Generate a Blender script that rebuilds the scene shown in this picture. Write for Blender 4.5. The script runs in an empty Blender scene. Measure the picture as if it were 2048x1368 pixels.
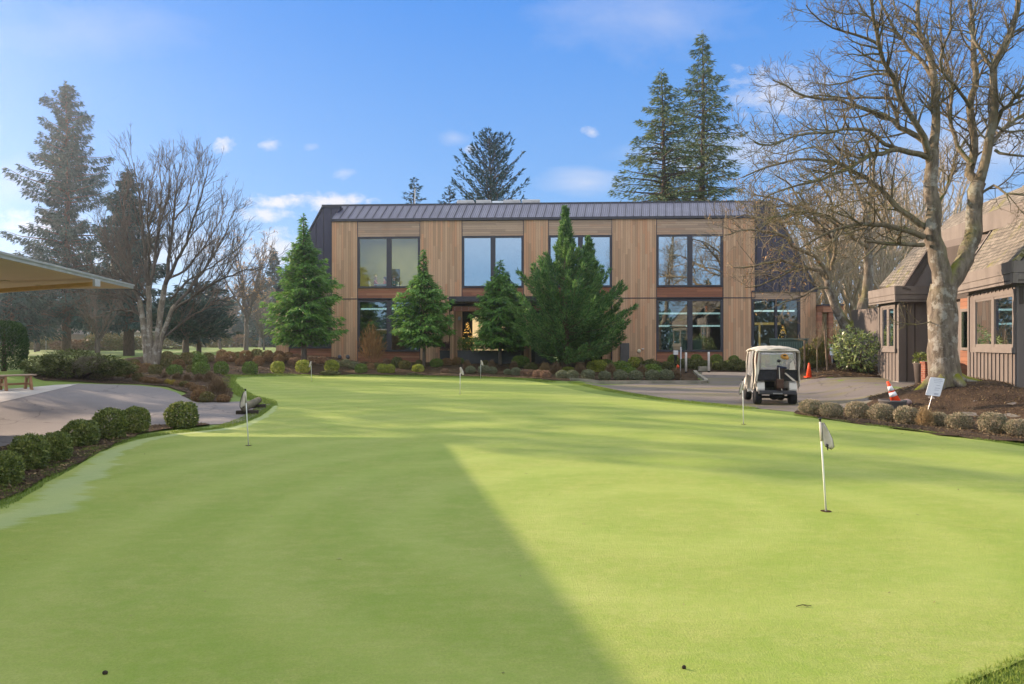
import bpy, bmesh, math, random
import numpy as np
from mathutils import Vector, Matrix, Quaternion
from mathutils.geometry import delaunay_2d_cdt
R = math.radians
SC = bpy.context.scene
COL = SC.collection
F = 2048 * 24 / 36.0      # focal length in photograph pixels
H = 1.75                  # eye height over the putting green
YH = 687.0                # horizon row in the photograph
SUN_AZ = Vector((-0.86, 0.5, 0)).normalized()   # towards the sun
SUN_EL = R(18.6)

# ------------------------------------------------------------------ terrain
def sst(a, b, t):
    t = np.clip((np.asarray(t, float) - a) / (b - a), 0, 1)
    return t * t * (3 - 2 * t)
def gau(x, y, cx, cy, sx, sy):
    return np.exp(-((x - cx) / sx) ** 2 - ((y - cy) / sy) ** 2)
EDGE_Y = [-5, 4, 8, 11.9, 13.2, 14.2, 15.4, 16.9, 18.2, 21.1, 25, 30.6, 40]
EDGE_X = [9.5, 9.6, 9.4, 8.9, 8.46, 8.08, 7.6, 7.15, 6.35, 4.6, 3.5, 2.6, 2.6]
def hgt(x, y):
    x = np.asarray(x, float); y = np.asarray(y, float)
    d = x - np.interp(y, EDGE_Y, EDGE_X)
    h = -0.2 * sst(0.3, 1.8, d) * (1 - sst(31, 38, y))
    bank = sst(-26, -21.5, x) * (1 - sst(-13, -9, x))
    h = h + 0.5 * sst(36.5, 42.5, y) + 0.42 * bank * sst(36.5, 41.5, y) * (1 - sst(44, 52, y))
    h = h + 0.35 * sst(-9.5, -14, x) * sst(10, 15, y) * (1 - sst(36, 44, y))
    h = h + 0.42 * gau(x, y, -18.2, 24.2, 3.4, 3.0)
    h = h + 0.45 * sst(60, 130, y)
    h = h + 0.12 * np.sin(x * 0.09 + 1) * np.sin(y * 0.07) * sst(48, 75, y)
    bx = sst(11.0, 13.6, x) * sst(13, 16, y) * (1 - sst(31, 37, y))
    h = h + 0.42 * bx
    h = h + 0.62 * gau(x, y, 12.35, 19.6, 2.3, 2.1)
    h = h + 0.62 * gau(x, y, 15.0, 31.0, 2.6, 2.2)
    return h
def hz(x, y): return float(hgt(x, y))
def D(px, py, d):
    return Vector(((px - 1024) / F * d, d, H - (py - YH) / F * d))
_DS = np.concatenate([np.arange(2.5, 60, 0.02), np.arange(60, 260, 0.2)])
def G(px, py, dmax=42.6):
    z = H - (py - YH) / F * _DS
    x = (px - 1024) / F * _DS
    hit = np.nonzero(hgt(x, _DS) >= z)[0]
    d = float(_DS[hit[0]]) if len(hit) else dmax
    d = min(d, dmax)
    X = (px - 1024) / F * d
    return Vector((X, d, hz(X, d)))
def pxm(d): return F / d      # photograph pixels per metre at a depth

# ------------------------------------------------------------------ mesh builder
class MB:
    def __init__(s): s.v = []; s.f = []
    def add(s, vs, fs):
        b = len(s.v); s.v.extend([tuple(p) for p in vs]); s.f.extend([tuple(b + i for i in f) for f in fs]); return s
    def box(s, c, size, rot=None):
        hx, hy, hz_ = size[0] / 2, size[1] / 2, size[2] / 2
        vs = [Vector((a * hx, b * hy, k * hz_)) for a in (-1, 1) for b in (-1, 1) for k in (-1, 1)]
        if rot is not None: vs = [rot @ p for p in vs]
        c = Vector(c)
        return s.add([p + c for p in vs], [(0, 1, 3, 2), (4, 6, 7, 5), (0, 4, 5, 1), (2, 3, 7, 6), (0, 2, 6, 4), (1, 5, 7, 3)])
    def bb(s, x0, x1, y0, y1, z0, z1):
        return s.box(((x0 + x1) / 2, (y0 + y1) / 2, (z0 + z1) / 2), (abs(x1 - x0), abs(y1 - y0), abs(z1 - z0)))
    def tube(s, pts, rad, n=8, cap=True):
        pts = [Vector(p) for p in pts]
        m = len(pts)
        if not hasattr(rad, '__len__'): rad = [rad] * m
        b = len(s.v); ref = None
        for i, p in enumerate(pts):
            t = (pts[min(i + 1, m - 1)] - pts[max(i - 1, 0)]).normalized()
            if ref is None:
                ref = t.orthogonal().normalized()
            ref = (ref - t * ref.dot(t))
            ref = ref.normalized() if ref.length > 1e-6 else t.orthogonal().normalized()
            w = t.cross(ref)
            for k in range(n):
                a = 2 * math.pi * k / n
                s.v.append(tuple(p + (ref * math.cos(a) + w * math.sin(a)) * rad[i]))
        for i in range(m - 1):
            for k in range(n):
                k2 = (k + 1) % n
                s.f.append((b + i * n + k, b + i * n + k2, b + (i + 1) * n + k2, b + (i + 1) * n + k))
        if cap:
            s.f.append(tuple(b + k for k in reversed(range(n)))); s.f.append(tuple(b + (m - 1) * n + k for k in range(n)))
        return s
    def lathe(s, prof, n=20, M=None):
        b = len(s.v)
        for r, z in prof:
            for k in range(n):
                a = 2 * math.pi * k / n
                p = Vector((r * math.cos(a), r * math.sin(a), z))
                s.v.append(tuple(M @ p if M else p))
        for i in range(len(prof) - 1):
            for k in range(n):
                k2 = (k + 1) % n
                s.f.append((b + i * n + k, b + i * n + k2, b + (i + 1) * n + k2, b + (i + 1) * n + k))
        s.f.append(tuple(b + k for k in reversed(range(n)))); s.f.append(tuple(b + (len(prof) - 1) * n + k for k in range(n)))
        return s
    def slab(s, poly, off):
        """a closed prism: 3-D polygon POLY and the same polygon moved by OFF"""
        poly = [Vector(p) for p in poly]; off = Vector(off); n = len(poly)
        return s.add(poly + [p + off for p in poly],
                     [tuple(range(n)), tuple(reversed(range(n, 2 * n)))] + [(i, n + i, n + (i + 1) % n, (i + 1) % n) for i in range(n)])
    def ball(s, c, r, n=12, m=8):
        if not hasattr(r, '__len__'): r = (r, r, r)
        vs = [(c[0], c[1], c[2] - r[2])]; fs = []
        for i in range(1, m):
            th = math.pi * i / m
            for k in range(n):
                a = 2 * math.pi * k / n
                vs.append((c[0] + r[0] * math.sin(th) * math.cos(a), c[1] + r[1] * math.sin(th) * math.sin(a), c[2] - r[2] * math.cos(th)))
        vs.append((c[0], c[1], c[2] + r[2]))
        for k in range(n): fs.append((0, 1 + (k + 1) % n, 1 + k))
        for i in range(m - 2):
            for k in range(n):
                a = 1 + i * n + k; b = 1 + i * n + (k + 1) % n
                fs.append((a, b, b + n, a + n))
        t = len(vs) - 1
        for k in range(n): fs.append((t, 1 + (m - 2) * n + k, 1 + (m - 2) * n + (k + 1) % n))
        return s.add(vs, fs)

def mesh_of(name, v, f):
    me = bpy.data.meshes.new(name)
    if isinstance(f, np.ndarray):
        v = np.ascontiguousarray(v, dtype=np.float32); k = f.shape[1]; n = len(f)
        me.vertices.add(len(v)); me.vertices.foreach_set('co', v.ravel())
        me.loops.add(n * k); me.loops.foreach_set('vertex_index', np.ascontiguousarray(f, dtype=np.int32).ravel())
        me.polygons.add(n); me.polygons.foreach_set('loop_start', np.arange(0, n * k, k, dtype=np.int32))
        me.polygons.foreach_set('loop_total', np.full(n, k, dtype=np.int32))
        me.update(calc_edges=True)
    else:
        me.from_pydata(v, [], f); me.update()
    return me
def obj(name, m, mat, parent=None, smooth=False, bevel=0, world=False, loc=None):
    """link ONE mesh object; WORLD: the builder holds world points, parent is an unrotated Empty"""
    if isinstance(m, MB):
        v = m.v
        if world and parent is not None:
            o0 = parent.location; v = [(p[0] - o0.x, p[1] - o0.y, p[2] - o0.z) for p in v]
        me = mesh_of(name, v, m.f)
    else: me = m
    if mat is not None and not len(me.materials): me.materials.append(mat)
    if smooth: me.polygons.foreach_set('use_smooth', [True] * len(me.polygons))
    o = bpy.data.objects.new(name, me); COL.objects.link(o)
    if parent is not None: o.parent = parent
    if loc is not None: o.location = loc
    if bevel:
        b = o.modifiers.new('bevel', 'BEVEL'); b.width = bevel; b.segments = 2; b.limit_method = 'ANGLE'
    return o
def recentre(o):
    """put a world-built mesh's origin at its base"""
    me = o.data; n = len(me.vertices); a = np.empty(n * 3, np.float32); me.vertices.foreach_get('co', a); a = a.reshape(-1, 3)
    c = np.array([(a[:, 0].min() + a[:, 0].max()) / 2, (a[:, 1].min() + a[:, 1].max()) / 2, a[:, 2].min()])
    me.vertices.foreach_set('co', (a - c).astype(np.float32).ravel()); me.update(); o.location = c
    return o
def tag(o, label, cat, group=None, kind=None):
    o['label'] = label; o['category'] = cat
    if group: o['group'] = group
    if kind: o['kind'] = kind
    return o
def thing(name, label, cat, loc=(0, 0, 0), rz=0, group=None):
    o = bpy.data.objects.new(name, None); COL.objects.link(o); o.location = loc; o.rotation_euler = (0, 0, rz)
    o.empty_display_size = 0.2
    return tag(o, label, cat, group)
def dup(root, loc, rz=0, label=None, group=None, scale=None):
    def cp(o, par):
        c = o.copy(); COL.objects.link(c)
        if par is not None: c.parent = par
        for k in [q for q in SC.objects if q.parent == o]: cp(k, c)
        return c
    r = cp(root, None); r.location = loc; r.rotation_euler = (0, 0, rz)
    if label: r['label'] = label
    if group: r['group'] = group
    if scale: r.scale = scale
    return r
def lettering(name, body, size, extr, m, parent, loc, rot):
    cu = bpy.data.curves.new(name, 'FONT'); cu.body = body; cu.size = size; cu.extrude = extr; t = bpy.data.objects.new('lettering_tmp', cu); COL.objects.link(t)
    me = bpy.data.meshes.new_from_object(t.evaluated_get(bpy.context.evaluated_depsgraph_get())); bpy.data.objects.remove(t); me.materials.clear(); me.materials.append(m)
    o = bpy.data.objects.new(name, me); COL.objects.link(o); o.parent = parent; o.location = loc; o.rotation_euler = rot; return o
def structure(o, label, cat):
    o['kind'] = 'structure'; o['label'] = label; o['category'] = cat; return o

# ------------------------------------------------------------------ materials
class NT:
    def __init__(s, m):
        m.use_nodes = True; s.t = m.node_tree; s.t.nodes.clear()
    def n(s, typ, **kw):
        nd = s.t.nodes.new('ShaderNode' + typ)
        ins = kw.pop('i', {})
        for k, v in kw.items(): setattr(nd, k, v)
        for k, v in ins.items():
            if isinstance(v, bpy.types.NodeSocket): s.t.links.new(v, nd.inputs[k])
            else: nd.inputs[k].default_value = v
        return nd
    def math(s, op, a, b=0.0, clamp=False): return s.n('Math', operation=op, use_clamp=clamp, i={0: a, 1: b}).outputs[0]
    def mix(s, f, a, b, mode='MIX'):
        nd = s.n('Mix', data_type='RGBA', blend_type=mode)
        for k, v in ((0, f), (6, a), (7, b)):
            if isinstance(v, bpy.types.NodeSocket): s.t.links.new(v, nd.inputs[k])
            else: nd.inputs[k].default_value = v if k == 0 else c4(v)
        return nd.outputs[2]
    def noise(s, vec, scale, detail=4, rough=0.55, dist=0.0):
        return s.n('TexNoise', i={'Vector': vec, 'Scale': scale, 'Detail': detail, 'Roughness': rough, 'Distortion': dist}).outputs[0]
    def ramp(s, f, a, b): return s.n('MapRange', i={0: f, 1: a, 2: b, 3: 0.0, 4: 1.0}).outputs[0]
    def bump(s, hgt_, strength, dist=0.02): return s.n('Bump', i={'Height': hgt_, 'Strength': strength, 'Distance': dist}).outputs[0]
    def scaled(s, vec, sc): return s.n('Mapping', i={0: vec, 3: sc}).outputs[0]
def c4(c): return (c[0], c[1], c[2], 1.0) if len(c) == 3 else tuple(c)
def finish(T, base, rough=0.6, spec=0.3, normal=None, metallic=0.0, emis=None, estr=0.0, sheen=0.0):
    p = T.n('BsdfPrincipled')
    for k, v in (('Base Color', base), ('Roughness', rough), ('Specular IOR Level', spec), ('Metallic', metallic)):
        if isinstance(v, bpy.types.NodeSocket): T.t.links.new(v, p.inputs[k])
        else: p.inputs[k].default_value = c4(v) if k == 'Base Color' else v
    if normal is not None: T.t.links.new(normal, p.inputs['Normal'])
    if emis: p.inputs['Emission Color'].default_value = c4(emis); p.inputs['Emission Strength'].default_value = estr
    o = T.n('OutputMaterial'); T.t.links.new(p.outputs[0], o.inputs[0])
    return p, o
def mat(name, col, rough=0.6, spec=0.3, col2=None, scale=4, lo=0.35, hi=0.65, detail=5, bump=0, bscale=None, metallic=0, stretch=None, emis=None, estr=0):
    m = bpy.data.materials.new(name); T = NT(m)
    co = T.n('TexCoord').outputs['Object']
    if stretch: co = T.scaled(co, stretch)
    base = c4(col); nrm = None
    if col2 is None: col2 = tuple(c * 0.82 for c in col)
    fac = T.ramp(T.noise(co, scale, detail), lo, hi)
    base = T.mix(fac, col, col2)
    if bump: nrm = T.bump(T.noise(co, bscale or scale * 4, 5), bump)
    finish(T, base, rough, spec, nrm, metallic, emis, estr)
    return m
def leafmat(name, cols, transl=0.25, rough=0.55, nscale=0.8, spec=0.25, gain=(1.5, 1.6, 1.3), tip=0):
    """foliage: a colour per leaf and broad clumps of lighter and darker growth"""
    cols = [tuple(min(.6, c * g) for c, g in zip(q, gain)) for q in cols]
    m = bpy.data.materials.new(name); T = NT(m)
    rnd = T.n('NewGeometry').outputs['Random Per Island']
    co = T.n('TexCoord').outputs['Object']
    ra = T.n('ValToRGB'); el = ra.color_ramp.elements
    while len(el) < len(cols): el.new(0.5)
    for k, c in enumerate(cols): el[k].position = k / (len(cols) - 1); el[k].color = c4(c)
    nz = T.ramp(T.noise(co, nscale, 3), 0.3, 0.7)
    f = T.math('ADD', T.math('MULTIPLY', rnd, 0.6 - .25 * tip), T.math('MULTIPLY', nz, 0.4 - .15 * tip))
    if tip: f = T.math('ADD', f, T.math('MULTIPLY', T.n('Attribute', attribute_name='tip').outputs['Fac'], .4 * tip))  # lighter tips: new growth, with sunlit edges put into the colour
    T.t.links.new(f, ra.inputs[0]); base = ra.outputs[0]
    p = T.n('BsdfPrincipled', i={'Base Color': base, 'Roughness': rough, 'Specular IOR Level': spec})
    tr = T.n('BsdfTranslucent', i={'Color': base})
    mx = T.n('MixShader', i={0: transl, 1: p.outputs[0], 2: tr.outputs[0]})
    o = T.n('OutputMaterial'); T.t.links.new(mx.outputs[0], o.inputs[0])
    return m
def barkmat(name, col, col2, moss=None, mossamt=0.5, scale=3.0, lichen=None):
    m = bpy.data.materials.new(name); T = NT(m)
    co = T.n('TexCoord').outputs['Object']
    st = T.scaled(co, (1, 1, 0.3))
    n1 = T.ramp(T.noise(st, scale * 3, 7, 0.65), 0.35, 0.65)
    base = T.mix(n1, col, col2)
    if lichen:
        base = T.mix(T.ramp(T.noise(co, 2.6, 6, 0.7), 0.52, 0.60), base, lichen)
    if moss:
        nz = T.n('SeparateXYZ', i={0: T.n('NewGeometry').outputs['Normal']}).outputs[2]
        f = T.math('MULTIPLY', T.ramp(nz, 0.0, 0.55), T.ramp(T.noise(co, 1.3, 6, 0.65), 0.62 - mossamt * 0.3, 0.68 - mossamt * 0.2))
        base = T.mix(f, base, moss)
    nrm = T.bump(T.noise(st, scale * 7, 6, 0.7), 0.9, 0.03)
    finish(T, base, 0.85, 0.15, nrm)
    return m
ORD = ['first', 'second', 'third', 'fourth', 'fifth', 'sixth', 'seventh', 'eighth', 'ninth', 'tenth', 'eleventh', 'twelfth', 'thirteenth', 'fourteenth',
       'fifteenth', 'sixteenth', 'seventeenth', 'eighteenth', 'nineteenth', 'twentieth', 'twenty-first', 'twenty-second', 'twenty-third', 'twenty-fourth',
       'twenty-fifth', 'twenty-sixth', 'twenty-seventh', 'twenty-eighth']
HAZE = 0.0006; HAZE_G = 0.80; SKY_STR = 0.10; SUN_STR = 4.7; EXPO = 1.3; CLOUD = (4.0, 3.85, 3.9); SKY_K = 4.07
SKY_C = ((.50, .70, .96), (.23, .475, .91), (.05, .28, .87)); FILL_CLOUD = (6.6, 6.8, 7.2)
# ------------------------------------------------------------------ ground materials
def grassmat(name, a, b, c, dew=None, fine=60, attr=False, big=0.25):
    m = bpy.data.materials.new(name); T = NT(m)
    co = T.n('TexCoord').outputs['Object']
    n1 = T.ramp(T.noise(co, big, 5, 0.6, 0.4), 0.36, 0.64)
    st = T.scaled(co, (1, 2.2, 1))
    n2 = T.ramp(T.noise(st, 2.4, 6, 0.62), 0.34, 0.66)
    n3 = T.ramp(T.noise(co, fine, 4, 0.75), 0.42, 0.62)
    base = T.mix(n1, a, b)
    base = T.mix(T.math('MULTIPLY', n2, 0.55), base, c)
    base = T.mix(T.math('MULTIPLY', n3, 0.6), base, tuple(k * 0.6 for k in a))
    n4 = T.ramp(T.noise(T.scaled(co, (1, 1.6, 1)), 14, 5, 0.75), 0.45, 0.66)
    base = T.mix(T.math('MULTIPLY', n4, 0.55), base, (c[0] * 1.0, c[1] * 1.0, c[2] * .8))
    n5 = T.ramp(T.noise(co, 0.9, 6, 0.7, .5), 0.42, 0.66)
    base = T.mix(T.math('MULTIPLY', n5, 0.40), base, (c[0] * .85, c[1] * .95, c[2] * .7))
    n6 = T.ramp(T.noise(T.scaled(co, (1, 1.5, 1)), 5.5, 6, 0.75), 0.5, 0.72)
    base = T.mix(T.math('MULTIPLY', n6, 0.22), base, (b[0] * 1.2, b[1] * 1.12, b[2] * 1.5))
    if attr:
        at = T.n('Attribute', attribute_name='edge').outputs['Fac']
        e = T.math('ADD', at, T.math('MULTIPLY', T.math('SUBTRACT', T.noise(T.scaled(co, (0.5, 3.2, 1)), 0.9, 5, 0.7), 0.5), 1.5))
        dewf = T.math('MULTIPLY', T.ramp(e, 0.1, 0.3), T.math('SUBTRACT', 1.0, T.ramp(e, 0.85, 1.05)))
        base = T.mix(T.math('MULTIPLY', dewf, 0.4), base, dew)
        # mower arcs, faint
        rr = T.n('VectorMath', operation='LENGTH', i={0: T.n('VectorMath', operation='SUBTRACT', i={0: co, 1: (1.5, 7.0, 0.0)}).outputs[0]}).outputs['Value']
        arc = T.math('SINE', T.math('ADD', T.math('MULTIPLY', rr, 4.6), T.math('MULTIPLY', T.noise(co, 0.35, 2), 5.0)))
        base = T.mix(T.math('MULTIPLY', T.ramp(arc, -0.2, 1.0), 0.16), base, tuple(k * 1.25 for k in b))
    nrm = T.bump(T.math('ADD', T.noise(co, fine * 1.2, 4, 0.75), T.math('MULTIPLY', T.noise(co, 12, 4), 0.6)), 0.8, 0.014)
    finish(T, base, 0.75, 0.18, nrm)
    return m
M_GREEN = grassmat('putting_grass', (0.270, 0.312, 0.066), (0.300, 0.330, 0.098), (0.180, 0.262, 0.038), dew=(0.36, 0.42, 0.26), attr=True)
M_ROUGH = grassmat('rough_grass', (0.150, 0.205, 0.038), (0.185, 0.235, 0.050), (0.100, 0.160, 0.026), fine=50, big=0.5)
def asphaltmat(name, a, b, moss=None):
    m = bpy.data.materials.new(name); T = NT(m); co = T.n('TexCoord').outputs['Object']
    base = T.mix(T.ramp(T.noise(co, 0.5, 6, 0.6), 0.35, 0.65), a, b)
    base = T.mix(T.math('MULTIPLY', T.ramp(T.noise(co, 120, 3, 0.8), 0.35, 0.7), 0.5), base, tuple(k * 1.9 for k in a))
    base = T.mix(T.math('MULTIPLY', T.ramp(T.noise(co, 60, 2, 0.8), 0.6, 0.75), 0.5), base, tuple(k * 0.35 for k in a))
    vo = T.n('TexVoronoi', feature='DISTANCE_TO_EDGE', i={'Vector': T.n('VectorMath', operation='ADD', i={0: co, 1: T.n('TexNoise', i={'Vector': co, 'Scale': 1.2, 'Detail': 5.0}).outputs['Color']}).outputs[0], 'Scale': .28}).outputs[0]
    base = T.mix(T.math('MULTIPLY', T.math('LESS_THAN', vo, .006), .55), base, tuple(k * .4 for k in a))
    if moss: base = T.mix(T.math('MULTIPLY', T.ramp(T.noise(T.scaled(co, (0.4, 1.5, 1)), 0.6, 6, 0.65), 0.5, 0.62), 0.75), base, moss)
    finish(T, base, 0.85, 0.2, T.bump(T.noise(co, 110, 4, 0.8), 0.6, 0.01))
    return m
M_DRIVE = asphaltmat('driveway_asphalt', (0.132, 0.120, 0.118), (0.160, 0.146, 0.140))
M_ROAD = asphaltmat('road_asphalt', (0.108, 0.095, 0.089), (0.138, 0.121, 0.110), moss=(0.15, 0.135, 0.060))
M_CONC = mat('concrete', (0.36, 0.34, 0.31), 0.85, 0.2, (0.29, 0.27, 0.25), 1.5, bump=0.3, bscale=60)
M_KERB = mat('kerb_concrete', (0.30, 0.27, 0.23), 0.9, 0.15, (0.15, 0.15, 0.11), 1.1, bump=0.5, bscale=40)
M_PINKPATH = mat('tan_concrete', (0.40, 0.30, 0.23), 0.85, 0.2, (0.33, 0.26, 0.20), 1.5, bump=0.3, bscale=60)
def mulchmat():
    m = bpy.data.materials.new('bark_mulch'); T = NT(m); co = T.n('TexCoord').outputs['Object']
    v = T.n('TexVoronoi', i={'Vector': T.scaled(co, (1, 1.8, 1)), 'Scale': 26.0, 'Randomness': 1.0})
    base = T.mix(T.ramp(v.outputs['Color'], 0.2, 0.9), (0.030, 0.020, 0.014), (0.085, 0.056, 0.038))
    base = T.mix(T.ramp(T.noise(co, 1.1, 6, 0.65), 0.42, 0.66), base, (0.125, 0.082, 0.052))
    base = T.mix(T.math('MULTIPLY', T.ramp(T.noise(co, 70, 3, 0.8), 0.5, 0.75), 0.6), base, (0.20, 0.14, 0.09))
    hh = T.math('ADD', T.noise(co, 30, 5, 0.8), T.math('MULTIPLY', v.outputs['Distance'], 1.2))
    finish(T, base, 0.95, 0.1, T.bump(hh, 1.0, 0.05))
    return m
M_MULCH = mulchmat()

# ------------------------------------------------------------------ ground sheets
def axis(lo, hi, flo, fhi, fine, coarse):
    a = np.arange(flo, fhi + 1e-6, fine); L = []; s = fine; p = flo
    while p > lo: s = min(s * 1.35, coarse); p -= s; L.append(p)
    Rr = []; s = fine; p = fhi
    while p < hi: s = min(s * 1.35, coarse); p += s; Rr.append(p)
    return np.concatenate([np.array(L[::-1]), a, np.array(Rr)])
xs = axis(-230, 230, -30, 24, 0.4, 12); ys = axis(-90, 250, 0, 52, 0.4, 10)
gx, gy = np.meshgrid(xs, ys)
v = np.stack([gx, gy, hgt(gx, gy)], -1).reshape(-1, 3)
nx, ny = len(xs), len(ys)
i0 = (np.arange(ny - 1)[:, None] * nx + np.arange(nx - 1)[None, :]).ravel()
f = np.stack([i0, i0 + 1, i0 + nx + 1, i0 + nx], -1)
structure(obj('ground', mesh_of('ground', v, f), M_ROUGH, smooth=True), 'rough green grass ground and fairway rising gently behind the garden', 'grass ground')

def wpoly(pts):
    """px pairs (ints/floats) or ('w', x, y) world pairs -> list of (x, y)"""
    out = []
    for p in pts:
        if p[0] == 'w': out.append((p[1], p[2]))
        else:
            q = G(p[0], p[1]); out.append((q.x, q.y))
    return out
def smoothpoly(P, it=2):
    for _ in range(it):
        Q = []
        for i in range(len(P)):
            a = P[i]; b = P[(i + 1) % len(P)]
            Q.append((a[0] * .75 + b[0] * .25, a[1] * .75 + b[1] * .25)); Q.append((a[0] * .25 + b[0] * .75, a[1] * .25 + b[1] * .75))
        P = Q
    return P
def densify(P, s):
    Q = []
    for i in range(len(P)):
        a = Vector(P[i]); b = Vector(P[(i + 1) % len(P)]); n = max(1, int((b - a).length / s))
        for k in range(n): Q.append(tuple(a.lerp(b, k / n)))
    return Q
def inpoly(P, x, y):
    P = np.asarray(P); x = np.asarray(x); y = np.asarray(y); c = np.zeros(x.shape, bool); j = len(P) - 1
    for i in range(len(P)):
        xi, yi = P[i]; xj, yj = P[j]
        if yi != yj:
            c ^= ((yi > y) != (yj > y)) & (x < (xj - xi) * (y - yi) / (yj - yi) + xi)
        j = i
    return c
def sheet(name, P, off, m, label, cat, s=0.5, jag=0.0, seed=1, lift=None):
    rng = np.random.default_rng(seed)
    P = densify(P, s)
    if jag:
        P = [(a + rng.normal(0, jag), b + rng.normal(0, jag)) for a, b in P]
    A = np.array(P); lo = A.min(0); hi = A.max(0)
    X, Y = np.meshgrid(np.arange(lo[0], hi[0], s), np.arange(lo[1], hi[1], s))
    X = X.ravel() + rng.uniform(-.1, .1, X.size) * s; Y = Y.ravel() + rng.uniform(-.1, .1, Y.size) * s
    k = inpoly(P, X, Y); X = X[k]; Y = Y[k]
    n = len(P)
    vs = [Vector(p) for p in P] + [Vector((a, b)) for a, b in zip(X, Y)]
    ov, oe, of, *_ = delaunay_2d_cdt(vs, [(i, (i + 1) % n) for i in range(n)], [], 1, 1e-5)
    vx = np.array([p.x for p in ov]); vy = np.array([p.y for p in ov])
    z = hgt(vx, vy) + off
    if lift is not None: z = z + lift(vx, vy)
    me = mesh_of(name, [tuple(q) for q in zip(vx, vy, z)], [tuple(q) for q in of])
    o = obj(name, me, m, smooth=True)
    structure(o, label, cat)
    return o, vx, vy
def pdist(P, x, y, closed=False):
    P = np.asarray(P, float); x = np.asarray(x, float); y = np.asarray(y, float); best = np.full(x.shape, 1e9)
    for i in range(len(P) - (0 if closed else 1)):
        a = P[i]; b = P[(i + 1) % len(P)]; ab = b - a; L2 = ab @ ab + 1e-9
        t = np.clip(((x - a[0]) * ab[0] + (y - a[1]) * ab[1]) / L2, 0, 1)
        best = np.minimum(best, np.hypot(x - a[0] - t * ab[0], y - a[1] - t * ab[1]))
    return best
LEFT_EDGE = [('w', -6.6, 4.6), (14, 1020), (68, 985), (137, 944), (202, 905), (273, 880), (355, 868), (465, 857), (519, 836), (549, 813)]
GREEN = wpoly([('w', -5.0, 2.6)] + LEFT_EDGE + [(545, 803), (505, 793), (480, 778), (468, 764), (474, 756), (600, 752.5), (700, 752), (820, 754.5), (900, 757.5), (1000, 758.5), (1050, 761.5),
         (1080, 765), (1120, 774), (1180, 787), (1260, 798), (1340, 807), (1420, 815), (1500, 823), (1600, 834), (1700, 847), (1800, 859), (1900, 873), (2048, 894),
         ('w', 8.9, 9.5), ('w', 7.6, 6.4), ('w', 4.6, 4.4), ('w', 3.0, 3.85), ('w', 2.05, 3.35), ('w', 1.2, 2.4), ('w', -1.5, 1.6)])
GREEN = smoothpoly(GREEN, 2)
og, vx, vy = sheet('putting_green', GREEN, 0.016, M_GREEN, 'closely mown putting green crossed by long tree shadows', 'putting green', 0.45, 0.012)
at = og.data.attributes.new('edge', 'FLOAT', 'POINT')
dl = pdist(wpoly(LEFT_EDGE), vx, vy)
at.data.foreach_set('value', np.clip(dl / np.interp(vy, [6, 8, 11, 14, 18], [.85, .65, .38, .25, .15]), 0, 3).astype(np.float32))

DRIVE = wpoly([('w', -14, 4), ('w', -9.6, 10.5), (0, 895), (60, 882), (130, 869), (200, 861), (270, 856), (330, 853), (400, 851), (470, 848), (502, 838), (530, 817), (541, 809), (520, 803), (470, 804),
               (395, 806), (372, 796), (352, 785), (320, 776), (270, 771), (200, 769), (156, 768), (0, 806), ('w', -16, 14)])
sheet('driveway', DRIVE, 0.012, M_DRIVE, 'grey asphalt driveway streaked by sunlight beside the green', 'driveway', 0.5, 0.01)
PATH = wpoly([(158, 768.5), (0, 807), ('w', -17, 14.5), ('w', -22, 16), (-120, 786), (0, 780), (60, 776), (110, 771)])
sheet('footpath', PATH, 0.020, M_CONC, 'pale concrete footpath under the wooden bench', 'footpath', 0.5)
ROADP = [(2.9, 31.0)] + [(x + 0.75, y) for x, y in zip(EDGE_X[::-1], EDGE_Y[::-1]) if 10 < y < 30] + [(14, 9), (26, 14), (26, 42), (22, 40.0), (10.6, 38.6), (9.6, 33.2), (6, 32.5)]
sheet('road', ROADP, 0.008, M_ROAD, 'brown grey asphalt road with mossy patches behind the golf cart', 'road', 0.6, 0.015)
sheet('pavement', [(10.4, 37.4), (14.0, 36.6), (19, 36.6), (24, 38.0), (24, 39.0), (19, 38.2), (14.5, 38.1), (10.8, 38.7)], 0.018, M_PINKPATH, 'tan concrete pavement crossing behind the golf cart', 'pavement', 0.5)
# mulch beds
BEDL = wpoly([('w', -10.5, 8.6), (0, 898), (60, 884), (130, 870), (200, 861), (270, 855), (340, 851), (405, 848), (425, 852), (330, 861), (290, 867), (235, 889), (170, 922), (100, 957), (60, 977), (0, 1004), ('w', -7.2, 6.4)])
sheet('mulch_bed', BEDL, 0.026, M_MULCH, 'dark bark mulch bed under the row of boxwood globes', 'mulch bed', 0.25, 0.035, lift=lambda x, y: 0.02 * np.sin(x * 7) * np.sin(y * 6))
BEDB = wpoly([(60, 752), (85, 762), (160, 765), (210, 768), (280, 769.5), (335, 774.5), (368, 785), (383, 803), (400, 806), (458, 806), (466, 795), (463, 778), (459, 762), (464, 752)]) + \
       wpoly([(600, 749.5), (700, 749), (800, 751), (900, 754), (1000, 755), (1052, 758), (1100, 761), (1140, 762.5)]) + \
       [(3.4, 32.3), (6, 32.75), (9.15, 32.75), (10.2, 38.4), (14.5, 38.5), (19, 38.6), (24, 40), (24, 44), (12, 43.6), (-10, 45), (-15, 45.2), (-16, 44.0), (-21.5, 43.6), (-24.5, 40), (-23, 33)]
sheet('mulch_bank', BEDB, 0.030, M_MULCH, 'dark mulch bank planted with shrubs before the wooden building', 'mulch bed', 0.5, 0.05, lift=lambda x, y: 0.03 * np.sin(x * 3.1) * np.sin(y * 2.7))
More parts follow.
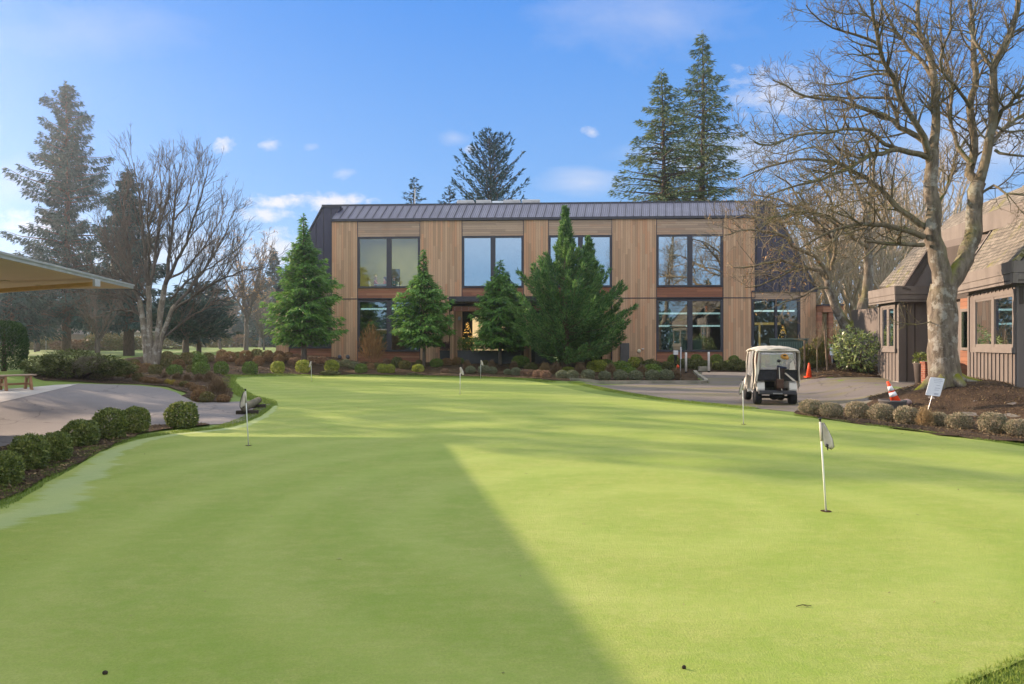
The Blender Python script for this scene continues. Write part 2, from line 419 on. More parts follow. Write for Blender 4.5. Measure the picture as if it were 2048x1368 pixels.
BEDR = wpoly([(1588, 829), (1640, 839), (1740, 853), (1850, 868), (1950, 881), (2048, 889)]) + [(11, 12), (15.5, 14), (15.5, 23.5), (13.4, 23.0), (11.2, 21.6)] + wpoly([(1745, 806), (1722, 815), (1650, 818), (1600, 822)])
sheet('mulch_mound', BEDR, 0.030, M_MULCH, 'mulch mound around the mossy bare tree and shrub row', 'mulch bed', 0.3, 0.04, lift=lambda x, y: 0.03 * np.sin(x * 5.1) * np.sin(y * 4.3))
MOUND2 = [(15.0 + 3.5 * math.cos(a) * (1 + .08 * math.sin(3 * a)), 31.2 + 3.0 * math.sin(a)) for a in np.linspace(0, 2 * math.pi, 30, endpoint=False)]
sheet('mulch_hillock', MOUND2, 0.030, M_MULCH, 'mulch mound under the rhododendron by the brown building', 'mulch bed', 0.3, 0.05, lift=lambda x, y: 0.03 * np.sin(x * 5.1) * np.sin(y * 4.3))
# kerb of the island bed
kp = [(2.75, 32.05), (3.6, 32.35), (6, 32.6), (9.0, 32.6), (9.3, 32.75), (9.55, 33.6), (10.25, 38.3)]
kb = MB()
for a, b in zip(kp[:-1], kp[1:]):
    A = Vector(a); B = Vector(b); n = max(1, int((B - A).length / 0.6))
    for i in range(n):
        p = A.lerp(B, i / n); q = A.lerp(B, (i + 1) / n); d_ = (q - p).normalized(); w = Vector((-d_.y, d_.x)) * 0.09
        z0, z1 = hz(*p), hz(*q)
        kb.add([(p.x - w.x, p.y - w.y, z0 - .1), (p.x + w.x, p.y + w.y, z0 - .1), (q.x + w.x, q.y + w.y, z1 - .1), (q.x - w.x, q.y - w.y, z1 - .1),
                (p.x - w.x, p.y - w.y, z0 + .15), (p.x + w.x, p.y + w.y, z0 + .15), (q.x + w.x, q.y + w.y, z1 + .15), (q.x - w.x, q.y - w.y, z1 + .15)],
               [(4, 5, 6, 7), (0, 4, 7, 3), (1, 2, 6, 5)] + ([(0, 1, 5, 4)] if i == 0 else []) + ([(3, 7, 6, 2)] if i == n - 1 else []))
structure(obj('kerb', kb, M_KERB), 'weathered concrete kerb edging the shrub island by the road', 'kerb')

# ------------------------------------------------------------------ grass blades, chips and litter
def cards(P, Dr, N, L, W, mid=0.45):
    S = np.cross(Dr, N); S /= np.linalg.norm(S, axis=1, keepdims=True) + 1e-9
    L = np.asarray(L)[:, None]; W = np.asarray(W)[:, None]
    v = np.stack([P, P + Dr * L * mid + S * W * .5, P + Dr * L, P + Dr * L * mid - S * W * .5], 1).reshape(-1, 3)
    n = len(P); f = np.arange(n * 4).reshape(n, 4)
    return v, f
def unit(a): return a / (np.linalg.norm(a, axis=-1, keepdims=True) + 1e-9)
def along(P, n, rng, wmin, wmax):
    P = np.asarray(P, float); seg = np.diff(P, axis=0); L = np.hypot(seg[:, 0], seg[:, 1]); c = np.concatenate([[0], np.cumsum(L)])
    t = rng.uniform(0, c[-1], n); i = np.clip(np.searchsorted(c, t) - 1, 0, len(L) - 1); k = ((t - c[i]) / L[i])[:, None]
    p = P[i] + seg[i] * k; nrm = np.stack([-seg[i][:, 1], seg[i][:, 0]], -1) / L[i][:, None]
    return p + nrm * rng.uniform(wmin, wmax, n)[:, None]
def blades(Q, rng, lo, hi, wid):
    n = len(Q); P = np.column_stack([Q, hgt(Q[:, 0], Q[:, 1]) + 0.004])
    Dr = unit(np.column_stack([rng.normal(0, .45, n), rng.normal(0, .45, n), np.ones(n)]))
    N = unit(rng.normal(0, 1, (n, 3)))
    return cards(P, Dr, N, rng.uniform(lo, hi, n), np.full(n, wid), 0.3)
rng = np.random.default_rng(3)
M_BLADE = leafmat('grass_blades', [(0.075, 0.13, 0.02), (0.14, 0.20, 0.035), (0.22, 0.25, 0.06)], 0.35, nscale=0.6, gain=(1.2, 1.2, 1.1))
le = wpoly(LEFT_EDGE)
re_ = [(x, y) for x, y in zip(EDGE_X[::-1], EDGE_Y[::-1]) if 8 <= y <= 31]
parts = [blades(along(le, 16000, rng, 0.0, 0.42), rng, .018, .05, .008),
         blades(along(wpoly([(549, 813), (545, 803), (505, 793), (480, 778), (466, 764), (470, 754)]), 7000, rng, -.1, .45), rng, .03, .08, .014),
         blades(along(wpoly([(470, 754), (600, 751), (800, 753), (1000, 757), (1050, 760), (1085, 765)]), 9000, rng, -.1, .7), rng, .04, .09, .02),
         blades(along([q for q in re_ if q[1] > 17], 9000, rng, -.12, .35), rng, .03, .07, .013), blades(along(wpoly([(1590, 832), (1640, 838.5), (1740, 852), (1850, 866), (1950, 880), (2048, 893)]), 5000, rng, -.05, .14), rng, .02, .05, .012),
         blades(along([(4.6, 4.4), (3.0, 3.85), (2.05, 3.35), (1.4, 2.7)], 42000, rng, -.04, 1.0), rng, .015, .045, .006)]
vv = []; ff = []; b = 0
for v, f in parts: vv.append(v); ff.append(f + b); b += len(v)
o = obj('fringe_grass', mesh_of('fringe_grass', np.concatenate(vv), np.concatenate(ff)), M_BLADE)
tag(o, 'longer grass fringe growing around the edge of the putting green', 'grass', kind='stuff')
# wood chips on the beds
def chips(P, n, seed, size):
    rng = np.random.default_rng(seed); A = np.array(P); lo, hi = A.min(0), A.max(0)
    X = rng.uniform(lo[0], hi[0], n * 3); Y = rng.uniform(lo[1], hi[1], n * 3); k = inpoly(P, X, Y); X = X[k][:n]; Y = Y[k][:n]; n = len(X)
    Z = hgt(X, Y) + 0.045; Dr = unit(np.column_stack([rng.normal(0, 1, n), rng.normal(0, 1, n), rng.normal(0, .35, n)])); N = unit(np.column_stack([rng.normal(0, .5, n), rng.normal(0, .5, n), np.ones(n)]))
    return cards(np.column_stack([X, Y, Z]), Dr, N, rng.uniform(.5, 1.6, n) * size, rng.uniform(.25, .5, n) * size, .5)
M_CHIP = leafmat('bark_chips', [(0.025, 0.016, 0.011), (0.06, 0.04, 0.026), (0.11, 0.07, 0.045), (0.22, 0.15, 0.09)], 0.0, 0.9, 2.0, 0.1)
vv = []; ff = []; b = 0
for v, f in (chips(BEDL, 4000, 1, .05), chips(BEDR, 9000, 2, .06), chips(BEDB, 16000, 3, .08), chips(MOUND2, 4000, 4, .09)):
    vv.append(v); ff.append(f + b); b += len(v)
o = obj('bark_chips', mesh_of('bark_chips', np.concatenate(vv), np.concatenate(ff)), M_CHIP)
tag(o, 'loose brown bark chips scattered over the mulch beds', 'bark chips', kind='stuff')
# leaf litter and small debris on the green
rng = np.random.default_rng(8); n = 260
X = rng.uniform(-6, 8, n); Y = rng.uniform(3.2, 26, n); k = inpoly(GREEN, X, Y); X = X[k]; Y = Y[k]; n = len(X)
v, f = cards(np.column_stack([X, Y, np.full(n, .022)]), unit(np.column_stack([rng.normal(0, 1, (n, 2)), rng.normal(0, .15, n)])), unit(np.column_stack([rng.normal(0, .3, (n, 2)), np.ones(n)])), rng.uniform(.012, .045, n), rng.uniform(.006, .018, n), .5)
o = obj('leaf_litter', mesh_of('leaf_litter', v, f), leafmat('dry_litter', [(0.03, 0.025, 0.02), (0.12, 0.08, 0.04), (0.20, 0.15, 0.10)], 0.1))
tag(o, 'tiny dry leaf fragments scattered over the putting green', 'leaf litter', kind='stuff')
M_CONE_ = mat('dark_litter', (.02, .016, .014), .9, .1, (.06, .045, .035), 30)
for px, py, w_, lb in ((210, 1356, .015, 'small black cone lying on the near left of the green'), (1368, 1345, .012, 'small grey cone lying near the shadow edge at the bottom')):
    q = G(px, py); mb = MB(); mb.ball((0, 0, .010), (w_, w_ * .6, .012), 10, 6); mb.ball((w_ * .5, 0, .010), (w_ * .5, w_ * .5, .010), 8, 5); o = obj('fallen_cone', mb, M_CONE_, None, True); o.location = (q.x, q.y, q.z + .014); tag(o, lb, 'cone')
q = G(1606, 1219); mb = MB(); mb.tube([(-.05, -.01, .008), (0, .004, .013), (.055, 0, .008)], [.0022, .0028, .002], 5); mb.tube([(0, .004, .012), (.03, -.025, .008)], [.002, .0015], 4); o = obj('twig', mb, M_CONE_); o.location = (q.x, q.y, q.z + .014); tag(o, 'short dark twig lying on the sunlit grass left of the nearest flag hole', 'twig')
q = G(672, 1124); v, f = cards(np.array([[0, 0, .006]]), np.array([[1., .1, .15]]), np.array([[0, .2, 1.]]), [.05], [.03], .5); o = obj('fallen_leaf', mesh_of('fallen_leaf', v, f), mat('pale_leaf', (.36, .26, .19), .7)); o.location = (q.x, q.y, q.z + .016); tag(o, 'single pale brown leaf on the shaded left of the green', 'leaf')
# ------------------------------------------------------------------ shrubs
def cat(parts):
    vv = []; ff = []; b = 0
    for v, f in parts: vv.append(v); ff.append(f + b); b += len(v)
    return np.concatenate(vv), np.concatenate(ff)
def globe_mesh(name, seed, n, leaf, flat=1.0, rough=.06, boxy=2.0, upleaf=.25):
    """a clipped shrub of unit width: leaves over a lumpy rounded form, gaps into a darker inside"""
    rng = np.random.default_rng(seed)
    u = unit(rng.normal(0, 1, (n, 3))); 
    k = (np.abs(u) ** boxy).sum(1) ** (-1 / boxy)
    ph = rng.uniform(0, 6.3, 6)
    lump = 1 + rough * (np.sin(u[:, 0] * 5 + ph[0]) * np.sin(u[:, 1] * 5 + ph[1]) + np.sin(u[:, 2] * 6 + ph[2]) * np.sin(u[:, 0] * 7 + ph[3]))
    depth = rng.choice([1.0, .93, .84, .7], n, p=[.52, .26, .14, .08]) * rng.uniform(.97, 1.04, n)
    P = u * (k * lump * depth)[:, None] * .5
    P[:, 2] = P[:, 2] * flat + .5 * flat * .96
    low = P[:, 2] < .06; P[low, 2] = .06 * rng.uniform(.3, 1.2, low.sum())
    Dr = unit(u * .55 + rng.normal(0, .6, (n, 3)) + np.array([0, 0, upleaf])); N = unit(u + rng.normal(0, .55, (n, 3)))
    v, f = cards(P, Dr, N, rng.uniform(.6, 1.25, n) * leaf, rng.uniform(.4, .7, n) * leaf)
    return mesh_of(name, v, f)
def spray_mesh(name, seed, n, w, flat=1.0, up=.8, length=.3, open_=0.1):
    """an airy twiggy shrub of unit width: stiff stems fanning out of the base"""
    rng = np.random.default_rng(seed); parts = []
    az = rng.uniform(0, 2 * math.pi, n); rr = np.sqrt(rng.uniform(0, 1, n)) * .5; zz = np.sqrt(np.clip(1 - (rr / .5) ** 2, 0, 1)) * flat * rng.uniform(.75, 1.05, n)
    tip = np.column_stack([np.cos(az) * rr, np.sin(az) * rr, np.maximum(zz, .08)])
    base = np.column_stack([np.cos(az) * rr * .25, np.sin(az) * rr * .25, np.zeros(n)])
    Dr = unit(tip - base)
    s = rng.uniform(open_, .7, n)[:, None]; P = base + (tip - base) * s
    L = np.linalg.norm(tip - P, axis=1)
    parts.append(cards(P, unit(Dr + rng.normal(0, .08, (n, 3))), unit(rng.normal(0, 1, (n, 3))), L, np.full(n, w), .5))
    m = n * 2; i = rng.integers(0, n, m); s = rng.uniform(.45, 1, m)[:, None]; P = base[i] + (tip[i] - base[i]) * s
    parts.append(cards(P, unit(Dr[i] + rng.normal(0, .5, (m, 3))), unit(rng.normal(0, 1, (m, 3))), rng.uniform(.3, 1, m) * length * .5, np.full(m, w), .5))
    return mesh_of(name, *cat(parts))
ML = {}
ML['box'] = leafmat('boxwood_leaf', [(0.014, 0.024, 0.007), (0.060, 0.080, 0.022), (0.125, 0.140, 0.036), (0.24, 0.220, 0.070)], .25, .4, 5, .4)
ML['dark'] = leafmat('dark_globe_leaf', [(0.020, 0.026, 0.012), (0.040, 0.050, 0.018), (0.085, 0.060, 0.030), (0.075, 0.095, 0.030)], .15, .6, 4, gain=(2.3, 2.3, 1.7))
ML['brown'] = leafmat('bronze_globe_leaf', [(0.036, 0.022, 0.014), (0.075, 0.042, 0.026), (0.110, 0.065, 0.040), (0.060, 0.062, 0.026)], .15, .6, 4, gain=(2.3, 2.3, 1.7))
ML['green'] = leafmat('green_globe_leaf', [(0.026, 0.050, 0.014), (0.055, 0.100, 0.024), (0.10, 0.140, 0.034)], .2, .5, 4, gain=(2.1, 1.9, 1.4))
ML['lime'] = leafmat('lime_globe_leaf', [(0.055, 0.085, 0.018), (0.115, 0.150, 0.030), (0.22, 0.235, 0.055)], .25, .5, 4, gain=(2.1, 1.9, 1.4))
ML['pink'] = leafmat('pink_heather_leaf', [(0.075, 0.050, 0.036), (0.165, 0.095, 0.078), (0.26, 0.165, 0.135)], .2, .7, 4)
ML['grey'] = leafmat('grey_heather_leaf', [(0.050, 0.058, 0.040), (0.105, 0.112, 0.078), (0.20, 0.180, 0.140)], .2, .7, 4)
ML['heath'] = leafmat('faded_heather_leaf', [(0.058, 0.064, 0.042), (0.120, 0.112, 0.080), (0.24, 0.180, 0.150), (0.28, 0.215, 0.170)], .2, .7, 4)
ML['tan'] = leafmat('tan_twig', [(0.10, 0.062, 0.036), (0.19, 0.125, 0.075), (0.30, 0.20, 0.12)], .15, .7, 4)
ML['twig'] = leafmat('brown_twig', [(0.050, 0.030, 0.020), (0.105, 0.064, 0.044), (0.165, 0.110, 0.080)], .1, .7, 4)
ML['gold'] = leafmat('gold_leaf', [(0.10, 0.075, 0.016), (0.24, 0.175, 0.035), (0.34, 0.26, 0.06)], .25, .6, 4)
ML['low'] = leafmat('groundcover_leaf', [(0.030, 0.034, 0.014), (0.062, 0.066, 0.026), (0.10, 0.088, 0.040)], .2, .6, 4)
GM = {}
def gm(kind, k):
    key = (kind, k)
    if key not in GM:
        s = hash_(kind) + k
        if kind == 'box': me = globe_mesh('boxwood_foliage', s, 5200, .088, 1.02, .05, 2.5)
        elif kind in ('dark', 'brown', 'green', 'lime'): me = globe_mesh(kind + '_foliage', s, 2000, .10, .92, .05, 2.3)
        elif kind in ('grey', 'pink'): me = globe_mesh(kind + '_foliage', s, 2200, .095, .82, .08, 2.2, .6)
        elif kind == 'heath': me = globe_mesh('heather_foliage', s, 4600, .075, .88, .09, 2.2, .7)
        elif kind in ('tan', 'twig', 'gold'): me = spray_mesh(kind + '_stems', s, 700, .014, .95 if kind != 'gold' else .7)
        else: me = globe_mesh('cover_foliage', s, 1500, .10, .42, .16, 2.0, .5)
        me.materials.append(ML[kind]); GM[key] = me
    return GM[key]
def hash_(s): return sum(ord(c) * (i + 3) for i, c in enumerate(s)) % 900
DESC = {'box': ('clipped boxwood globe with glossy green leaves', 'boxwood'), 'dark': ('clipped dark green globe shrub', 'shrub'), 'brown': ('clipped bronze brown globe shrub', 'shrub'),
        'green': ('clipped mid green globe shrub', 'shrub'), 'lime': ('yellow green globe shrub', 'shrub'), 'pink': ('pinkish brown mounded heather', 'shrub'),
        'grey': ('grey green mounded heather', 'shrub'), 'heath': ('faded grey pink heather mound', 'shrub'), 'tan': ('tan twiggy leafless shrub', 'shrub'),
        'twig': ('brown twiggy leafless shrub', 'shrub'), 'gold': ('golden yellow tuft', 'shrub'), 'low': ('low spreading dull green shrub', 'shrub')}
NAME = {'box': 'boxwood_shrub', 'dark': 'globe_shrub', 'brown': 'globe_shrub', 'green': 'globe_shrub', 'lime': 'globe_shrub', 'pink': 'heather_shrub', 'grey': 'heather_shrub', 'heath': 'heather_shrub',
        'tan': 'twiggy_shrub', 'twig': 'twiggy_shrub', 'gold': 'golden_tuft', 'low': 'low_shrub'}
srng = random.Random(5)
def shrub_row(where, group, items):
    """items: (px, base py, px width, kind[, height factor]); labels count each kind from the left of its row"""
    cnt = {}; tot = {}
    for it in items: tot[it[3]] = tot.get(it[3], 0) + 1
    for it in sorted(items, key=lambda q: q[0]):
        px, py, w, kind = it[:4]; hf = it[4] if len(it) > 4 else 1.0
        p = G(px, py); wid = w / pxm(p.y) * (.92 if kind in ('dark', 'brown', 'green') else .88 if kind == 'box' else 1.0)
        cnt[kind] = cnt.get(kind, 0) + 1
        o = bpy.data.objects.new(NAME[kind], gm(kind, srng.randrange(3))); COL.objects.link(o)
        o.location = (p.x, p.y, p.z - .02 * wid); o.rotation_euler = (srng.uniform(-.06, .06), srng.uniform(-.06, .06), srng.uniform(0, 6.28))
        o.scale = (wid * srng.uniform(.96, 1.06), wid * srng.uniform(.96, 1.06), wid * hf * srng.uniform(.95, 1.05))
        d, c = DESC[kind]
        pos = '' if tot[kind] == 1 else ORD[cnt[kind] - 1] + ' from left '
        tag(o, d + ', ' + pos + where, c, group)
shrub_row('beside the driveway', 'boxwood globes beside the driveway', [(2, 975, 70, 'box', 1.12), (60, 941, 73, 'box', 1.04), (113, 924, 57, 'box', 1.1), (160, 894, 64, 'box', .98), (219, 879, 60, 'box', 1.08), (269, 867, 52, 'box', 1.08), (364, 856, 62, 'box', .95)])
shrub_row('by the driveway yew', 'globe shrubs beside the spreading yew', [(192, 758, 24, 'dark'), (211, 757, 22, 'dark'), (230, 755, 20, 'dark'), (245, 756, 26, 'dark'), (247, 739, 22, 'dark'), (269, 737, 22, 'dark'), (266, 757, 26, 'brown'), (276, 763, 20, 'dark'), (270, 744, 24, 'brown')])
shrub_row('high on the left bank', 'globe shrubs on the left bank', [(335, 719, 20, 'dark'), (352, 726, 20, 'dark'), (374, 728, 26, 'dark'), (391, 722, 22, 'green'), (416, 724, 22, 'dark'), (444, 716, 20, 'brown'), (441, 727, 18, 'brown'), (459, 723, 24, 'brown'), (476, 719, 18, 'dark'), (492, 721, 24, 'brown'), (500, 715, 14, 'brown'), (513, 719, 24, 'dark'), (536, 718, 20, 'brown'), (540, 723, 20, 'brown'), (557, 719, 20, 'brown'), (577, 721, 20, 'brown'), (592, 721, 16, 'pink')])
shrub_row('halfway down the left bank', 'globe shrubs on the left bank', [(292, 746, 24, 'brown'), (311, 733, 26, 'dark'), (311, 750, 24, 'dark'), (335, 737, 24, 'dark'), (357, 740, 24, 'brown'), (400, 731, 26, 'green'), (384, 746, 20, 'dark'), (480, 731, 18, 'brown'), (517, 731, 22, 'brown'), (558, 728, 20, 'brown'), (590, 731, 24, 'pink', .8), (628, 729, 22, 'pink', .85), (645, 727, 16, 'pink')])
shrub_row('along the far edge of the green', 'shrubs along the far edge of the green', [(350, 751, 28, 'green', .9), (402, 750, 31, 'green', .95), (443, 749, 28, 'green', 1.1), (499, 749, 28, 'green', 1.1), (555, 747, 24, 'lime', 1.15), (606, 746, 25, 'lime', 1.1), (663, 745, 25, 'lime', 1.05), (722, 746, 23, 'green'), (765, 746, 20, 'lime'), (780, 746, 19, 'lime'), (836, 744, 21, 'lime', .8), (890, 746, 16, 'pink', .7), (941, 747, 18, 'grey'), (968, 747, 22, 'grey', .9), (985, 748, 18, 'grey')])
shrub_row('below the wooden facade', 'small shrubs below the wooden facade', [(675, 734, 15, 'grey'), (691, 734, 18, 'grey'), (707, 738, 18, 'grey'), (740, 739, 19, 'brown', .8), (754, 737, 15, 'low', 1.5), (774, 729, 15, 'pink'), (794, 735, 22, 'low', 2), (810, 738, 24, 'dark', .8), (838, 732, 15, 'dark'), (873, 734, 27, 'green', .75), (893, 732, 22, 'brown', .8), (913, 730, 18, 'brown'), (921, 728, 15, 'green'), (934, 738, 20, 'twig'), (951, 726, 14, 'green'), (971, 732, 14, 'dark'), (984, 738, 20, 'twig', 1.05), (1028, 739, 20, 'twig'), (1041, 735, 34, 'green', .8), (660, 750, 34, 'low', .6), (830, 752, 26, 'low', .5)])
shrub_row('behind the kerb', 'heather mounds behind the kerb', [(1015, 750, 15, 'grey'), (1032, 751, 19, 'grey'), (1050, 753, 18, 'pink'), (1062, 754, 17, 'pink'), (1076, 756, 19, 'pink'), (1091, 757, 20, 'pink'), (1124, 758, 23, 'grey', .9), (1145, 759, 21, 'grey'), (1176, 760, 25, 'grey'), (1209, 761, 23, 'grey'), (1240, 761, 25, 'grey'), (1272, 761, 25, 'grey'), (1305, 761, 25, 'grey'), (1333, 761, 27, 'grey')])
shrub_row('on the kerbed island', 'taller shrubs on the kerbed island', [(1090, 747, 27, 'tan'), (1112, 750, 28, 'twig'), (1160, 751, 29, 'twig'), (1221, 753, 29, 'twig'), (1283, 754, 27, 'twig'), (1352, 760, 30, 'twig'), (1195, 744, 36, 'lime', .7), (1243, 748, 40, 'green', .8), (1262, 752, 28, 'green', .7), (1268, 735, 22, 'lime'), (1305, 750, 34, 'green', .8), (1324, 756, 18, 'green'), (1136, 746, 24, 'lime', .6), (1210, 733, 30, 'green', .6), (1300, 738, 34, 'low', 1.2), (1335, 740, 30, 'low', 1.2), (1062, 742, 24, 'low', 1.4)])
shrub_row('before the right windows', 'shrubs before the right windows', [(1347, 727, 22, 'green'), (1393, 727, 22, 'green'), (1433, 727, 22, 'green'), (1468, 727, 20, 'green'), (1279, 723, 15, 'dark'), (1455, 729, 12, 'lime', .8), (1432, 733, 14, 'lime', .8), (1480, 730, 13, 'lime', .8), (1372, 736, 34, 'low', 1.2), (1400, 739, 36, 'low', 1.2), (1446, 741, 34, 'low', 1.2), (1474, 741, 40, 'low', 1.1), (1588, 738, 36, 'low', 1.2), (1625, 736, 36, 'low', 1.2), (1640, 733, 30, 'dark', .8)])
shrub_row('bordering the driveway bend', 'low border shrubs at the driveway bend', [(289, 766, 20, 'brown', .7), (303, 767, 20, 'brown', .7), (315, 768, 18, 'brown', .7), (326, 768, 18, 'twig', .7), (335, 769, 18, 'gold'), (346, 771, 18, 'gold'), (358, 774, 20, 'brown', .8), (369, 776, 20, 'dark', .8), (380, 779, 20, 'brown', .8), (391, 783, 20, 'brown', .8), (403, 787, 22, 'brown', .8), (328, 758, 18, 'twig'), (354, 760, 20, 'twig', .9), (375, 764, 22, 'twig', .9), (397, 763, 22, 'twig', .9), (419, 766, 28, 'twig'), (436, 795, 50, 'twig', .95), (398, 803, 28, 'brown'), (414, 805, 26, 'dark'), (446, 805, 24, 'brown', .8)])
shrub_row('right edge of the green', 'heather mounds along the right edge of the green', [(1622, 830, 40, 'heath', .85), (1662, 835, 42, 'heath', .85), (1714, 838, 43, 'heath', .9), (1763, 843, 44, 'heath', .9), (1810, 848, 44, 'heath', .9), (1850, 854, 38, 'tan', 1.25), (1876, 852, 36, 'heath', .9), (1919, 859, 44, 'heath', .8), (1986, 867, 50, 'heath', .95), (2037, 873, 46, 'heath', .85)])
# the tall red-stemmed bare shrub in front of the first window
p = G(743, 730); sc = 1 / pxm(p.y)
me = spray_mesh('bare_stems', 77, 420, .012, 1.55, 1, .5, 0.0); me.materials.append(leafmat('red_twig', [(0.085, 0.042, 0.022), (0.19, 0.095, 0.045), (0.30, 0.17, 0.085)], .1, .7, 4))
o = bpy.data.objects.new('bare_shrub', me); COL.objects.link(o); o.location = p; o.scale = (62 * sc, 50 * sc, 56 * sc)
tag(o, 'tall leafless shrub with reddish brown stems before the lower left window', 'bare shrub')
# spreading yew left of the driveway
yp = G(156, 757)
t = thing('spreading_yew', 'wide dark spreading yew bush with dead grey patch beside driveway', 'bush', yp); t.scale = (1.05, 1, .82)
rng = np.random.default_rng(21); parts = []
for cx, cy, cz, rx, ry, rz, n in [(-1.0, 0, .55, .75, .7, .42, 2600), (-.2, .1, .78, .95, .8, .40, 3600), (.65, 0, .62, .85, .7, .34, 2600), (1.25, .1, .42, .6, .5, .26, 1500), (-.4, -.4, .42, 1.0, .4, .3, 1800)]:
    u = unit(rng.normal(0, 1, (n, 3))); k = rng.uniform(.72, 1.06, n)[:, None]
    P = u * k * np.array([rx, ry, rz]) + np.array([cx, cy, cz]); Dr = unit(u * np.array([.9, .9, .25]) + rng.normal(0, .35, (n, 3)))
    parts.append(cards(P, Dr, unit(rng.normal(0, .4, (n, 3)) + [0, 0, 1]), rng.uniform(.07, .16, n), rng.uniform(.025, .05, n)))
obj('foliage', mesh_of('yew_foliage', *cat(parts)), leafmat('yew_leaf', [(0.016, 0.020, 0.008), (0.036, 0.045, 0.012), (0.075, 0.085, 0.022), (0.12, 0.12, 0.035)], .2, .6, 1.6), t)
n = 1500; u = unit(rng.normal(0, 1, (n, 3)) + [0, -.7, .5])
P = u * np.array([.42, .5, .27]) * rng.uniform(.8, 1.15, n)[:, None] + np.array([.62, -.28, .62])
obj('dead_twigs', mesh_of('yew_twigs', *cards(P, unit(u + rng.normal(0, .6, (n, 3))), unit(rng.normal(0, 1, (n, 3))), rng.uniform(.06, .16, n), np.full(n, .014))), leafmat('grey_twig', [(0.07, 0.055, 0.05), (0.13, 0.105, 0.095)], .05), t)
b = MB()
for k in range(9):
    a = k * .7; b.tube([(.1 * math.cos(a), .1 * math.sin(a), -.05), (.5 * math.cos(a), .35 * math.sin(a), .3), (1.1 * math.cos(a), .55 * math.sin(a), .55)], [.06, .045, .02], 6)
obj('stem', b, barkmat('yew_bark', (.05, .035, .03), (.09, .06, .05)), t, True)
# clipped arborvitae at the left border of the picture
hp = G(8, 742)
t = thing('arborvitae', 'dense clipped dark green columnar arborvitae on the lawn behind the bench', 'evergreen', hp)
rng = np.random.default_rng(31); n = 9000; az = rng.uniform(0, 2 * math.pi, n); z = rng.uniform(0, 1, n) ** .9
prof = np.interp(z, [0, .1, .5, .85, .95, 1], [.75, .9, 1, .86, .62, .15]) * rng.choice([1, .94, .86], n, p=[.6, .25, .15])
P = np.column_stack([np.cos(az) * prof * .68, np.sin(az) * prof * .68, z * 1.72 + .03])
u = np.column_stack([np.cos(az), np.sin(az), np.full(n, .9)])
obj('foliage', mesh_of('arborvitae_foliage', *cards(P, unit(u + rng.normal(0, .35, (n, 3))), unit(rng.normal(0, 1, (n, 3))), rng.uniform(.06, .13, n), rng.uniform(.025, .05, n))), leafmat('arborvitae_leaf', [(0.010, 0.026, 0.010), (0.022, 0.052, 0.016), (0.045, 0.085, 0.024)], .2, .6, 2.5), t)
b = MB(); b.tube([(0, 0, -.05), (0, 0, 1.5)], [.09, .03], 8); obj('trunk', b, barkmat('arbor_bark', (.06, .04, .03), (.09, .06, .045)), t, True)
# rhododendron on the far mulch mound
rp = G(1712, 742, 31.2)
t = thing('rhododendron', 'broad leaved rhododendron with pale green leaves on the mulch mound', 'shrub', rp)
rng = np.random.default_rng(41); n = 1500; u = unit(rng.normal(0, 1, (n, 3)))
P = u * np.array([.98, .9, .85]) * rng.choice([1.0, .8, .6], n, p=[.6, .3, .1])[:, None] * (1 + .18 * np.sin(u[:, :1] * 6) * np.sin(u[:, 2:] * 5)) + np.array([0, 0, .92])
obj('foliage', mesh_of('rhodo_foliage', *cards(P, unit(u * .6 + rng.normal(0, .6, (n, 3)) + [0, 0, -.15]), unit(u + [0, 0, .8] + rng.normal(0, .4, (n, 3))), rng.uniform(.12, .24, n), rng.uniform(.05, .085, n))),
    leafmat('rhodo_leaf', [(0.025, 0.045, 0.014), (0.07, 0.105, 0.028), (0.17, 0.19, 0.075), (0.26, 0.25, 0.12)], .25, .35, 2, .5), t)
b = MB()
for k in range(7):
    a = k * .9 + .2; b.tube([(.06 * math.cos(a), .06 * math.sin(a), -.15), (.3 * math.cos(a), .3 * math.sin(a), .5), (.6 * math.cos(a), .6 * math.sin(a), 1.1)], [.05, .035, .015], 6)
obj('stem', b, barkmat('rhodo_bark', (.07, .05, .035), (.11, .08, .055)), t, True)
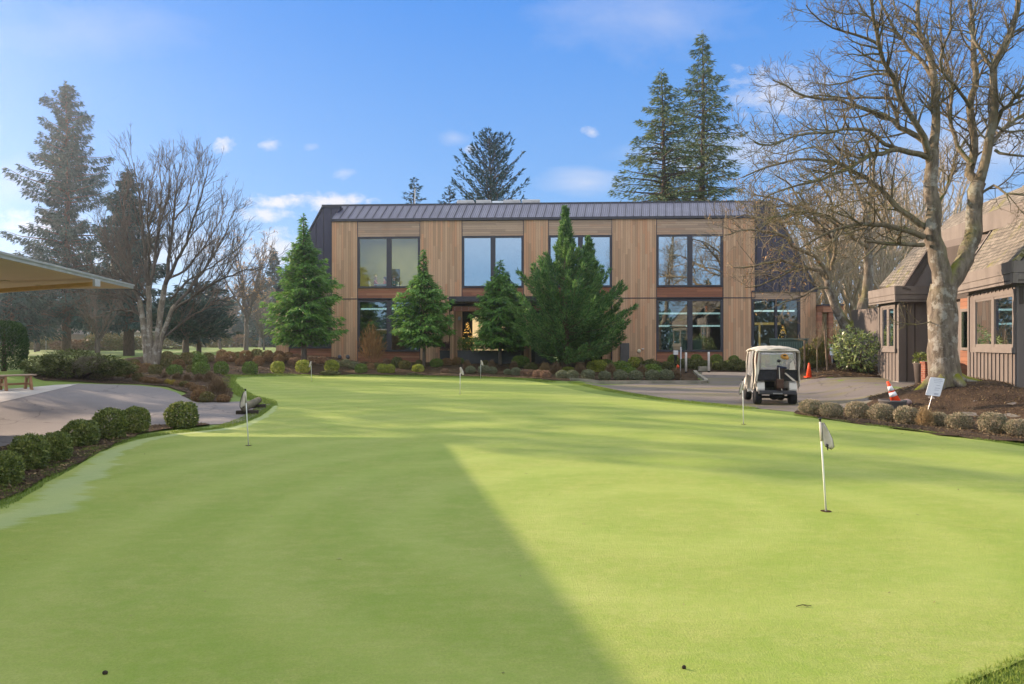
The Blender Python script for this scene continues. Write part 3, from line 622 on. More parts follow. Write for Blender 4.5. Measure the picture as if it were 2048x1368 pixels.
# ------------------------------------------------------------------ evergreens
def tipped(me, tips):
    a = me.attributes.new('tip', 'FLOAT', 'FACE'); a.data.foreach_set('value', np.concatenate(tips).astype(np.float32)); return me
def conifer(name, label, cat_, base, height, t0, prof, nbr, seed, leaf, bark, rise=.1, droop=.25, card=(.35, .11), dens=26, weep=.15, hang=0., trunk_r=.25, spread=.28, gaps=0.0, group=None, lean=(0, 0), az0=None, zpow=1.0, tipup=0.1):
    rng = np.random.default_rng(seed)
    t = thing(name, label, cat_, base, 0, group)
    b = MB(); zz = np.linspace(0, 1, 9)
    ctr = lambda q: np.column_stack([lean[0] * q ** 1.5 + .012 * height * np.sin(q * 6 + seed) * q * .5, lean[1] * q ** 1.5, q * height])
    b.tube([Vector(p) - (Vector((0, 0, .3)) if i == 0 else Vector()) for i, p in enumerate(ctr(zz))], list(trunk_r * (1 - zz) ** .8 + .012), 9)
    parts = []; tips = []; az = rng.uniform(0, 6.28)
    tt = t0 + (1 - t0) * np.linspace(0, .985, nbr) ** zpow
    for q in tt:
        az += 2.399 + rng.normal(0, .35)
        L = np.interp(q, prof[0], prof[1]) * rng.uniform(.55, 1.2)
        if gaps and rng.random() < gaps: L *= rng.uniform(.3, .65)
        if L < .04 * 1: L = .05
        c = ctr(np.array([q]))[0]; up = rise * (1 + 1.1 * q) 
        dirh = np.array([math.cos(az), math.sin(az), 0.]); per = np.array([-math.sin(az), math.cos(az), 0.])
        def path(s): return c + dirh * (L * s)[:, None] + np.array([0, 0, 1.]) * (L * (up * s - droop * s ** 1.8 + tipup * s ** 4))[:, None]
        ss = np.linspace(0, 1, 5); pp = path(ss)
        if L > .35: b.tube([tuple(p) for p in pp], list((.012 + .022 * L) * (1 - ss * .88) * min(1.0, trunk_r * 5)), 4, False)
        m = max(4, int(dens * L * (1 + .5 * (L < .8)) * (.55 if q > .8 and height < 12 else 1)))
        s = rng.beta(1.5, 1.0, m) * .98 + .02
        side = rng.choice([-1, 1], m); wdt = rng.uniform(0, 1, m) * spread * L * np.sin(np.clip(s, .05, 1) * math.pi * .82 + .25).clip(.08)
        P = path(s) + per * (side * wdt)[:, None]
        P[:, 2] -= wdt * .35 + hang * rng.random(m) ** 1.5
        P += rng.normal(0, .03, (m, 3)) * card[0] * 2
        tang = unit(path(np.minimum(s + .05, 1.05)) - path(s))
        Dr = unit(tang * .75 + per * (side * rng.uniform(.2, .9, m))[:, None] + rng.normal(0, .22, (m, 3)) + np.array([0, 0, -1.]) * weep * rng.uniform(.3, 1.7, m)[:, None])
        N = unit(rng.normal(0, .5, (m, 3)) + np.array([0, 0, 1.]))
        parts.append(cards(P, Dr, N, card[0] * rng.uniform(.55, 1.3, m), card[1] * rng.uniform(.6, 1.3, m), .4)); tips.append(np.clip((s + wdt / (spread * L + .01) * .5 - .35) / .9, 0, 1))
    # leader
    m = max(14, int(height * 1.2)); q = rng.uniform(.93, 1.0, m); P = ctr(q); a = rng.uniform(0, 6.28, m)
    Dr = unit(np.column_stack([np.cos(a), np.sin(a), rng.uniform(.3, 1.6, m)])); parts.append(cards(P, Dr, unit(rng.normal(0, 1, (m, 3))), card[0] * rng.uniform(.4, .8, m), card[1] * rng.uniform(.5, 1, m), .4)); tips.append(np.full(m, .7))
    obj('trunk', b, bark, t, True)
    obj('crown', tipped(mesh_of(name + '_crown', *cat(parts)), tips), leaf, t)
    return t
BARK_GREY = barkmat('grey_bark', (.105, .085, .070), (.20, .17, .145))
BARK_BROWN = barkmat('brown_bark', (.080, .052, .038), (.15, .10, .075))
L_CEDAR = leafmat('cedar_spray', [(0.014, 0.042, 0.012), (0.032, 0.085, 0.022), (0.065, 0.135, 0.032), (0.12, 0.19, 0.05)], .35, .55, 1.1, gain=(2.0, 2.0, 1.65), tip=1)
L_CYPRESS = leafmat('cypress_spray', [(0.014, 0.036, 0.014), (0.034, 0.075, 0.026), (0.075, 0.130, 0.042), (0.16, 0.21, 0.08)], .3, .55, .7, gain=(1.8, 1.95, 1.6))
L_SPRUCE = leafmat('spruce_needles', [(0.012, 0.028, 0.024), (0.024, 0.050, 0.042), (0.046, 0.078, 0.058)], .05, .7, .5, .1, gain=(1.0, 1.3, 1.35))
L_DEODAR = leafmat('deodar_needles', [(0.022, 0.040, 0.022), (0.048, 0.075, 0.034), (0.090, 0.115, 0.045), (0.15, 0.155, 0.065)], .25, .6, .35, gain=(1.75, 1.75, 1.7))
def tree_at(px, py, d=None):
    if d is None: return G(px, py)
    p = D(px, py, d); return Vector((p.x, p.y, hz(p.x, p.y)))
def H_(py_top, base): return H + (YH - py_top) / F * base.y - base.z
b0 = G(608, 725); m1 = 1 / pxm(b0.y)
conifer('young_cedar', 'full young green cedar with sparse spire at the left building corner', 'cedar', b0, H_(428, b0), .13, ([0, .13, .22, .32, .45, .58, .70, .8, .9, 1], [56 * m1, 60 * m1, 74 * m1, 74 * m1, 62 * m1, 46 * m1, 30 * m1, 12 * m1, 5 * m1, 2 * m1]), 230, 11, L_CEDAR, BARK_GREY, .46, .50, (.30, .085), 75, .55, .16, .16, .34)
b0 = G(848, 733); m1 = 1 / pxm(b0.y)
conifer('young_cedar', 'smaller young cedar with pale slim trunk left of the entrance', 'cedar', b0, H_(498, b0), .18, ([0, .18, .27, .4, .55, .68, .78, .87, 1], [50 * m1, 54 * m1, 64 * m1, 60 * m1, 46 * m1, 28 * m1, 11 * m1, 6 * m1, 2 * m1]), 170, 12, L_CEDAR, BARK_GREY, .46, .52, (.28, .08), 80, .55, .16, .10, .34)
b0 = G(1000, 731); m1 = 1 / pxm(b0.y)
conifer('young_cedar', 'dark young cedar shading the planter beside the entrance', 'cedar', b0, H_(520, b0), .16, ([0, .16, .25, .4, .55, .68, .78, .87, 1], [46 * m1, 48 * m1, 60 * m1, 56 * m1, 48 * m1, 34 * m1, 18 * m1, 8 * m1, 2 * m1]), 180, 13, L_CEDAR, BARK_GREY, .46, .52, (.28, .08), 80, .55, .16, .10, .34)
def cypress(name, label, base, height, prof, npl, seed, leaf, bark, trunk_r=.2, clear=.08):
    """upswept plumes, every one ending on a ragged outline"""
    rng = np.random.default_rng(seed); t = thing(name, label, 'cypress', base)
    b = MB(); b.tube([(0, 0, -.3), (.02, .02, height * .4), (0, .03, height * .97)], [trunk_r, trunk_r * .7, .015], 9); parts = []; tips = []
    for i in range(npl):
        q = clear + (1 - clear) * ((i + rng.random()) / npl) ** .78; az = i * 2.399 + rng.normal(0, .4); r = np.interp(q, prof[0], prof[1]) * (rng.uniform(.72, 1.14) if rng.random() < .7 else rng.uniform(.4, .75))
        el = np.interp(q, [0, .25, .6, .8, 1], [.05, .38, .68, 1.0, 1.35]) + rng.normal(0, .14); zt = q * height; zb = max(clear * height * .9, zt - r * math.tan(min(el, 1.3)) * .9); rb = 0
        tip = np.array([math.cos(az) * r, math.sin(az) * r, zt]); bs = np.array([0, 0, zb]); Lp = np.linalg.norm(tip - bs) + .05
        def path(s): s = s[:, None]; return bs + (tip - bs) * s + np.array([0, 0, 1.]) * (-.12 * Lp * np.sin(s * math.pi))
        if Lp > .5: b.tube([tuple(p) for p in path(np.linspace(0, 1, 5))], [.03, .022, .015, .01, .005], 4, False)
        m = int(150 * Lp ** .8 + 30); s = rng.beta(2.0, 1.05, m); w = (.04 + .11 * Lp * (1 - s) ** .8 * np.minimum(1, s * 3)) * rng.uniform(.2, 1, m) ** .6
        a = rng.uniform(0, 6.28, m); tg = unit(path(np.minimum(s + .06, 1.06)) - path(s)); n1 = unit(np.cross(tg, [.2, .1, 1.])); n2 = np.cross(tg, n1); rad = n1 * np.cos(a)[:, None] + n2 * np.sin(a)[:, None]
        P = path(s) + rad * w[:, None]; Dr = unit(tg * rng.uniform(.7, 1.2, m)[:, None] + rad * rng.uniform(.2, .9, m)[:, None] + rng.normal(0, .18, (m, 3)))
        parts.append(cards(P, Dr, unit(rng.normal(0, 1, (m, 3))), rng.uniform(.12, .30, m), rng.uniform(.035, .07, m), .4)); tips.append(np.clip((s - .45) / .55, 0, 1) * .75 + .25 * np.clip(w / (.05 + .125 * Lp), 0, 1))
    obj('trunk', b, bark, t, True); obj('crown', tipped(mesh_of(name + '_crown', *cat(parts)), tips), leaf, t); return t
b0 = G(1131, 742); m1 = 1 / pxm(b0.y)
cypress('cypress_tree', 'largest bushy green cypress with rising branches in front of the building', b0, H_(415, b0), ([0, .08, .16, .27, .38, .48, .57, .64, .72, .80, .88, .95, 1], [50 * m1, 66 * m1, 98 * m1, 124 * m1, 128 * m1, 116 * m1, 102 * m1, 78 * m1, 44 * m1, 17 * m1, 10 * m1, 5 * m1, 2 * m1]), 170, 14, L_CYPRESS, BARK_BROWN, .24, .10)
b0 = G(1176, 735, 41); m1 = 1 / pxm(b0.y)
cypress('cypress_tree', 'second cypress standing behind the largest one with lower pointed top', b0, H_(474, b0), ([0, .12, .25, .4, .55, .7, .82, .92, 1], [50 * m1, 60 * m1, 76 * m1, 76 * m1, 60 * m1, 36 * m1, 20 * m1, 10 * m1, 2 * m1]), 75, 15, L_CYPRESS, BARK_BROWN, .18, .12)
# tall conifers behind the building
b0 = tree_at(1404, 700, 64)
conifer('deodar_cedar', 'tallest open deodar cedar rising behind the right half of the building', 'conifer', b0, H_(62, b0), .36, ([0, .36, .48, .6, .72, .82, .9, .96, 1], [4.4, 4.4, 4.4, 3.9, 3.4, 2.4, 1.5, .8, .1]), 150, 16, L_DEODAR, BARK_BROWN, .12, .22, (.46, .10), 46, .35, .3, .42, .22, .18)
b0 = tree_at(1326, 700, 60)
conifer('deodar_cedar', 'broad deodar cedar behind the building left of the tallest one', 'conifer', b0, H_(138, b0), .34, ([0, .34, .45, .56, .68, .8, .9, 1], [6.4, 6.4, 5.2, 4.4, 3.4, 2.4, 1.2, .1]), 150, 17, L_DEODAR, BARK_BROWN, .12, .22, (.46, .10), 46, .3, .25, .36, .22, .12)
b0 = tree_at(982, 700, 86)
conifer('hazy_cedar', 'rounded hazy cedar rising behind the rooftop units', 'conifer', b0, H_(276, b0), .4, ([0, .4, .55, .7, .82, .92, 1], [4.2, 4.4, 4.4, 4.2, 3.4, 2.2, .8]), 110, 18, L_SPRUCE, BARK_BROWN, .55, .15, (.55, .15), 30, .1, .1, .35, .22, .1)
b0 = tree_at(829, 700, 88)
conifer('hazy_cedar', 'narrow conifer top showing above the left half of the roof', 'conifer', b0, H_(356, b0), .55, ([0, .55, .75, .9, 1], [2.6, 2.4, 1.8, 1.2, .3]), 60, 19, L_SPRUCE, BARK_BROWN, .3, .3, (.55, .16), 26, .3, .1, .3, .22, .2)
b0 = tree_at(899, 700, 90)
conifer('hazy_cedar', 'low pointed conifer top just left of the rooftop units', 'conifer', b0, H_(372, b0), .5, ([0, .5, .8, .92, 1], [3.4, 3.2, 2.0, 1.0, .2]), 60, 20, L_SPRUCE, BARK_BROWN, .3, .2, (.55, .16), 26, .3, .1, .3, .22, .1)
# far left conifers
b0 = tree_at(133, 700, 76)
conifer('tall_spruce', 'tallest ragged spruce at far left with drooping branches', 'conifer', b0, H_(160, b0), .12, ([0, .12, .25, .36, .45, .52, .58, .68, .78, .88, .95, 1], [5.6, 6.2, 6.0, 5.0, 6.0, 2.6, 5.6, 4.4, 3.2, 2.2, 1.2, .3]), 220, 23, L_SPRUCE, BARK_BROWN, .22, .34, (.46, .15), 58, .8, .55, .48, .14, .38, tipup=.22)
b0 = tree_at(258, 712, 66)
conifer('tall_spruce', 'shorter dense spruce with thick trunk behind the bare multi stemmed tree', 'conifer', b0, H_(333, b0), .16, ([0, .16, .3, .5, .65, .8, .92, 1], [3.4, 4.0, 3.8, 3.2, 2.8, 1.9, .9, .2]), 170, 24, L_SPRUCE, BARK_BROWN, .18, .36, (.46, .15), 60, .8, .5, .50, .15, .25, tipup=.2)
b0 = tree_at(20, 700, 70)
conifer('weeping_conifer', 'weeping dark conifer beyond the canopy at the left border', 'conifer', b0, 8.5, .24, ([0, .24, .4, .7, 1], [4.0, 4.2, 4.0, 3.0, 1.0]), 90, 25, L_SPRUCE, BARK_BROWN, .2, .3, (.6, .2), 24, .8, .8, .3, .25, .1)
b0 = tree_at(75, 700, 92)
conifer('weeping_conifer', 'weeping conifer with hanging branches left of the tallest spruce', 'conifer', b0, 9.0, .32, ([0, .32, .5, .8, 1], [3.2, 3.4, 3.6, 2.6, 1.0]), 80, 26, L_SPRUCE, BARK_BROWN, .2, .3, (.6, .2), 24, .8, 1.2, .3, .25, .1)
b0 = tree_at(195, 700, 84)
conifer('weeping_conifer', 'weeping conifer with hanging branches between the two tall spruces', 'conifer', b0, 10.5, .34, ([0, .34, .5, .8, 1], [3.6, 3.8, 3.6, 2.6, 1.0]), 90, 27, L_SPRUCE, BARK_BROWN, .2, .3, (.6, .2), 24, .8, 1.2, .3, .25, .1)
b0 = tree_at(372, 712, 58)
conifer('spreading_pine', 'low flat topped spreading pine beside the bare multi stemmed tree', 'pine', b0, 4.6, .34, ([0, .34, .5, .7, .85, 1], [3.4, 3.6, 3.3, 2.6, 1.6, .6]), 90, 28, L_SPRUCE, BARK_GREY, .30, .12, (.42, .14), 60, .0, .05, .30, .40, .05)
b0 = tree_at(398, 705, 84)
conifer('hazy_cedar', 'hazy dark evergreen behind the spreading pine', 'conifer', b0, H_(565, b0), .15, ([0, .15, .4, .7, .9, 1], [3.4, 4.0, 4.2, 3.6, 2.2, .6]), 90, 29, L_SPRUCE, BARK_BROWN, .3, .3, (.7, .24), 30, .3, .2, .3, .25, .1)
for k, (px, top, d, w) in enumerate([(548, 498, 150, 4.6), (523, 555, 165, 4.0), (575, 535, 160, 4.2), (455, 590, 170, 5.0), (500, 575, 185, 4.6), (430, 600, 180, 4.4)]):
    b0 = tree_at(px, 700, d)
    conifer('distant_fir', ORD[k] + ' pale misty fir beyond the fairway, ' + ['tallest', 'narrow', 'half hidden by the cedar', 'broad', 'behind the larch', 'farther left'][k], 'fir', b0, H_(top, b0), .06, ([0, .06, .3, .6, .85, 1], [w, w, w * .85, w * .55, w * .22, .1]), 110, 60 + k, L_SPRUCE, BARK_BROWN, .1, .25, (1.0, .40), 22, .4, .3, .3, .25, .1, group='misty firs beyond the fairway')

# ------------------------------------------------------------------ bare trees
class Bare:
    def __init__(s, seed): s.r = np.random.default_rng(seed); s.tips = []; s.B = []
    def br(s, pts, rad): s.B.append((np.asarray(pts, float), np.asarray(rad, float)))
    def mesh(s, name):
        vv = []; ff = []; b = 0
        for P, r in s.B:
            m = len(P); n = 9 if r[0] > .12 else 6 if r[0] > .03 else 4 if r[0] > .012 else 3
            T = np.gradient(P, axis=0); T = unit(T)
            ref = np.cross(T[0], [0.3, 0.2, 0.9]); ref = ref / (np.linalg.norm(ref) + 1e-9)
            a = np.arange(n) * 2 * math.pi / n; ca = np.cos(a)[:, None]; sa = np.sin(a)[:, None]
            for i in range(m):
                ref = ref - T[i] * ref.dot(T[i]); ref = ref / (np.linalg.norm(ref) + 1e-9); w = np.cross(T[i], ref)
                rr = r[i] * (1 + (.07 * np.sin(a * 3 + i * 1.3)[:, None] if n > 6 else 0))
                vv.append(P[i] + (ca * ref + sa * w) * rr)
            k = np.arange(n); k2 = (k + 1) % n
            for i in range(m - 1):
                ff.append(np.stack([b + i * n + k, b + i * n + k2, b + (i + 1) * n + k2, b + (i + 1) * n + k], -1))
            b += m * n
        return mesh_of(name, np.concatenate(vv), np.concatenate(ff))
    def grow(s, P0, d0, L, r0, depth, spec):
        """one wandering shoot and, recursively, the shoots it carries"""
        r = s.r; n = max(3, min(9, int(L / spec['seg']) + 2)); st = L / (n - 1)
        P = [np.asarray(P0, float)]; d = unit(np.asarray(d0, float)); ds = [d]
        for i in range(n - 1):
            d = unit(d + r.normal(0, spec['wig'], 3) + np.array([0, 0, spec['up']])); P.append(P[-1] + d * st); ds.append(d)
        rad = r0 * (1 - .72 * np.linspace(0, 1, n)); s.br(P, np.maximum(rad, spec['rmin'] * .7))
        if depth <= 0: s.tips.append(P[-1]); return
        s.kids(P, ds, rad, L, depth, spec)
    def kids(s, P, ds, rad, L, depth, spec, first=.2, Lk=None):
        r = s.r; P = np.asarray(P); n = len(P); m = max(2, int(L * spec['den'][depth])); 
        for q in np.sort(r.uniform(first, 1, m)):
            x = q * (n - 1); i = min(int(x), n - 2); p = P[i] + (P[i + 1] - P[i]) * (x - i); t = np.asarray(ds[i])
            o = unit(np.cross(t, r.normal(0, 1, 3)) + np.array([0, 0, spec['kup']])); ang = r.uniform(*spec['ang'])
            d = unit(t * math.cos(ang) + o * math.sin(ang))
            l = (spec['len'][depth] * r.uniform(.5, 1.3)) * (1.1 - .45 * q)
            rr = min(np.interp(x, np.arange(n), rad) * .6, spec['rad'][depth])
            s.grow(p, d, l, max(rr, spec['rmin']), depth - 1, spec)
    def limb(s, pts, r0, r1, spec, depth=3, first=.25, wob=.02):
        """a hand-placed limb through POINTS with shoots along it"""
        pts = [np.asarray(p, float) for p in pts]; Q = []
        for i in range(len(pts) - 1):
            a = pts[max(i - 1, 0)]; b = pts[i]; c = pts[i + 1]; d = pts[min(i + 2, len(pts) - 1)]; k = max(2, int(np.linalg.norm(c - b) / .35))
            for j in range(k):
                t = j / k; Q.append(.5 * (2 * b + (c - a) * t + (2 * a - 5 * b + 4 * c - d) * t * t + (3 * b - a - 3 * c + d) * t ** 3))
        Q.append(pts[-1]); Q = np.array(Q); n = len(Q); Q[1:-1] += s.r.normal(0, wob, (n - 2, 3))
        rad = r1 + (r0 - r1) * (1 - np.linspace(0, 1, n)) ** 1.0
        s.br(Q, rad); ds = unit(np.gradient(Q, axis=0)); L = np.linalg.norm(np.diff(Q, axis=0), axis=1).sum()
        if depth > 0: s.kids(Q, ds, rad, L, depth, spec, first)
        return Q
def px3(pts, d0):
    return [D(p[0], p[1], d0 + (p[2] if len(p) > 2 else 0)) for p in pts]
def seedlings(tips, rng, n, size):
    """clusters of old seeds and last leaves left on the twig tips"""
    T = np.array(tips); T = T[rng.integers(0, len(T), n)] + rng.normal(0, .03, (n, 3))
    return cards(T, unit(rng.normal(0, 1, (n, 3)) + [0, 0, -.6]), unit(rng.normal(0, 1, (n, 3))), rng.uniform(.6, 1.4, n) * size, rng.uniform(.3, .6, n) * size)
MOSS_BARK = barkmat('mossy_maple_bark', (.078, .062, .048), (.205, .172, .135), (.14, .145, .014), .66, 2.6, (.27, .255, .225))
TWIG_BARK = barkmat('twig_bark', (.125, .098, .064), (.25, .20, .132), (.095, .10, .03), .3, 3)
GREY_TWIG = barkmat('grey_twig_bark', (.075, .060, .048), (.14, .118, .096), None, 0, 3)
PALE_BARK = barkmat('pale_bark', (.27, .215, .15), (.44, .36, .26), (.13, .14, .03), .25, 3)
def shift(o_mesh, base):
    n = len(o_mesh.vertices); a = np.empty(n * 3, np.float32); o_mesh.vertices.foreach_get('co', a); a = a.reshape(-1, 3) - np.array(base, np.float32)
    o_mesh.vertices.foreach_set('co', a.ravel()); o_mesh.update(); return o_mesh
# the big mossy maple in front of the brown building
d0 = 19.3; base = D(1890, 757, d0); base.z = hz(base.x, base.y) - .05
SP = dict(seg=.28, wig=.19, up=.02, den={3: 5.0, 2: 6.0, 1: 7.5}, len={3: 1.25, 2: .66, 1: .32}, rad={3: .032, 2: .014, 1: .0085}, rmin=.0062, ang=(.5, 1.15), kup=.25)
T = Bare(101); t = thing('mossy_maple', 'large bare maple with mossy forked trunk on the mulch mound by the brown building', 'bare tree', base)
trunk = Bare(102)
def tl(pts, r): trunk.br(np.array([list(p) for p in px3(pts, d0)]), r)
q = trunk.limb(px3([(1890, 800), (1890, 760), (1887, 720), (1885, 680), (1884, 640), (1886, 600), (1888, 568)], d0), .50, .36, SP, 0, wob=.012)
B0 = trunk.B[0]; B0[1][:] = np.interp(np.linspace(0, 1, len(B0[1])), [0, .16, .3, .5, .75, 1], [.50, .43, .385, .375, .37, .35])
for a_, l_ in ((-.35, 1.0), (2.9, .85), (3.9, .6), (5.0, .55), (1.2, .8)):
    ex_, ey_ = base.x + l_ * math.cos(a_), base.y + l_ * math.sin(a_); mx_, my_ = base.x + .52 * math.cos(a_), base.y + .52 * math.sin(a_)
    trunk.br([[base.x + .22 * math.cos(a_), base.y + .22 * math.sin(a_), base.z + .28], [mx_, my_, hz(mx_, my_) + .03], [ex_, ey_, hz(ex_, ey_) - .06]], [.18, .13, .06])
trunk.limb(px3([(1888, 580), (1882, 540), (1876, 500), (1866, 455), (1868, 410), (1862, 360), (1866, 300)], d0), .27, .15, SP, 0)
trunk.limb(px3([(1888, 585), (1908, 556), (1930, 520), (1942, 480), (1948, 440), (1951, 400), (1956, 365)], d0), .24, .19, SP, 0)
up = [([(1866, 305), (1870, 260), (1870, 215), (1870, 147), (1850, 86), (1836, 46), (1840, -40)], .15, .045, 0),
      ([(1860, 330), (1848, 276), (1810, 215), (1784, 153), (1760, 92), (1747, 37), (1742, -30)], .12, .035, -1.2),
      ([(1868, 160), (1845, 125), (1821, 101), (1796, 66), (1772, 30), (1752, -20)], .075, .03, .8),
      ([(1955, 370), (1942, 345), (1947, 307), (1940, 215), (1950, 144), (1947, 52), (1930, -40)], .15, .045, .6),
      ([(1956, 370), (1968, 330), (1980, 276), (1990, 215), (1988, 138), (2012, 86), (2036, 18), (2046, -50)], .16, .06, -.6),
      ([(1987, 261), (2006, 222), (2028, 196), (2060, 160), (2120, 120)], .08, .03, -1.0), ([(1980, 290), (2010, 255), (2050, 225), (2110, 190)], .07, .03, 1.0),
      ([(1945, 330), (1915, 290), (1900, 230), (1905, 170), (1890, 110), (1878, 40)], .08, .03, 1.4),
      ([(1988, 138), (1960, 100), (1940, 50), (1960, -10), (1950, -60)], .06, .02, .5),
      ([(1940, 215), (1918, 180), (1895, 160), (1880, 120), (1900, 60), (1905, -20)], .06, .02, -1.5),
      ([(1847, 490), (1805, 489), (1761, 486), (1730, 482)], .075, .04, -.3), ([(1848, 474), (1790, 453), (1746, 449), (1691, 453), (1647, 468), (1600, 497)], .10, .025, -.8),
      ([(1852, 455), (1841, 449), (1797, 417), (1764, 384), (1730, 352), (1707, 344), (1680, 328), (1640, 322), (1593, 319), (1532, 335), (1485, 355)], .12, .02, .4),
      ([(1864, 320), (1839, 310), (1800, 301), (1762, 304), (1725, 319), (1701, 338), (1660, 352), (1630, 362), (1563, 378), (1520, 405)], .10, .02, -1.0),
      ([(1866, 300), (1836, 276), (1800, 252), (1768, 233), (1716, 212), (1679, 200), (1612, 193), (1575, 172), (1545, 160)], .10, .018, .5),
      ([(1808, 214), (1793, 200), (1750, 196), (1701, 196), (1640, 190), (1600, 196)], .06, .018, 1.2),
      ([(1800, 300), (1772, 289), (1735, 261), (1690, 258), (1655, 264), (1587, 273), (1540, 290), (1510, 285)], .07, .018, -1.8),
      ([(1784, 153), (1750, 150), (1710, 158), (1660, 170), (1620, 165)], .05, .015, .9), ([(1760, 92), (1730, 75), (1690, 62), (1640, 40), (1612, 10)], .05, .015, -.9),
      ([(1747, 37), (1715, 28), (1670, 25), (1640, 5)], .035, .012, .3), ([(1845, 80), (1810, 60), (1790, 20), (1780, -20)], .04, .015, 1.3),
      ([(1868, 420), (1890, 385), (1902, 350), (1918, 300), (1935, 270)], .06, .02, 1.0), ([(1951, 400), (1985, 372), (2010, 385), (2048, 392), (2090, 400)], .05, .02, -.8),
      ([(1985, 250), (2015, 265), (2048, 262), (2095, 280)], .05, .018, .9), ([(1990, 300), (2020, 310), (2060, 316), (2110, 330)], .05, .018, -.4),
      ([(1764, 384), (1740, 395), (1700, 402), (1660, 420), (1630, 410)], .04, .015, 1.5), ([(1691, 453), (1660, 430), (1620, 425), (1570, 430), (1530, 440)], .035, .014, -1.5),
      ([(1680, 328), (1650, 300), (1610, 295), (1570, 310), (1530, 300)], .035, .014, 1.2), ([(1868, 640), (1842, 648), (1815, 647), (1795, 645)], .02, .008, -.5)]
for pts, r0, r1, dd in up:
    n = len(pts)
    T.limb(px3([(p[0], p[1], dd * i / (n - 1) * 1.6) for i, p in enumerate(pts)], d0), r0 * .86, r1 * .9, SP, 3 if len(pts) > 4 or r0 > .045 else 2, .18)
obj('trunk', shift(trunk.mesh('maple_trunk'), base), MOSS_BARK, t, True)
obj('limbs', shift(T.mesh('maple_limbs'), base), barkmat('mossy_limb_bark', (.092, .073, .048), (.205, .168, .112), (.085, .092, .016), .55, 3, (.19, .175, .14)), t, True)
rng = np.random.default_rng(7); v, f = seedlings(T.tips, rng, 2600, .05)
obj('dry_seeds', shift(mesh_of('maple_seeds', v, f), base), leafmat('dry_seed', [(0.09, 0.06, 0.035), (0.17, 0.12, 0.07), (0.22, 0.13, 0.07)], .2), t)
print('maple tips', len(T.tips))
# the second maple behind the rhododendron
d0 = 34.0; base = D(1694, 715, d0); base.z = hz(base.x, base.y) - .05
SP2 = dict(seg=.4, wig=.18, up=.02, den={3: 2.5, 2: 3.6, 1: 4.4}, len={3: 1.8, 2: .95, 1: .48}, rad={3: .035, 2: .017, 1: .011}, rmin=.0095, ang=(.5, 1.2), kup=.2)
T = Bare(111); t = thing('mossy_maple', 'smaller bare maple with a few orange leaves right of the wooden building', 'bare tree', base)
trunk = Bare(112)
trunk.limb(px3([(1694, 730), (1694, 700), (1696, 670), (1698, 655)], d0), .42, .36, SP2, 0)
trunk.limb(px3([(1697, 665), (1680, 630), (1664, 595), (1656, 560)], d0), .27, .17, SP2, 0)
trunk.limb(px3([(1698, 665), (1718, 630), (1732, 590), (1736, 550), (1738, 480), (1732, 430)], d0), .28, .17, SP2, 0)
for pts, r0, r1, dd in [([(1657, 570), (1640, 545), (1600, 530), (1560, 522), (1510, 532), (1468, 535)], .12, .03, .5), ([(1658, 560), (1640, 520), (1600, 500), (1560, 470), (1500, 460), (1450, 470)], .12, .03, -1), ([(1656, 565), (1660, 520), (1648, 470), (1610, 430), (1560, 400), (1500, 390)], .13, .03, 1),
                        ([(1665, 540), (1672, 490), (1668, 430), (1650, 380), (1620, 340)], .11, .03, -1), ([(1736, 500), (1700, 470), (1660, 440), (1600, 410), (1540, 415)], .11, .03, -1.5), ([(1733, 440), (1720, 390), (1700, 340), (1690, 290)], .12, .03, .5),
                        ([(1734, 430), (1745, 380), (1750, 320), (1760, 260)], .12, .03, 0), ([(1737, 480), (1770, 430), (1790, 380), (1820, 340)], .1, .03, 1.5), ([(1660, 575), (1630, 580), (1590, 600), (1550, 610)], .07, .025, -1), ([(1648, 470), (1600, 450), (1550, 440), (1490, 420)], .08, .025, 2),
                        ([(1672, 490), (1640, 450), (1590, 380), (1550, 350)], .08, .025, -2), ([(1737, 520), (1760, 500), (1790, 480), (1820, 470)], .08, .025, .5), ([(1600, 530), (1560, 550), (1520, 570), (1490, 575)], .06, .02, .5), ([(1560, 470), (1530, 440), (1490, 430), (1455, 440)], .05, .02, 1)]:
    n = len(pts); T.limb(px3([(p[0], p[1], dd * i / (n - 1) * 2) for i, p in enumerate(pts)], d0), r0, r1, SP2, 3, .15, .04)
obj('trunk', shift(trunk.mesh('maple_trunk'), base), MOSS_BARK, t, True)
obj('limbs', shift(T.mesh('maple_limbs'), base), TWIG_BARK, t, True)
v, f = seedlings(T.tips, rng, 500, .14)
obj('dry_leaves', shift(mesh_of('maple_leaves', v, f), base), leafmat('orange_leaf', [(0.16, 0.075, 0.03), (0.26, 0.13, 0.06), (0.30, 0.20, 0.11)], .3), t)
# multi-stemmed bare tree on the left bank
d0 = 37.5; base = D(300, 726, d0); base.z = hz(base.x, base.y) - .05
SP3 = dict(seg=.4, wig=.09, up=.07, den={3: 3.4, 2: 3.8, 1: 4.2}, len={3: 2.0, 2: 1.0, 1: .5}, rad={3: .030, 2: .015, 1: .010}, rmin=.0088, ang=(.3, .7), kup=.4)
T = Bare(121); t = thing('multi_stem_tree', 'bare multi stemmed tree with pale trunks on the left shrub bank', 'bare tree', base)
stems = Bare(122)
for pts, r0, r1 in [([(296, 735), (292, 690), (285, 640), (278, 600)], .20, .13), ([(303, 735), (300, 680), (299, 620), (297, 570)], .19, .12), ([(309, 735), (314, 680), (322, 620), (330, 570)], .20, .13), ([(313, 735), (318, 700), (332, 650), (350, 610)], .15, .10)]:
    stems.limb(px3(pts, d0), r0, r1, SP3, 0, wob=.02)
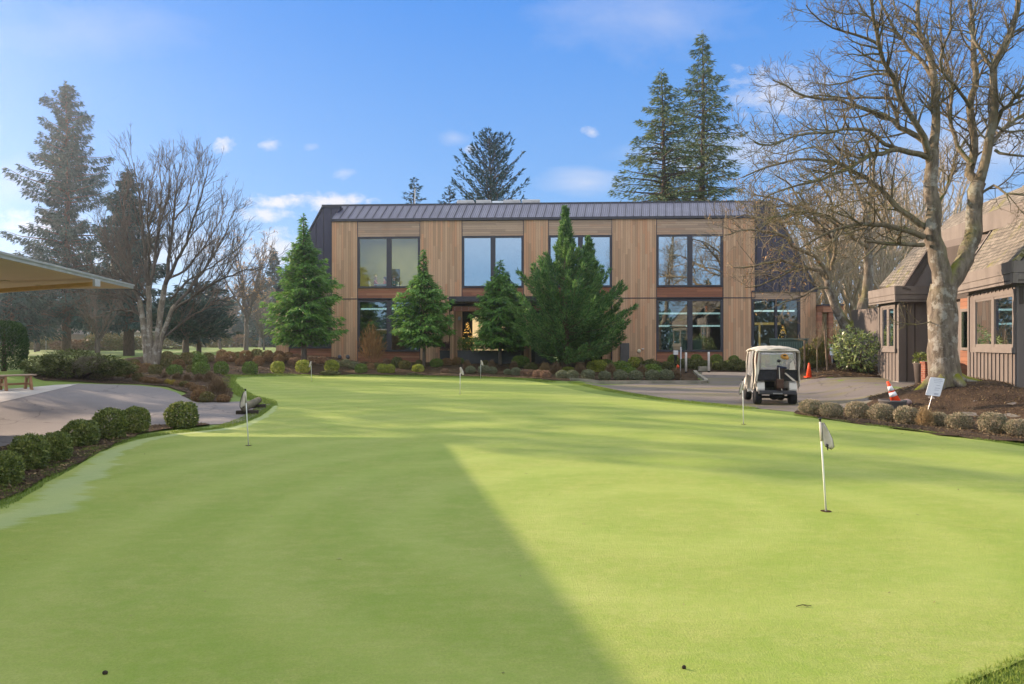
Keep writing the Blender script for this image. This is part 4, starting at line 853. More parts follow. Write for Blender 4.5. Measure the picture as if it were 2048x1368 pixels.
for pts, r0, r1, dd in [([(278, 605), (268, 560), (258, 500), (250, 440), (240, 390)], .11, .025, 0), ([(280, 600), (262, 570), (235, 530), (210, 480), (195, 440)], .09, .02, 1), ([(297, 575), (292, 520), (285, 450), (278, 390), (268, 325)], .11, .02, -.5), ([(298, 580), (310, 520), (318, 450), (322, 390), (320, 330)], .10, .02, 1),
                        ([(330, 575), (338, 520), (346, 450), (352, 390), (362, 330)], .12, .02, 0), ([(331, 570), (355, 520), (380, 460), (400, 400), (415, 345)], .10, .02, -1), ([(350, 612), (385, 570), (420, 520), (450, 470), (468, 420)], .09, .02, 1), ([(345, 620), (390, 590), (440, 560), (490, 540), (530, 535)], .08, .018, -1),
                        ([(318, 690), (345, 660), (390, 630), (440, 600), (500, 592)], .06, .015, .5), ([(285, 640), (262, 610), (225, 590), (185, 590), (150, 605)], .07, .015, -.5), ([(283, 630), (250, 620), (215, 625), (180, 640)], .05, .015, 1.5), ([(279, 605), (250, 590), (215, 560), (180, 545)], .06, .015, -1),
                        ([(300, 600), (275, 560), (240, 500), (222, 450)], .07, .018, 2), ([(335, 560), (370, 540), (410, 490), (440, 440), (455, 400)], .07, .018, 2), ([(340, 600), (380, 560), (430, 530), (470, 500)], .06, .015, -2), ([(320, 450), (330, 410), (340, 370), (338, 330)], .05, .015, 0), ([(350, 440), (372, 410), (385, 370), (392, 330)], .05, .015, .7),
                        ([(292, 600), (270, 580), (240, 570), (205, 575)], .05, .015, -2), ([(296, 560), (300, 500), (296, 430), (300, 360)], .08, .018, -2)]:
    n = len(pts); T.limb(px3([(p[0], p[1], dd * i / (n - 1) * 2) for i, p in enumerate(pts)], d0), r0, r1, SP3, 3, .12, .03)
obj('trunk', shift(stems.mesh('stems'), base), barkmat('pale_mossy_stem', (.12, .10, .08), (.26, .22, .17), (.15, .15, .04), .4, 3, (.33, .31, .27)), t, True)
obj('limbs', shift(T.mesh('stem_limbs'), base), GREY_TWIG, t, True)
print('left tips', len(T.tips))
# generic bare trees of the grove and the far fairway
def bare_proto(seed, hgt_, spread, spec, bark, leaf=None, nleaf=0, ntop=7, trunk_r=.2, fork=.35):
    r = np.random.default_rng(seed); T = Bare(seed); S = Bare(seed + 1)
    q = S.limb([(0, 0, -.2), (.05, .03, hgt_ * fork * .5), (.1, -.05, hgt_ * fork)], trunk_r, trunk_r * .75, spec, 0)
    for k in range(ntop):
        a = k * 2.4 + r.uniform(0, .8); z0 = hgt_ * fork * r.uniform(.7, 1.0); zt = hgt_ * r.uniform(.75, 1.0); rr = spread * r.uniform(.35, 1.0)
        p0 = np.array([.08, -.03, z0])
        T.limb([p0, p0 + np.array([math.cos(a) * rr * .45, math.sin(a) * rr * .45, (zt - z0) * .4]), p0 + np.array([math.cos(a) * rr * .8, math.sin(a) * rr * .8, (zt - z0) * .75]), p0 + np.array([math.cos(a) * rr, math.sin(a) * rr, zt - z0])], trunk_r * .55, .02, spec, 3, .1, .05)
    ms = S.mesh('grove_trunk'); ms.materials.append(bark); ml = T.mesh('grove_limbs'); ml.materials.append(bark)
    lv = None
    if leaf: 
        v, f = seedlings(T.tips, r, nleaf, .22); lv = mesh_of('last_leaves', v, f); lv.materials.append(leaf)
    return ms, ml, lv
def bare_put(proto, name, label, loc, rz, sc, group):
    t = thing(name, label, 'bare tree', loc, rz, group); t.scale = sc
    for nm, me in zip(('trunk', 'limbs', 'dry_leaves'), proto):
        if me is not None: o = bpy.data.objects.new(nm, me); COL.objects.link(o); o.parent = t
    return t
SG = dict(seg=.6, wig=.14, up=.05, den={3: 1.9, 2: 2.5, 1: 2.6}, len={3: 2.1, 2: 1.1, 1: .6}, rad={3: .04, 2: .022, 1: .014}, rmin=.012, ang=(.35, .9), kup=.3)
L_OR = leafmat('larch_needles', [(0.16, 0.09, 0.045), (0.28, 0.16, 0.085), (0.32, 0.21, 0.13)], .3)
PR = [bare_proto(201, 10, 3.2, SG, PALE_BARK, trunk_r=.22), bare_proto(211, 10, 2.6, SG, PALE_BARK, ntop=6, trunk_r=.19, fork=.45), bare_proto(221, 10, 3.8, SG, PALE_BARK, ntop=8, trunk_r=.24, fork=.25)]
for k, (px, d, top, w) in enumerate([(1655, 62, 350, 1), (1775, 55, 345, 1), (1735, 70, 370, 1), (1800, 64, 330, 1), (1690, 76, 380, 1), (1620, 74, 395, .9), (1830, 72, 330, 1), (1760, 46, 420, .9), (1590, 60, 420, .9), (1710, 52, 400, .9), (1870, 60, 330, 1), (1648, 50, 450, .8)]):
    bz = tree_at(px, 700, d); hh = H_(top, bz)
    bare_put(PR[k % 3], 'grove_tree', 'pale bare grove tree, ' + ['slim and nearest its corner post', 'tall, behind the brown roof end', 'behind the smaller maple fork', 'just left of the big maple trunk', 'faint, deep in the grove', 'behind the dark mansard end', 'tall, behind the big maple', 'low, by the parked cart', 'low, showing over the mansard end', 'between smaller maple and brown roof', 'mostly hidden by the brown roof', 'short, by the porch posts'][k], bz, k * 1.7, (hh / 10 * w, hh / 10 * w, hh / 10), 'grove of pale bare trees')
SGf = dict(SG); SGf['den'] = {3: 1.5, 2: 2.0, 1: 2.0}; SGf['rmin'] = .02; SGf['rad'] = {3: .06, 2: .035, 1: .025}
PL = [bare_proto(231, 14, 4.2, SGf, barkmat('far_bark', (.10, .085, .075), (.17, .145, .125)), L_OR, 1500, 9, .28, .3), bare_proto(241, 12, 5.0, SGf, GREY_TWIG, None, 0, 9, .26, .25)]
for k, (pr, px, d, top) in enumerate([(0, 492, 92, 462), (1, 440, 110, 560), (1, 528, 105, 600), (0, 520, 135, 560), (1, 196, 60, 560), (1, 70, 88, 600), (0, 460, 140, 560)]):
    bz = tree_at(px, 700, d); hh = H_(top, bz); s_ = hh / (14 if pr == 0 else 12)
    bare_put(PL[pr], 'fairway_tree', ['tall misty larch with last orange needles beyond the left bank', 'hazy bare tree between the pine and the larch', 'faint bare tree just left of the wooden building', 'misty orange tinted larch behind the tall one', 'slim bare tree between the two tall spruces', 'pale bare tree before the house with the flag', 'faint far orange larch left of the tall one'][k], bz, k * 2.1, (s_, s_, s_), 'bare trees on the fairway')
# trees beside and behind the photographer: they cast the shade bands and show in the window glass
for k, (x, y, hh, w) in enumerate([(-35, 32.6, 18, 3.4), (-41, 40, 20, 3.8), (-50, 48.5, 24, 4.0), (-31, 37.5, 12, 2.6), (-58, 60, 25, 4.2)]):
    conifer('side_fir', ['dense fir at the lawn edge left of the view', 'taller fir beyond the lawn left of the view', 'tallest fir far left of the view', 'short fir by the far left lawn', 'fir deep in the wood left of the view'][k], 'fir', (x, y, hz(x, y)), hh, .1, ([0, .1, .35, .7, .9, 1], [w, w, w * .9, w * .6, w * .3, .2]), 100, 300 + k, L_SPRUCE, BARK_BROWN, .15, .3, (.6, .2), 20, .4, .2, .3, .25, .1, group='firs left of the view')
for k, (x, y, sc_) in enumerate([(-42, 44, 1.5), (-47.5, 50, 1.9), (-36, 38, 1.3)]):
    bare_put(PR[k], 'side_tree', ['bare tree left of the view, nearest the short fir', 'tallest bare tree left of the view', 'low bare tree at the lawn edge left of the view'][k], (x, y, hz(x, y)), k * 1.3, (sc_, sc_, sc_), 'bare trees left of the view')
for k, (x, y, hh) in enumerate([(-22, -34, 13), (-9, -42, 15), (5, -46, 12), (17, -38, 16), (-33, -48, 17), (29, -44, 14)]):
    conifer('rear_fir', ORD[k] + ' dark fir across the lawn behind the viewpoint, mirrored in the windows', 'fir', (x, y, 0), hh, .05, ([0, .05, .35, .7, .9, 1], [4.6, 4.6, 4.0, 2.4, 1.0, .1]), 80, 320 + k, L_SPRUCE, BARK_BROWN, .15, .3, (.8, .34), 12, .4, .2, .3, .25, .1, group='firs behind the viewpoint')
n = 26000; x = rng.uniform(-75, 75, n); y = rng.uniform(-66, -50, n); top = 8.5 + 2 * np.sin(x * .21) + 1.5 * np.sin(x * .6 + 1); z = rng.uniform(0, 1, n) * top
o = obj('rear_wood', mesh_of('rear_wood', *cards(np.column_stack([x, y, z]), unit(rng.normal(0, 1, (n, 3)) + [0, 0, .6]), unit(rng.normal(0, 1, (n, 3))), rng.uniform(.5, 1.5, n), rng.uniform(.3, .8, n))), L_SPRUCE); tag(o, 'dark wood behind the viewpoint, mirrored in the lower windows', 'wood', kind='stuff')
# ------------------------------------------------------------------ materials of the wooden building
def cedarmat(name, a, b, c, horizontal=False, wid=.155):
    m = bpy.data.materials.new(name); T = NT(m); co = T.n('TexCoord').outputs['Object']
    sp = T.n('SeparateXYZ', i={0: co}).outputs
    U_, W_ = (sp[2], sp[0]) if horizontal else (sp[0], sp[2])
    ub = T.math('DIVIDE', U_, wid); idx = T.math('FLOOR', ub); fr = T.math('FRACT', ub)
    r1 = T.n('TexWhiteNoise', noise_dimensions='1D', i={'W': idx}).outputs[0]
    seg = T.math('FLOOR', T.math('ADD', T.math('DIVIDE', W_, 2.3), T.math('MULTIPLY', r1, 7.0)))
    r2 = T.n('TexWhiteNoise', noise_dimensions='2D', i={'Vector': T.n('CombineXYZ', i={0: idx, 1: seg, 2: 0.0}).outputs[0]}).outputs[0]
    base = T.mix(T.ramp(r2, 0.2, 0.85), a, b)
    base = T.mix(T.math('MULTIPLY', T.ramp(T.n('TexWhiteNoise', noise_dimensions='2D', i={'Vector': T.n('CombineXYZ', i={0: seg, 1: idx, 2: 3.0}).outputs[0]}).outputs[0], 0.6, 1.0), .8), base, c)
    gr = T.noise(T.scaled(co, (1.5, 30, 26) if horizontal else (30, 30, 1.2)), 1.0, 6, 0.65, 0.5)
    base = T.mix(T.math('MULTIPLY', T.ramp(gr, 0.4, 0.75), 0.35), base, tuple(k * .55 for k in a))
    st = T.ramp(T.noise(T.scaled(co, (1, 1, .35)), 0.55, 5, 0.6), .55, .75)
    base = T.mix(T.math('MULTIPLY', st, .35), base, tuple(k * .62 for k in c))
    gap = T.math('LESS_THAN', fr, 0.07)
    base = T.mix(T.math('MULTIPLY', gap, .75), base, (.045, .027, .018))
    hh = T.math('SUBTRACT', T.math('MULTIPLY', gr, .25), gap)
    finish(T, base, .62, .25, T.bump(hh, .5, .012))
    return m
M_CED = cedarmat('cedar_boards', (.545, .350, .218), (.385, .245, .150), (.54, .275, .150))
M_CEDH = cedarmat('cedar_header', (.44, .315, .225), (.34, .245, .18), (.43, .26, .17), True, .14)
M_REDW = cedarmat('red_cedar', (.31, .13, .075), (.23, .095, .058), (.36, .18, .105), True, .17)
def metalmat(name, col):
    m = bpy.data.materials.new(name); T = NT(m); co = T.n('TexCoord').outputs['Object']
    base = T.mix(T.ramp(T.noise(T.scaled(co, (1, 1, .4)), 1.2, 5), .3, .7), col, tuple(k * 1.25 for k in col))
    rr = T.n('MapRange', i={0: T.noise(co, 2.2, 4), 1: .3, 2: .7, 3: .36, 4: .5}).outputs[0]
    finish(T, base, rr, .45, None, .35); return m
M_ROOF = metalmat('slate_metal', (.150, .152, .205))
M_MANS = metalmat('dark_standing_metal', (.046, .044, .070))
M_FRAME = mat('charcoal_frame', (.045, .044, .058), .5, .4)
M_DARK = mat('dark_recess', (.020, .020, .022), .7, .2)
def glassmat(name, tint=(.75, .85, .82), refl=.30):
    m = bpy.data.materials.new(name); T = NT(m)
    fr = T.n('Fresnel', i={'IOR': 1.5}).outputs[0]
    fac = T.math('ADD', fr, refl, True)
    co = T.n('TexCoord').outputs['Object']
    nrm = T.n('Bump', i={'Height': T.noise(co, .45, 2), 'Strength': .10, 'Distance': .03}).outputs[0]
    g = T.n('BsdfGlossy', i={'Color': (.92, .96, 1, 1), 'Roughness': .0, 'Normal': nrm}); tr = T.n('BsdfTransparent', i={'Color': c4(tint)})
    mx = T.n('MixShader', i={0: fac, 1: tr.outputs[0], 2: g.outputs[0]}); o = T.n('OutputMaterial'); T.t.links.new(mx.outputs[0], o.inputs[0])
    return m
M_GLASS = glassmat('window_glass', refl=.42); M_GLASS2 = glassmat('clear_glass', (.9, .95, .9), .06)
M_OLIVE = mat('olive_wall', (.36, .33, .13), .8, .2, (.31, .29, .11), 1)
M_INNER = mat('interior_wall', (.20, .19, .16), .85, .1); M_FLOORI = mat('interior_floor', (.10, .08, .06), .6, .2)
M_LED = mat('led_strip', (.8, .9, .9), .5, .2, emis=(.75, .95, 1.0), estr=.35)
M_WARM = mat('warm_bulb', (.9, .6, .2), .5, .2, emis=(1.0, .55, .12), estr=1.6)
M_WARMW = mat('glowing_plaster', (.75, .60, .36), .7, .2, emis=(1.0, .72, .36), estr=.35)  # plaster glows by itself, standing in for lamp light on it
M_GALV = mat('galvanised_steel', (.42, .42, .42), .45, .4, metallic=.6)

# ------------------------------------------------------------------ frame of the facade
ANG = R(-2.7); BZ = .45
B0 = Vector((62 / F * 44, 44, BZ)); UU = Vector((math.cos(ANG), math.sin(ANG))); VV = Vector((-math.sin(ANG), math.cos(ANG)))
def hit(px, v=0):
    r = Vector(((px - 1024) / F, 1.0)); t = (Vector((B0.x, B0.y)).dot(VV) + v) / r.dot(VV); return t, r * t
def U(px, v=0): t, p = hit(px, v); return (p - Vector((B0.x, B0.y))).dot(UU)
def Z(px, py, v=0): t, p = hit(px, v); return H - (py - YH) / F * t - BZ
bld = thing('wooden_building', 'long two storey cedar clad building with dark metal mansard roof and large windows', 'building', B0, ANG)
zE, zT = Z(985, 440.5), Z(985, 409, 1.1)
zW1, zW0 = Z(985, 472), Z(985, 575); zF = Z(985, 597); zL1, zL0 = Z(985, 600), Z(985, 703); zB = -.35
uL, uR = U(663), U(1510)
walls = MB(); heads = MB(); reds = MB(); trims = MB()
PN = {}
def wall(px0, px1, z0, z1, mb=None, d=.22, v=0.):
    nm, m_ = {0: ('wall', M_CED), 1: ('header_panel', M_CEDH), 2: ('sill_panel', M_REDW)}[0 if mb is None or mb is walls else 1 if mb is heads else 2]
    b = MB(); b.bb(U(px0), U(px1), v, v + d, z0, z1); obj(nm, b, m_, bld)
cols = [(663, 715), (840, 924), (1047, 1097), (1224, 1313), (1446, 1510)]; bays = [(715, 840), (924, 1047), (1097, 1224), (1313, 1446)]
for a, b in cols: wall(a, b, zF + .03, zE)
for a, b in ((663, 715), (840, 898), (1224, 1313), (1446, 1503)): wall(a, b, zB, zF - .03)
for a, b in bays:
    wall(a, b, zW1 + .02, zE - .02, heads, .2, .015)
    wall(a, b, zF + .05, zW0 - .02, reds, .2, .02)
for a, b in ((715, 840), (1313, 1446)): wall(a, b, zB, zL0 - .02, reds, .2, .02)
# dark joints between the panels
for px in (663, 715, 840, 924, 1047, 1097, 1224, 1313, 1446, 1510): trims.bb(U(px) - .02, U(px) + .02, -.012, .2, zF - .01, zE)
trims.bb(U(663), U(1510), -.02, .21, zF - .028, zF + .028)
for px in (715, 840, 1224, 1313, 1446): trims.bb(U(px) - .02, U(px) + .02, -.012, .2, zB, zF - .03)
# side wings of the lower storey
def Uz(px): return U(px)
wall(552, 578, zB, Z(570, 583) - .03); wall(578, 662, zB, Z(600, 697), reds, .2, .02); wall(578, 662, zL1 + .05, Z(570, 583) - .03, heads, .2, .02)
wall(1600, 1632, zB, Z(1600, 582) - .03); wall(1503, 1600, Z(1550, 598), Z(1550, 582) - .03, heads, .2, .02); wall(1503, 1600, zB, Z(1550, 706), reds, .2, .02)
trims.bb(U(552), U(662.5), -.05, .2, Z(600, 583) - .03, Z(600, 583) + .06); trims.bb(U(1503), U(1634), -.05, .2, Z(1560, 583) - .03, Z(1560, 583) + .06)
for px in (578, 1503, 1600): trims.bb(U(px) - .02, U(px) + .02, -.012, .2, zB, Z(1550, 583) - .04)
# eave trim
trims.bb(U(662), U(1511), -.10, .25, zE + .003, zE + .16)
obj('trim', trims, M_FRAME, bld)
# mansard roof: sloping strip with raised seams, and the dark metal ends
sl = MB(); vT = 1.1; zE2 = zE + .165
def roofpt(px_b, k):   # seams lean as the photograph shows
    px_t = px_b + 18.5 * (1 - (px_b - 663) / (1335 - 663.)); px = px_b + (px_t - px_b) * k
    v = -.10 + (vT + .10) * k; return Vector((U(px, v), v, zE2 + (zT - zE2) * k))
P = [roofpt(663, 0), roofpt(1511, 0), roofpt(1511, 1), roofpt(663, 1)]; sl.slab(P, (0, .06, -.08))
obj('roof_slope', sl, M_ROOF, bld)
sm = MB(); n = 52
for i in range(n + 1):
    px = 663 + (1511 - 663) * i / n
    sm.tube([roofpt(px, 0) + Vector((0, -.035, .03)), roofpt(px, 1) + Vector((0, -.035, .03))], .028, 4)
for i in range(n):        # pencil ribs of the pans
    for q in (.25, .5, .75):
        px = 663 + (1511 - 663) * (i + q) / n; sm.tube([roofpt(px, .02) + Vector((0, -.004, .004)), roofpt(px, .98) + Vector((0, -.004, .004))], .012, 4, False)
obj('roof_seams', sm, M_FRAME, bld)
def uz(px, py, v): return (U(px, v), Z(px, py, v))
vM = .45
def endprism(poly): return [Vector((U(px, vM), vM, Z(px, py, vM))) for px, py in poly]
le_ = endprism([(553, 582), (645, 414.5), (683, 414), (664.5, 444), (664.5, 582)]); ri = endprism([(1508.5, 582), (1508.5, 437), (1507, 409), (1546, 409), (1634, 581)])
mp = MB(); mp.slab(le_, (0, 13.5, 0)); obj('mansard_end', mp, M_MANS, bld); mp = MB(); mp.slab(ri, (0, 13.5, 0)); obj('mansard_end', mp, M_MANS, bld)
sm = MB(); sm2 = MB()
for k in range(7):
    px = 662 - 15 * k; f_ = lambda py: px
    top = Z(px, 582 - (px - 553) / (645 - 553.) * 167.5, vM) if px < 645 else Z(px, 415, vM)
    sm.tube([(U(px, vM), vM - .02, Z(px, 582, vM)), (U(px, vM), vM - .02, top - .05)], .025, 4)
for k in range(8):
    px = 1513 + 15.5 * k
    top = Z(px, 409 + (px - 1546) / 88. * 172, vM) if px > 1546 else Z(px, 409, vM)
    sm2.tube([(U(px, vM), vM - .02, Z(px, 582, vM)), (U(px, vM), vM - .02, top - .05)], .025, 4)
sm.tube([le_[0] + Vector((0, -.03, 0)), le_[1] + Vector((0, -.03, 0)), le_[2] + Vector((0, -.03, 0))], .07, 4); sm2.tube([ri[2] + Vector((0, -.03, 0)), ri[3] + Vector((0, -.03, 0)), ri[4] + Vector((0, -.03, 0))], .07, 4)
obj('end_seams', sm, M_FRAME, bld); obj('end_seams', sm2, M_FRAME, bld)
top = MB(); top.bb(U(645, vT) , U(1546, vT), vT + .05, 13.9, zT - .25, zT - .02); top.bb(U(645, vT) - .05, U(1546, vT) + .05, vT - .02, vT + .12, zT - .03, zT + .10)
obj('roof', top, M_FRAME, bld)
bw = MB(); bw.bb(U(553) + .3, U(1632) - .3, 13.3, 13.7, zB, zT - .3); bw.bb(U(553) + .02, U(553) + .25, .25, 13.3, zB, Z(570, 583) - .05); bw.bb(U(1632) - .25, U(1632) - .02, .25, 13.3, zB, Z(1600, 583) - .05)
obj('rear_wall', bw, M_CED, bld)
# rooms behind the glass
rooms = MB()
for z0, z1 in ((zF + .25, zE - .1), (.0, zF - .2)):
    rooms.bb(U(670), U(1505), 6.8, 7.0, z0, z1); rooms.bb(U(670), U(1505), .3, 7.0, z1, z1 + .06); rooms.bb(U(664.5), U(669.5), .3, 7, z0, z1); rooms.bb(U(1505.5), U(1509), .3, 7, z0, z1)
    rooms.bb(U(880), U(884), .3, 6.8, z0, z1); rooms.bb(U(1265), U(1269), .3, 6.8, z0, z1)
rooms.bb(U(1509.5), U(1630), 5.0, 5.1, 0, zF - .3); rooms.bb(U(556), U(662), 5, 5.1, 0, zF - .3)
obj('interior_walls', rooms, M_INNER, bld)
fl = MB(); fl.bb(U(664.5), U(1509), .26, 7, zF + .13, zF + .249); fl.bb(U(556), U(1630), .26, 7, -.08, -.002); obj('interior_floor', fl, M_FLOORI, bld)
ol = MB(); ol.bb(U(670.5), U(879.5), 5.2, 5.3, zF + .25, zE - .11); obj('olive_partition', ol, M_OLIVE, bld)
dr = MB(); dr.bb(U(738), U(766), 5.12, 5.19, zF + .26, zF + 2.5); dr.bb(U(812), U(838), 5.12, 5.19, zF + .26, zF + 2.4); obj('dark_panel', dr, mat('dark_panel', (.06, .055, .04), .6), bld)
bl = MB()
for a, b in ((924, 1047), (1097, 1224), (1313, 1446)): bl.bb(U(a) + .1, U(b) - .1, .62, .64, zW0 + .1, zW1 - .05)
obj('blind', bl, mat('pale_blind', (.42, .46, .47), .8, .1), bld)
le2 = MB()
for px0, px1, py in ((1318, 1440, 627), (1318, 1440, 652), (722, 832, 618), (1508, 1596, 622)):
    z = Z(px0, py, 3.0); le2.bb(U(px0, 3), U(px1, 3), 3.0, 3.12, z - .05, z + .06)
obj('ceiling_light', le2, M_LED, bld)
ol2 = MB(); ol2.bb(U(720), U(836), .8, 2.6, zE - .5, zE - .46); obj('ceiling_light', ol2, mat('upper_room_light', (.9, .85, .6), .5, emis=(1.0, .9, .6), estr=5.0), bld)
sh = MB(); sh.bb(U(1510, 4.4), U(1560, 4.4), 4.3, 4.5, Z(1520, 650, 4.4), Z(1520, 645, 4.4)); sh.bb(U(1518, 4.4), U(1520, 4.4), 4.3, 4.5, 0, Z(1520, 650, 4.4))
obj('wooden_shelf', sh, mat('pine', (.42, .30, .14), .5, emis=(.9, .6, .2), estr=.12), bld)  # shelf wood glows faintly, room light put into its material
cab = MB(); cab.bb(U(1342, 1.6), U(1371, 1.6), 1.5, 2.2, -.0, Z(1350, 651, 1.6)); cab.bb(U(1386, 1.2), U(1404, 1.2), 1.15, 1.6, 0, Z(1390, 676, 1.2))
obj('interior_cabinet', cab, mat('pale_cabinet', (.42, .45, .30), .6), bld)
def window(px0, px1, z0, z1, mull=True, glass=M_GLASS, mw=.24, name='window'):
    u0, u1 = U(px0) + .03, U(px1) - .03; fr = MB(); t = .11
    fr.bb(u0, u1, -.03, .16, z1 - t, z1); fr.bb(u0, u1, -.05, .16, z0, z0 + t); fr.bb(u0, u0 + t, -.03, .16, z0 + t, z1 - t); fr.bb(u1 - t, u1, -.03, .16, z0 + t, z1 - t)
    um = (u0 + u1) / 2 + (.02 if mull else 0)
    if mull: fr.bb(um - mw / 2, um + mw / 2, -.035, .16, z0 + t, z1 - t)
    w = obj(name, fr, M_FRAME, bld)
    for a, b in (((u0 + t, um - mw / 2), (um + mw / 2, u1 - t)) if mull else ((u0 + t, u1 - t),)):
        g = MB(); g.bb(a + .004, b - .004, .06, .072, z0 + t + .004, z1 - t - .004); obj('pane', g, glass, w)
    return w
for k, (a, b) in enumerate(bays): window(a, b, zW0, zW1, glass=M_GLASS2 if k == 0 else M_GLASS, mw=.31)
window(715, 840, zL0, zL1, mw=.31, glass=glassmat('lower_glass', refl=.2)); window(1313, 1446, zL0, zL1, mw=.31, glass=glassmat('lower_glass2', refl=.2)); window(1503, 1600, Z(1550, 704), Z(1550, 598), mw=.14, glass=M_GLASS2); window(578, 662, Z(600, 697), zL1, mw=.2, glass=M_GLASS2)
# entrance recess between the columns, its canopy, posts and lights
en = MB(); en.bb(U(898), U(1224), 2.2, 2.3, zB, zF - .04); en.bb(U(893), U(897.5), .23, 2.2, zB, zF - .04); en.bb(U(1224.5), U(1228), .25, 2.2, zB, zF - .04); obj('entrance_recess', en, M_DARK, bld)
for a, b, c, d in ((906, 922, .5, Z(920, 612)), (1047, 1062, .5, zF - .05), (1206, 1223, .4, zF - .05)): ep = MB(); ep.bb(U(a), U(b), c, c + .2, zB, d); obj('entrance_wall', ep, M_CED, bld)
lw = MB(); lw.bb(U(945, 1.6), U(1010, 1.6), 1.6, 1.7, .3, Z(950, 634, 1.6)); obj('glowing_wall', lw, M_WARMW, bld)
gw = MB(); gw.bb(U(1100), U(1204), .9, .92, zB, zF - .1); obj('entrance_glass', gw, M_GLASS, bld)
for px in (1135, 1170): mb = MB(); mb.bb(U(px) - .04, U(px) + .04, .84, .9, zB, zF - .1); obj('mullion', mb, M_FRAME, bld)
cn = MB(); zc = Z(930, 597); cn.bb(U(898, -1.6), U(1092, -1.6), -1.7, .0, zc - .16, zc - .03); cn.bb(U(898, -1.6), U(1092, -1.6), -1.74, -1.70, zc - .30, zc + .02)
cano = obj('entrance_canopy', cn, M_FRAME, bld)
bm_ = MB(); zb = Z(930, 613, -1.2); bm_.bb(U(905, -1.2), U(1086, -1.2), -1.28, -1.12, zb - .30, zb)
obj('canopy_beam', bm_, M_REDW, bld)
ra_ = MB()
for k in range(13): px = 909 + k * 14.4; ra_.bb(U(px, -1.4) - .03, U(px, -1.4) + .03, -1.66, -.02, zc - .30, zc - .165)
obj('rafters', ra_, M_FRAME, bld)
for px in (904, 1055): mb = MB(); mb.bb(U(px, -1.2) - .11, U(px, -1.2) + .11, -1.31, -1.09, zB, zb - .302); obj('canopy_post', mb, M_CED, bld)
bo = MB()
for k in range(13):
    for dz in (-.09, -.21): bo.ball((U(910 + k * 13.6, -1.2), -1.285, zb + dz), .022, 8, 5)
obj('bolts', bo, M_GALV, bld)
sc_ = MB(); sc_.lathe([(.0, 0), (.09, 0), (.09, .22), (.0, .24)], 12, Matrix.Translation((U(917), .44, Z(917, 640)))); obj('wall_lamp', sc_, M_GALV, bld)
for px in (682, 698): s2 = MB(); s2.lathe([(.0, 0), (.10, .0), (.13, .2), (.0, .22)], 12, Matrix.Translation((U(px), -.14, Z(px, 714) - .05)) @ Matrix.Rotation(R(65), 4, 'X')); s2.bb(U(px) - .02, U(px) + .02, -.14, -.01, Z(px, 716), Z(px, 712)); obj('floodlight', s2, M_FRAME, bld)
cb = MB(); cb.bb(U(1240), U(1258), -.22, -.003, zB + .3, Z(1249, 686)); obj('utility_cabinet', cb, mat('cabinet_grey', (.10, .095, .095), .55), bld, bevel=.02)
hb = MB(); hb.ball((U(1278), -.06, Z(1278, 702)), (.12, .05, .12), 12, 8); obj('hose_bell', hb, mat('cream_metal', (.6, .55, .4), .4), bld)
hb = MB(); hb.bb(U(1283), U(1288), -.08, -.003, Z(1285, 698.5), Z(1285, 697)); obj('vent_tag', hb, mat('white_plastic', (.7, .7, .68), .5), bld)
# porch at the right end
po = MB(); po.bb(U(1634), U(1673), -1.0, 3.0, Z(1650, 626), Z(1650, 613)); obj('porch_roof', po, M_REDW, bld)
po = MB(); po.bb(U(1634), U(1674), -1.05, 3.0, Z(1650, 613) + .003, Z(1650, 610)); obj('porch_fascia', po, M_FRAME, bld)
for px in (1638, 1660): mb = MB(); mb.bb(U(px, -.8) - .14, U(px, -.8) + .14, -.94, -.66, zB, Z(1650, 626) - .003); obj('porch_post', mb, M_REDW, bld)
# rooftop units (their round red marks and grey letters copied)
M_HVAC = mat('unit_casing', (.52, .50, .50), .5, .3, (.47, .46, .46)); M_REDD = mat('red_disc', (.45, .02, .06), .5); M_GLET = mat('grey_letters', (.22, .22, .22), .5)
M_LOUV = mat('unit_louver', (.40, .39, .39), .5)
hv0 = None
Lz = Z(990, 402, 3.0)
for k, (a, b) in enumerate(((914, 947), (952, 982), (1007, 1040), (1044, 1080))):
    ua, ub = U(a, 3.0), U(b, 3.0); p = bld.matrix_basis @ Vector(((ua + ub) / 2, 3.0, zT - .02)); w = ub - ua; hgt_u = Z(990, 399.5, 3.0) - zT + .02
    t = thing('rooftop_unit', 'grey rooftop air unit with red round mark, ' + ['leftmost of the four', 'second from left, before the duct', 'third from left, after the duct', 'rightmost of the four'][k], 'air conditioner', p, ANG, 'rooftop air units')
    mb = MB(); mb.bb(-w / 2, w / 2, 0, .8, 0, hgt_u); obj('casing', mb, M_HVAC, t, bevel=.03)
    mb = MB(); mb.bb(w * .02, w * .03, -.006, .0, .05, hgt_u - .05)
    for q in range(6): mb.bb(w * .08, w * .46, -.008, -.0, .12 + q * hgt_u * .12, .15 + q * hgt_u * .12)
    obj('louver', mb, M_LOUV, t)
    mb = MB(); mb.lathe([(.0, 0), (.055, 0), (.055, .008), (0, .008)], 16, Matrix.Translation((-w * .34, -.0, hgt_u * .55)) @ Matrix.Rotation(R(90), 4, 'X')); obj('badge', mb, M_REDD, t)
    lettering('badge_text', 'LG', .13, .003, M_GLET, t, (-w * .34 + .08, -.004, hgt_u * .55 - .05), (R(90), 0, 0))
p = bld.matrix_basis @ Vector(((U(983, 3.0) + U(1006, 3.0)) / 2, 3.2, zT - .02))
mb = MB(); w = U(1005, 3) - U(983.5, 3); mb.bb(-w / 2, w / 2, 0, .5, 0, Z(990, 400, 3.0) - zT); mb.tube([(-.1, .2, .5), (-.1, .2, .62), (.15, .2, .64), (.15, .2, .5)], .07, 8)
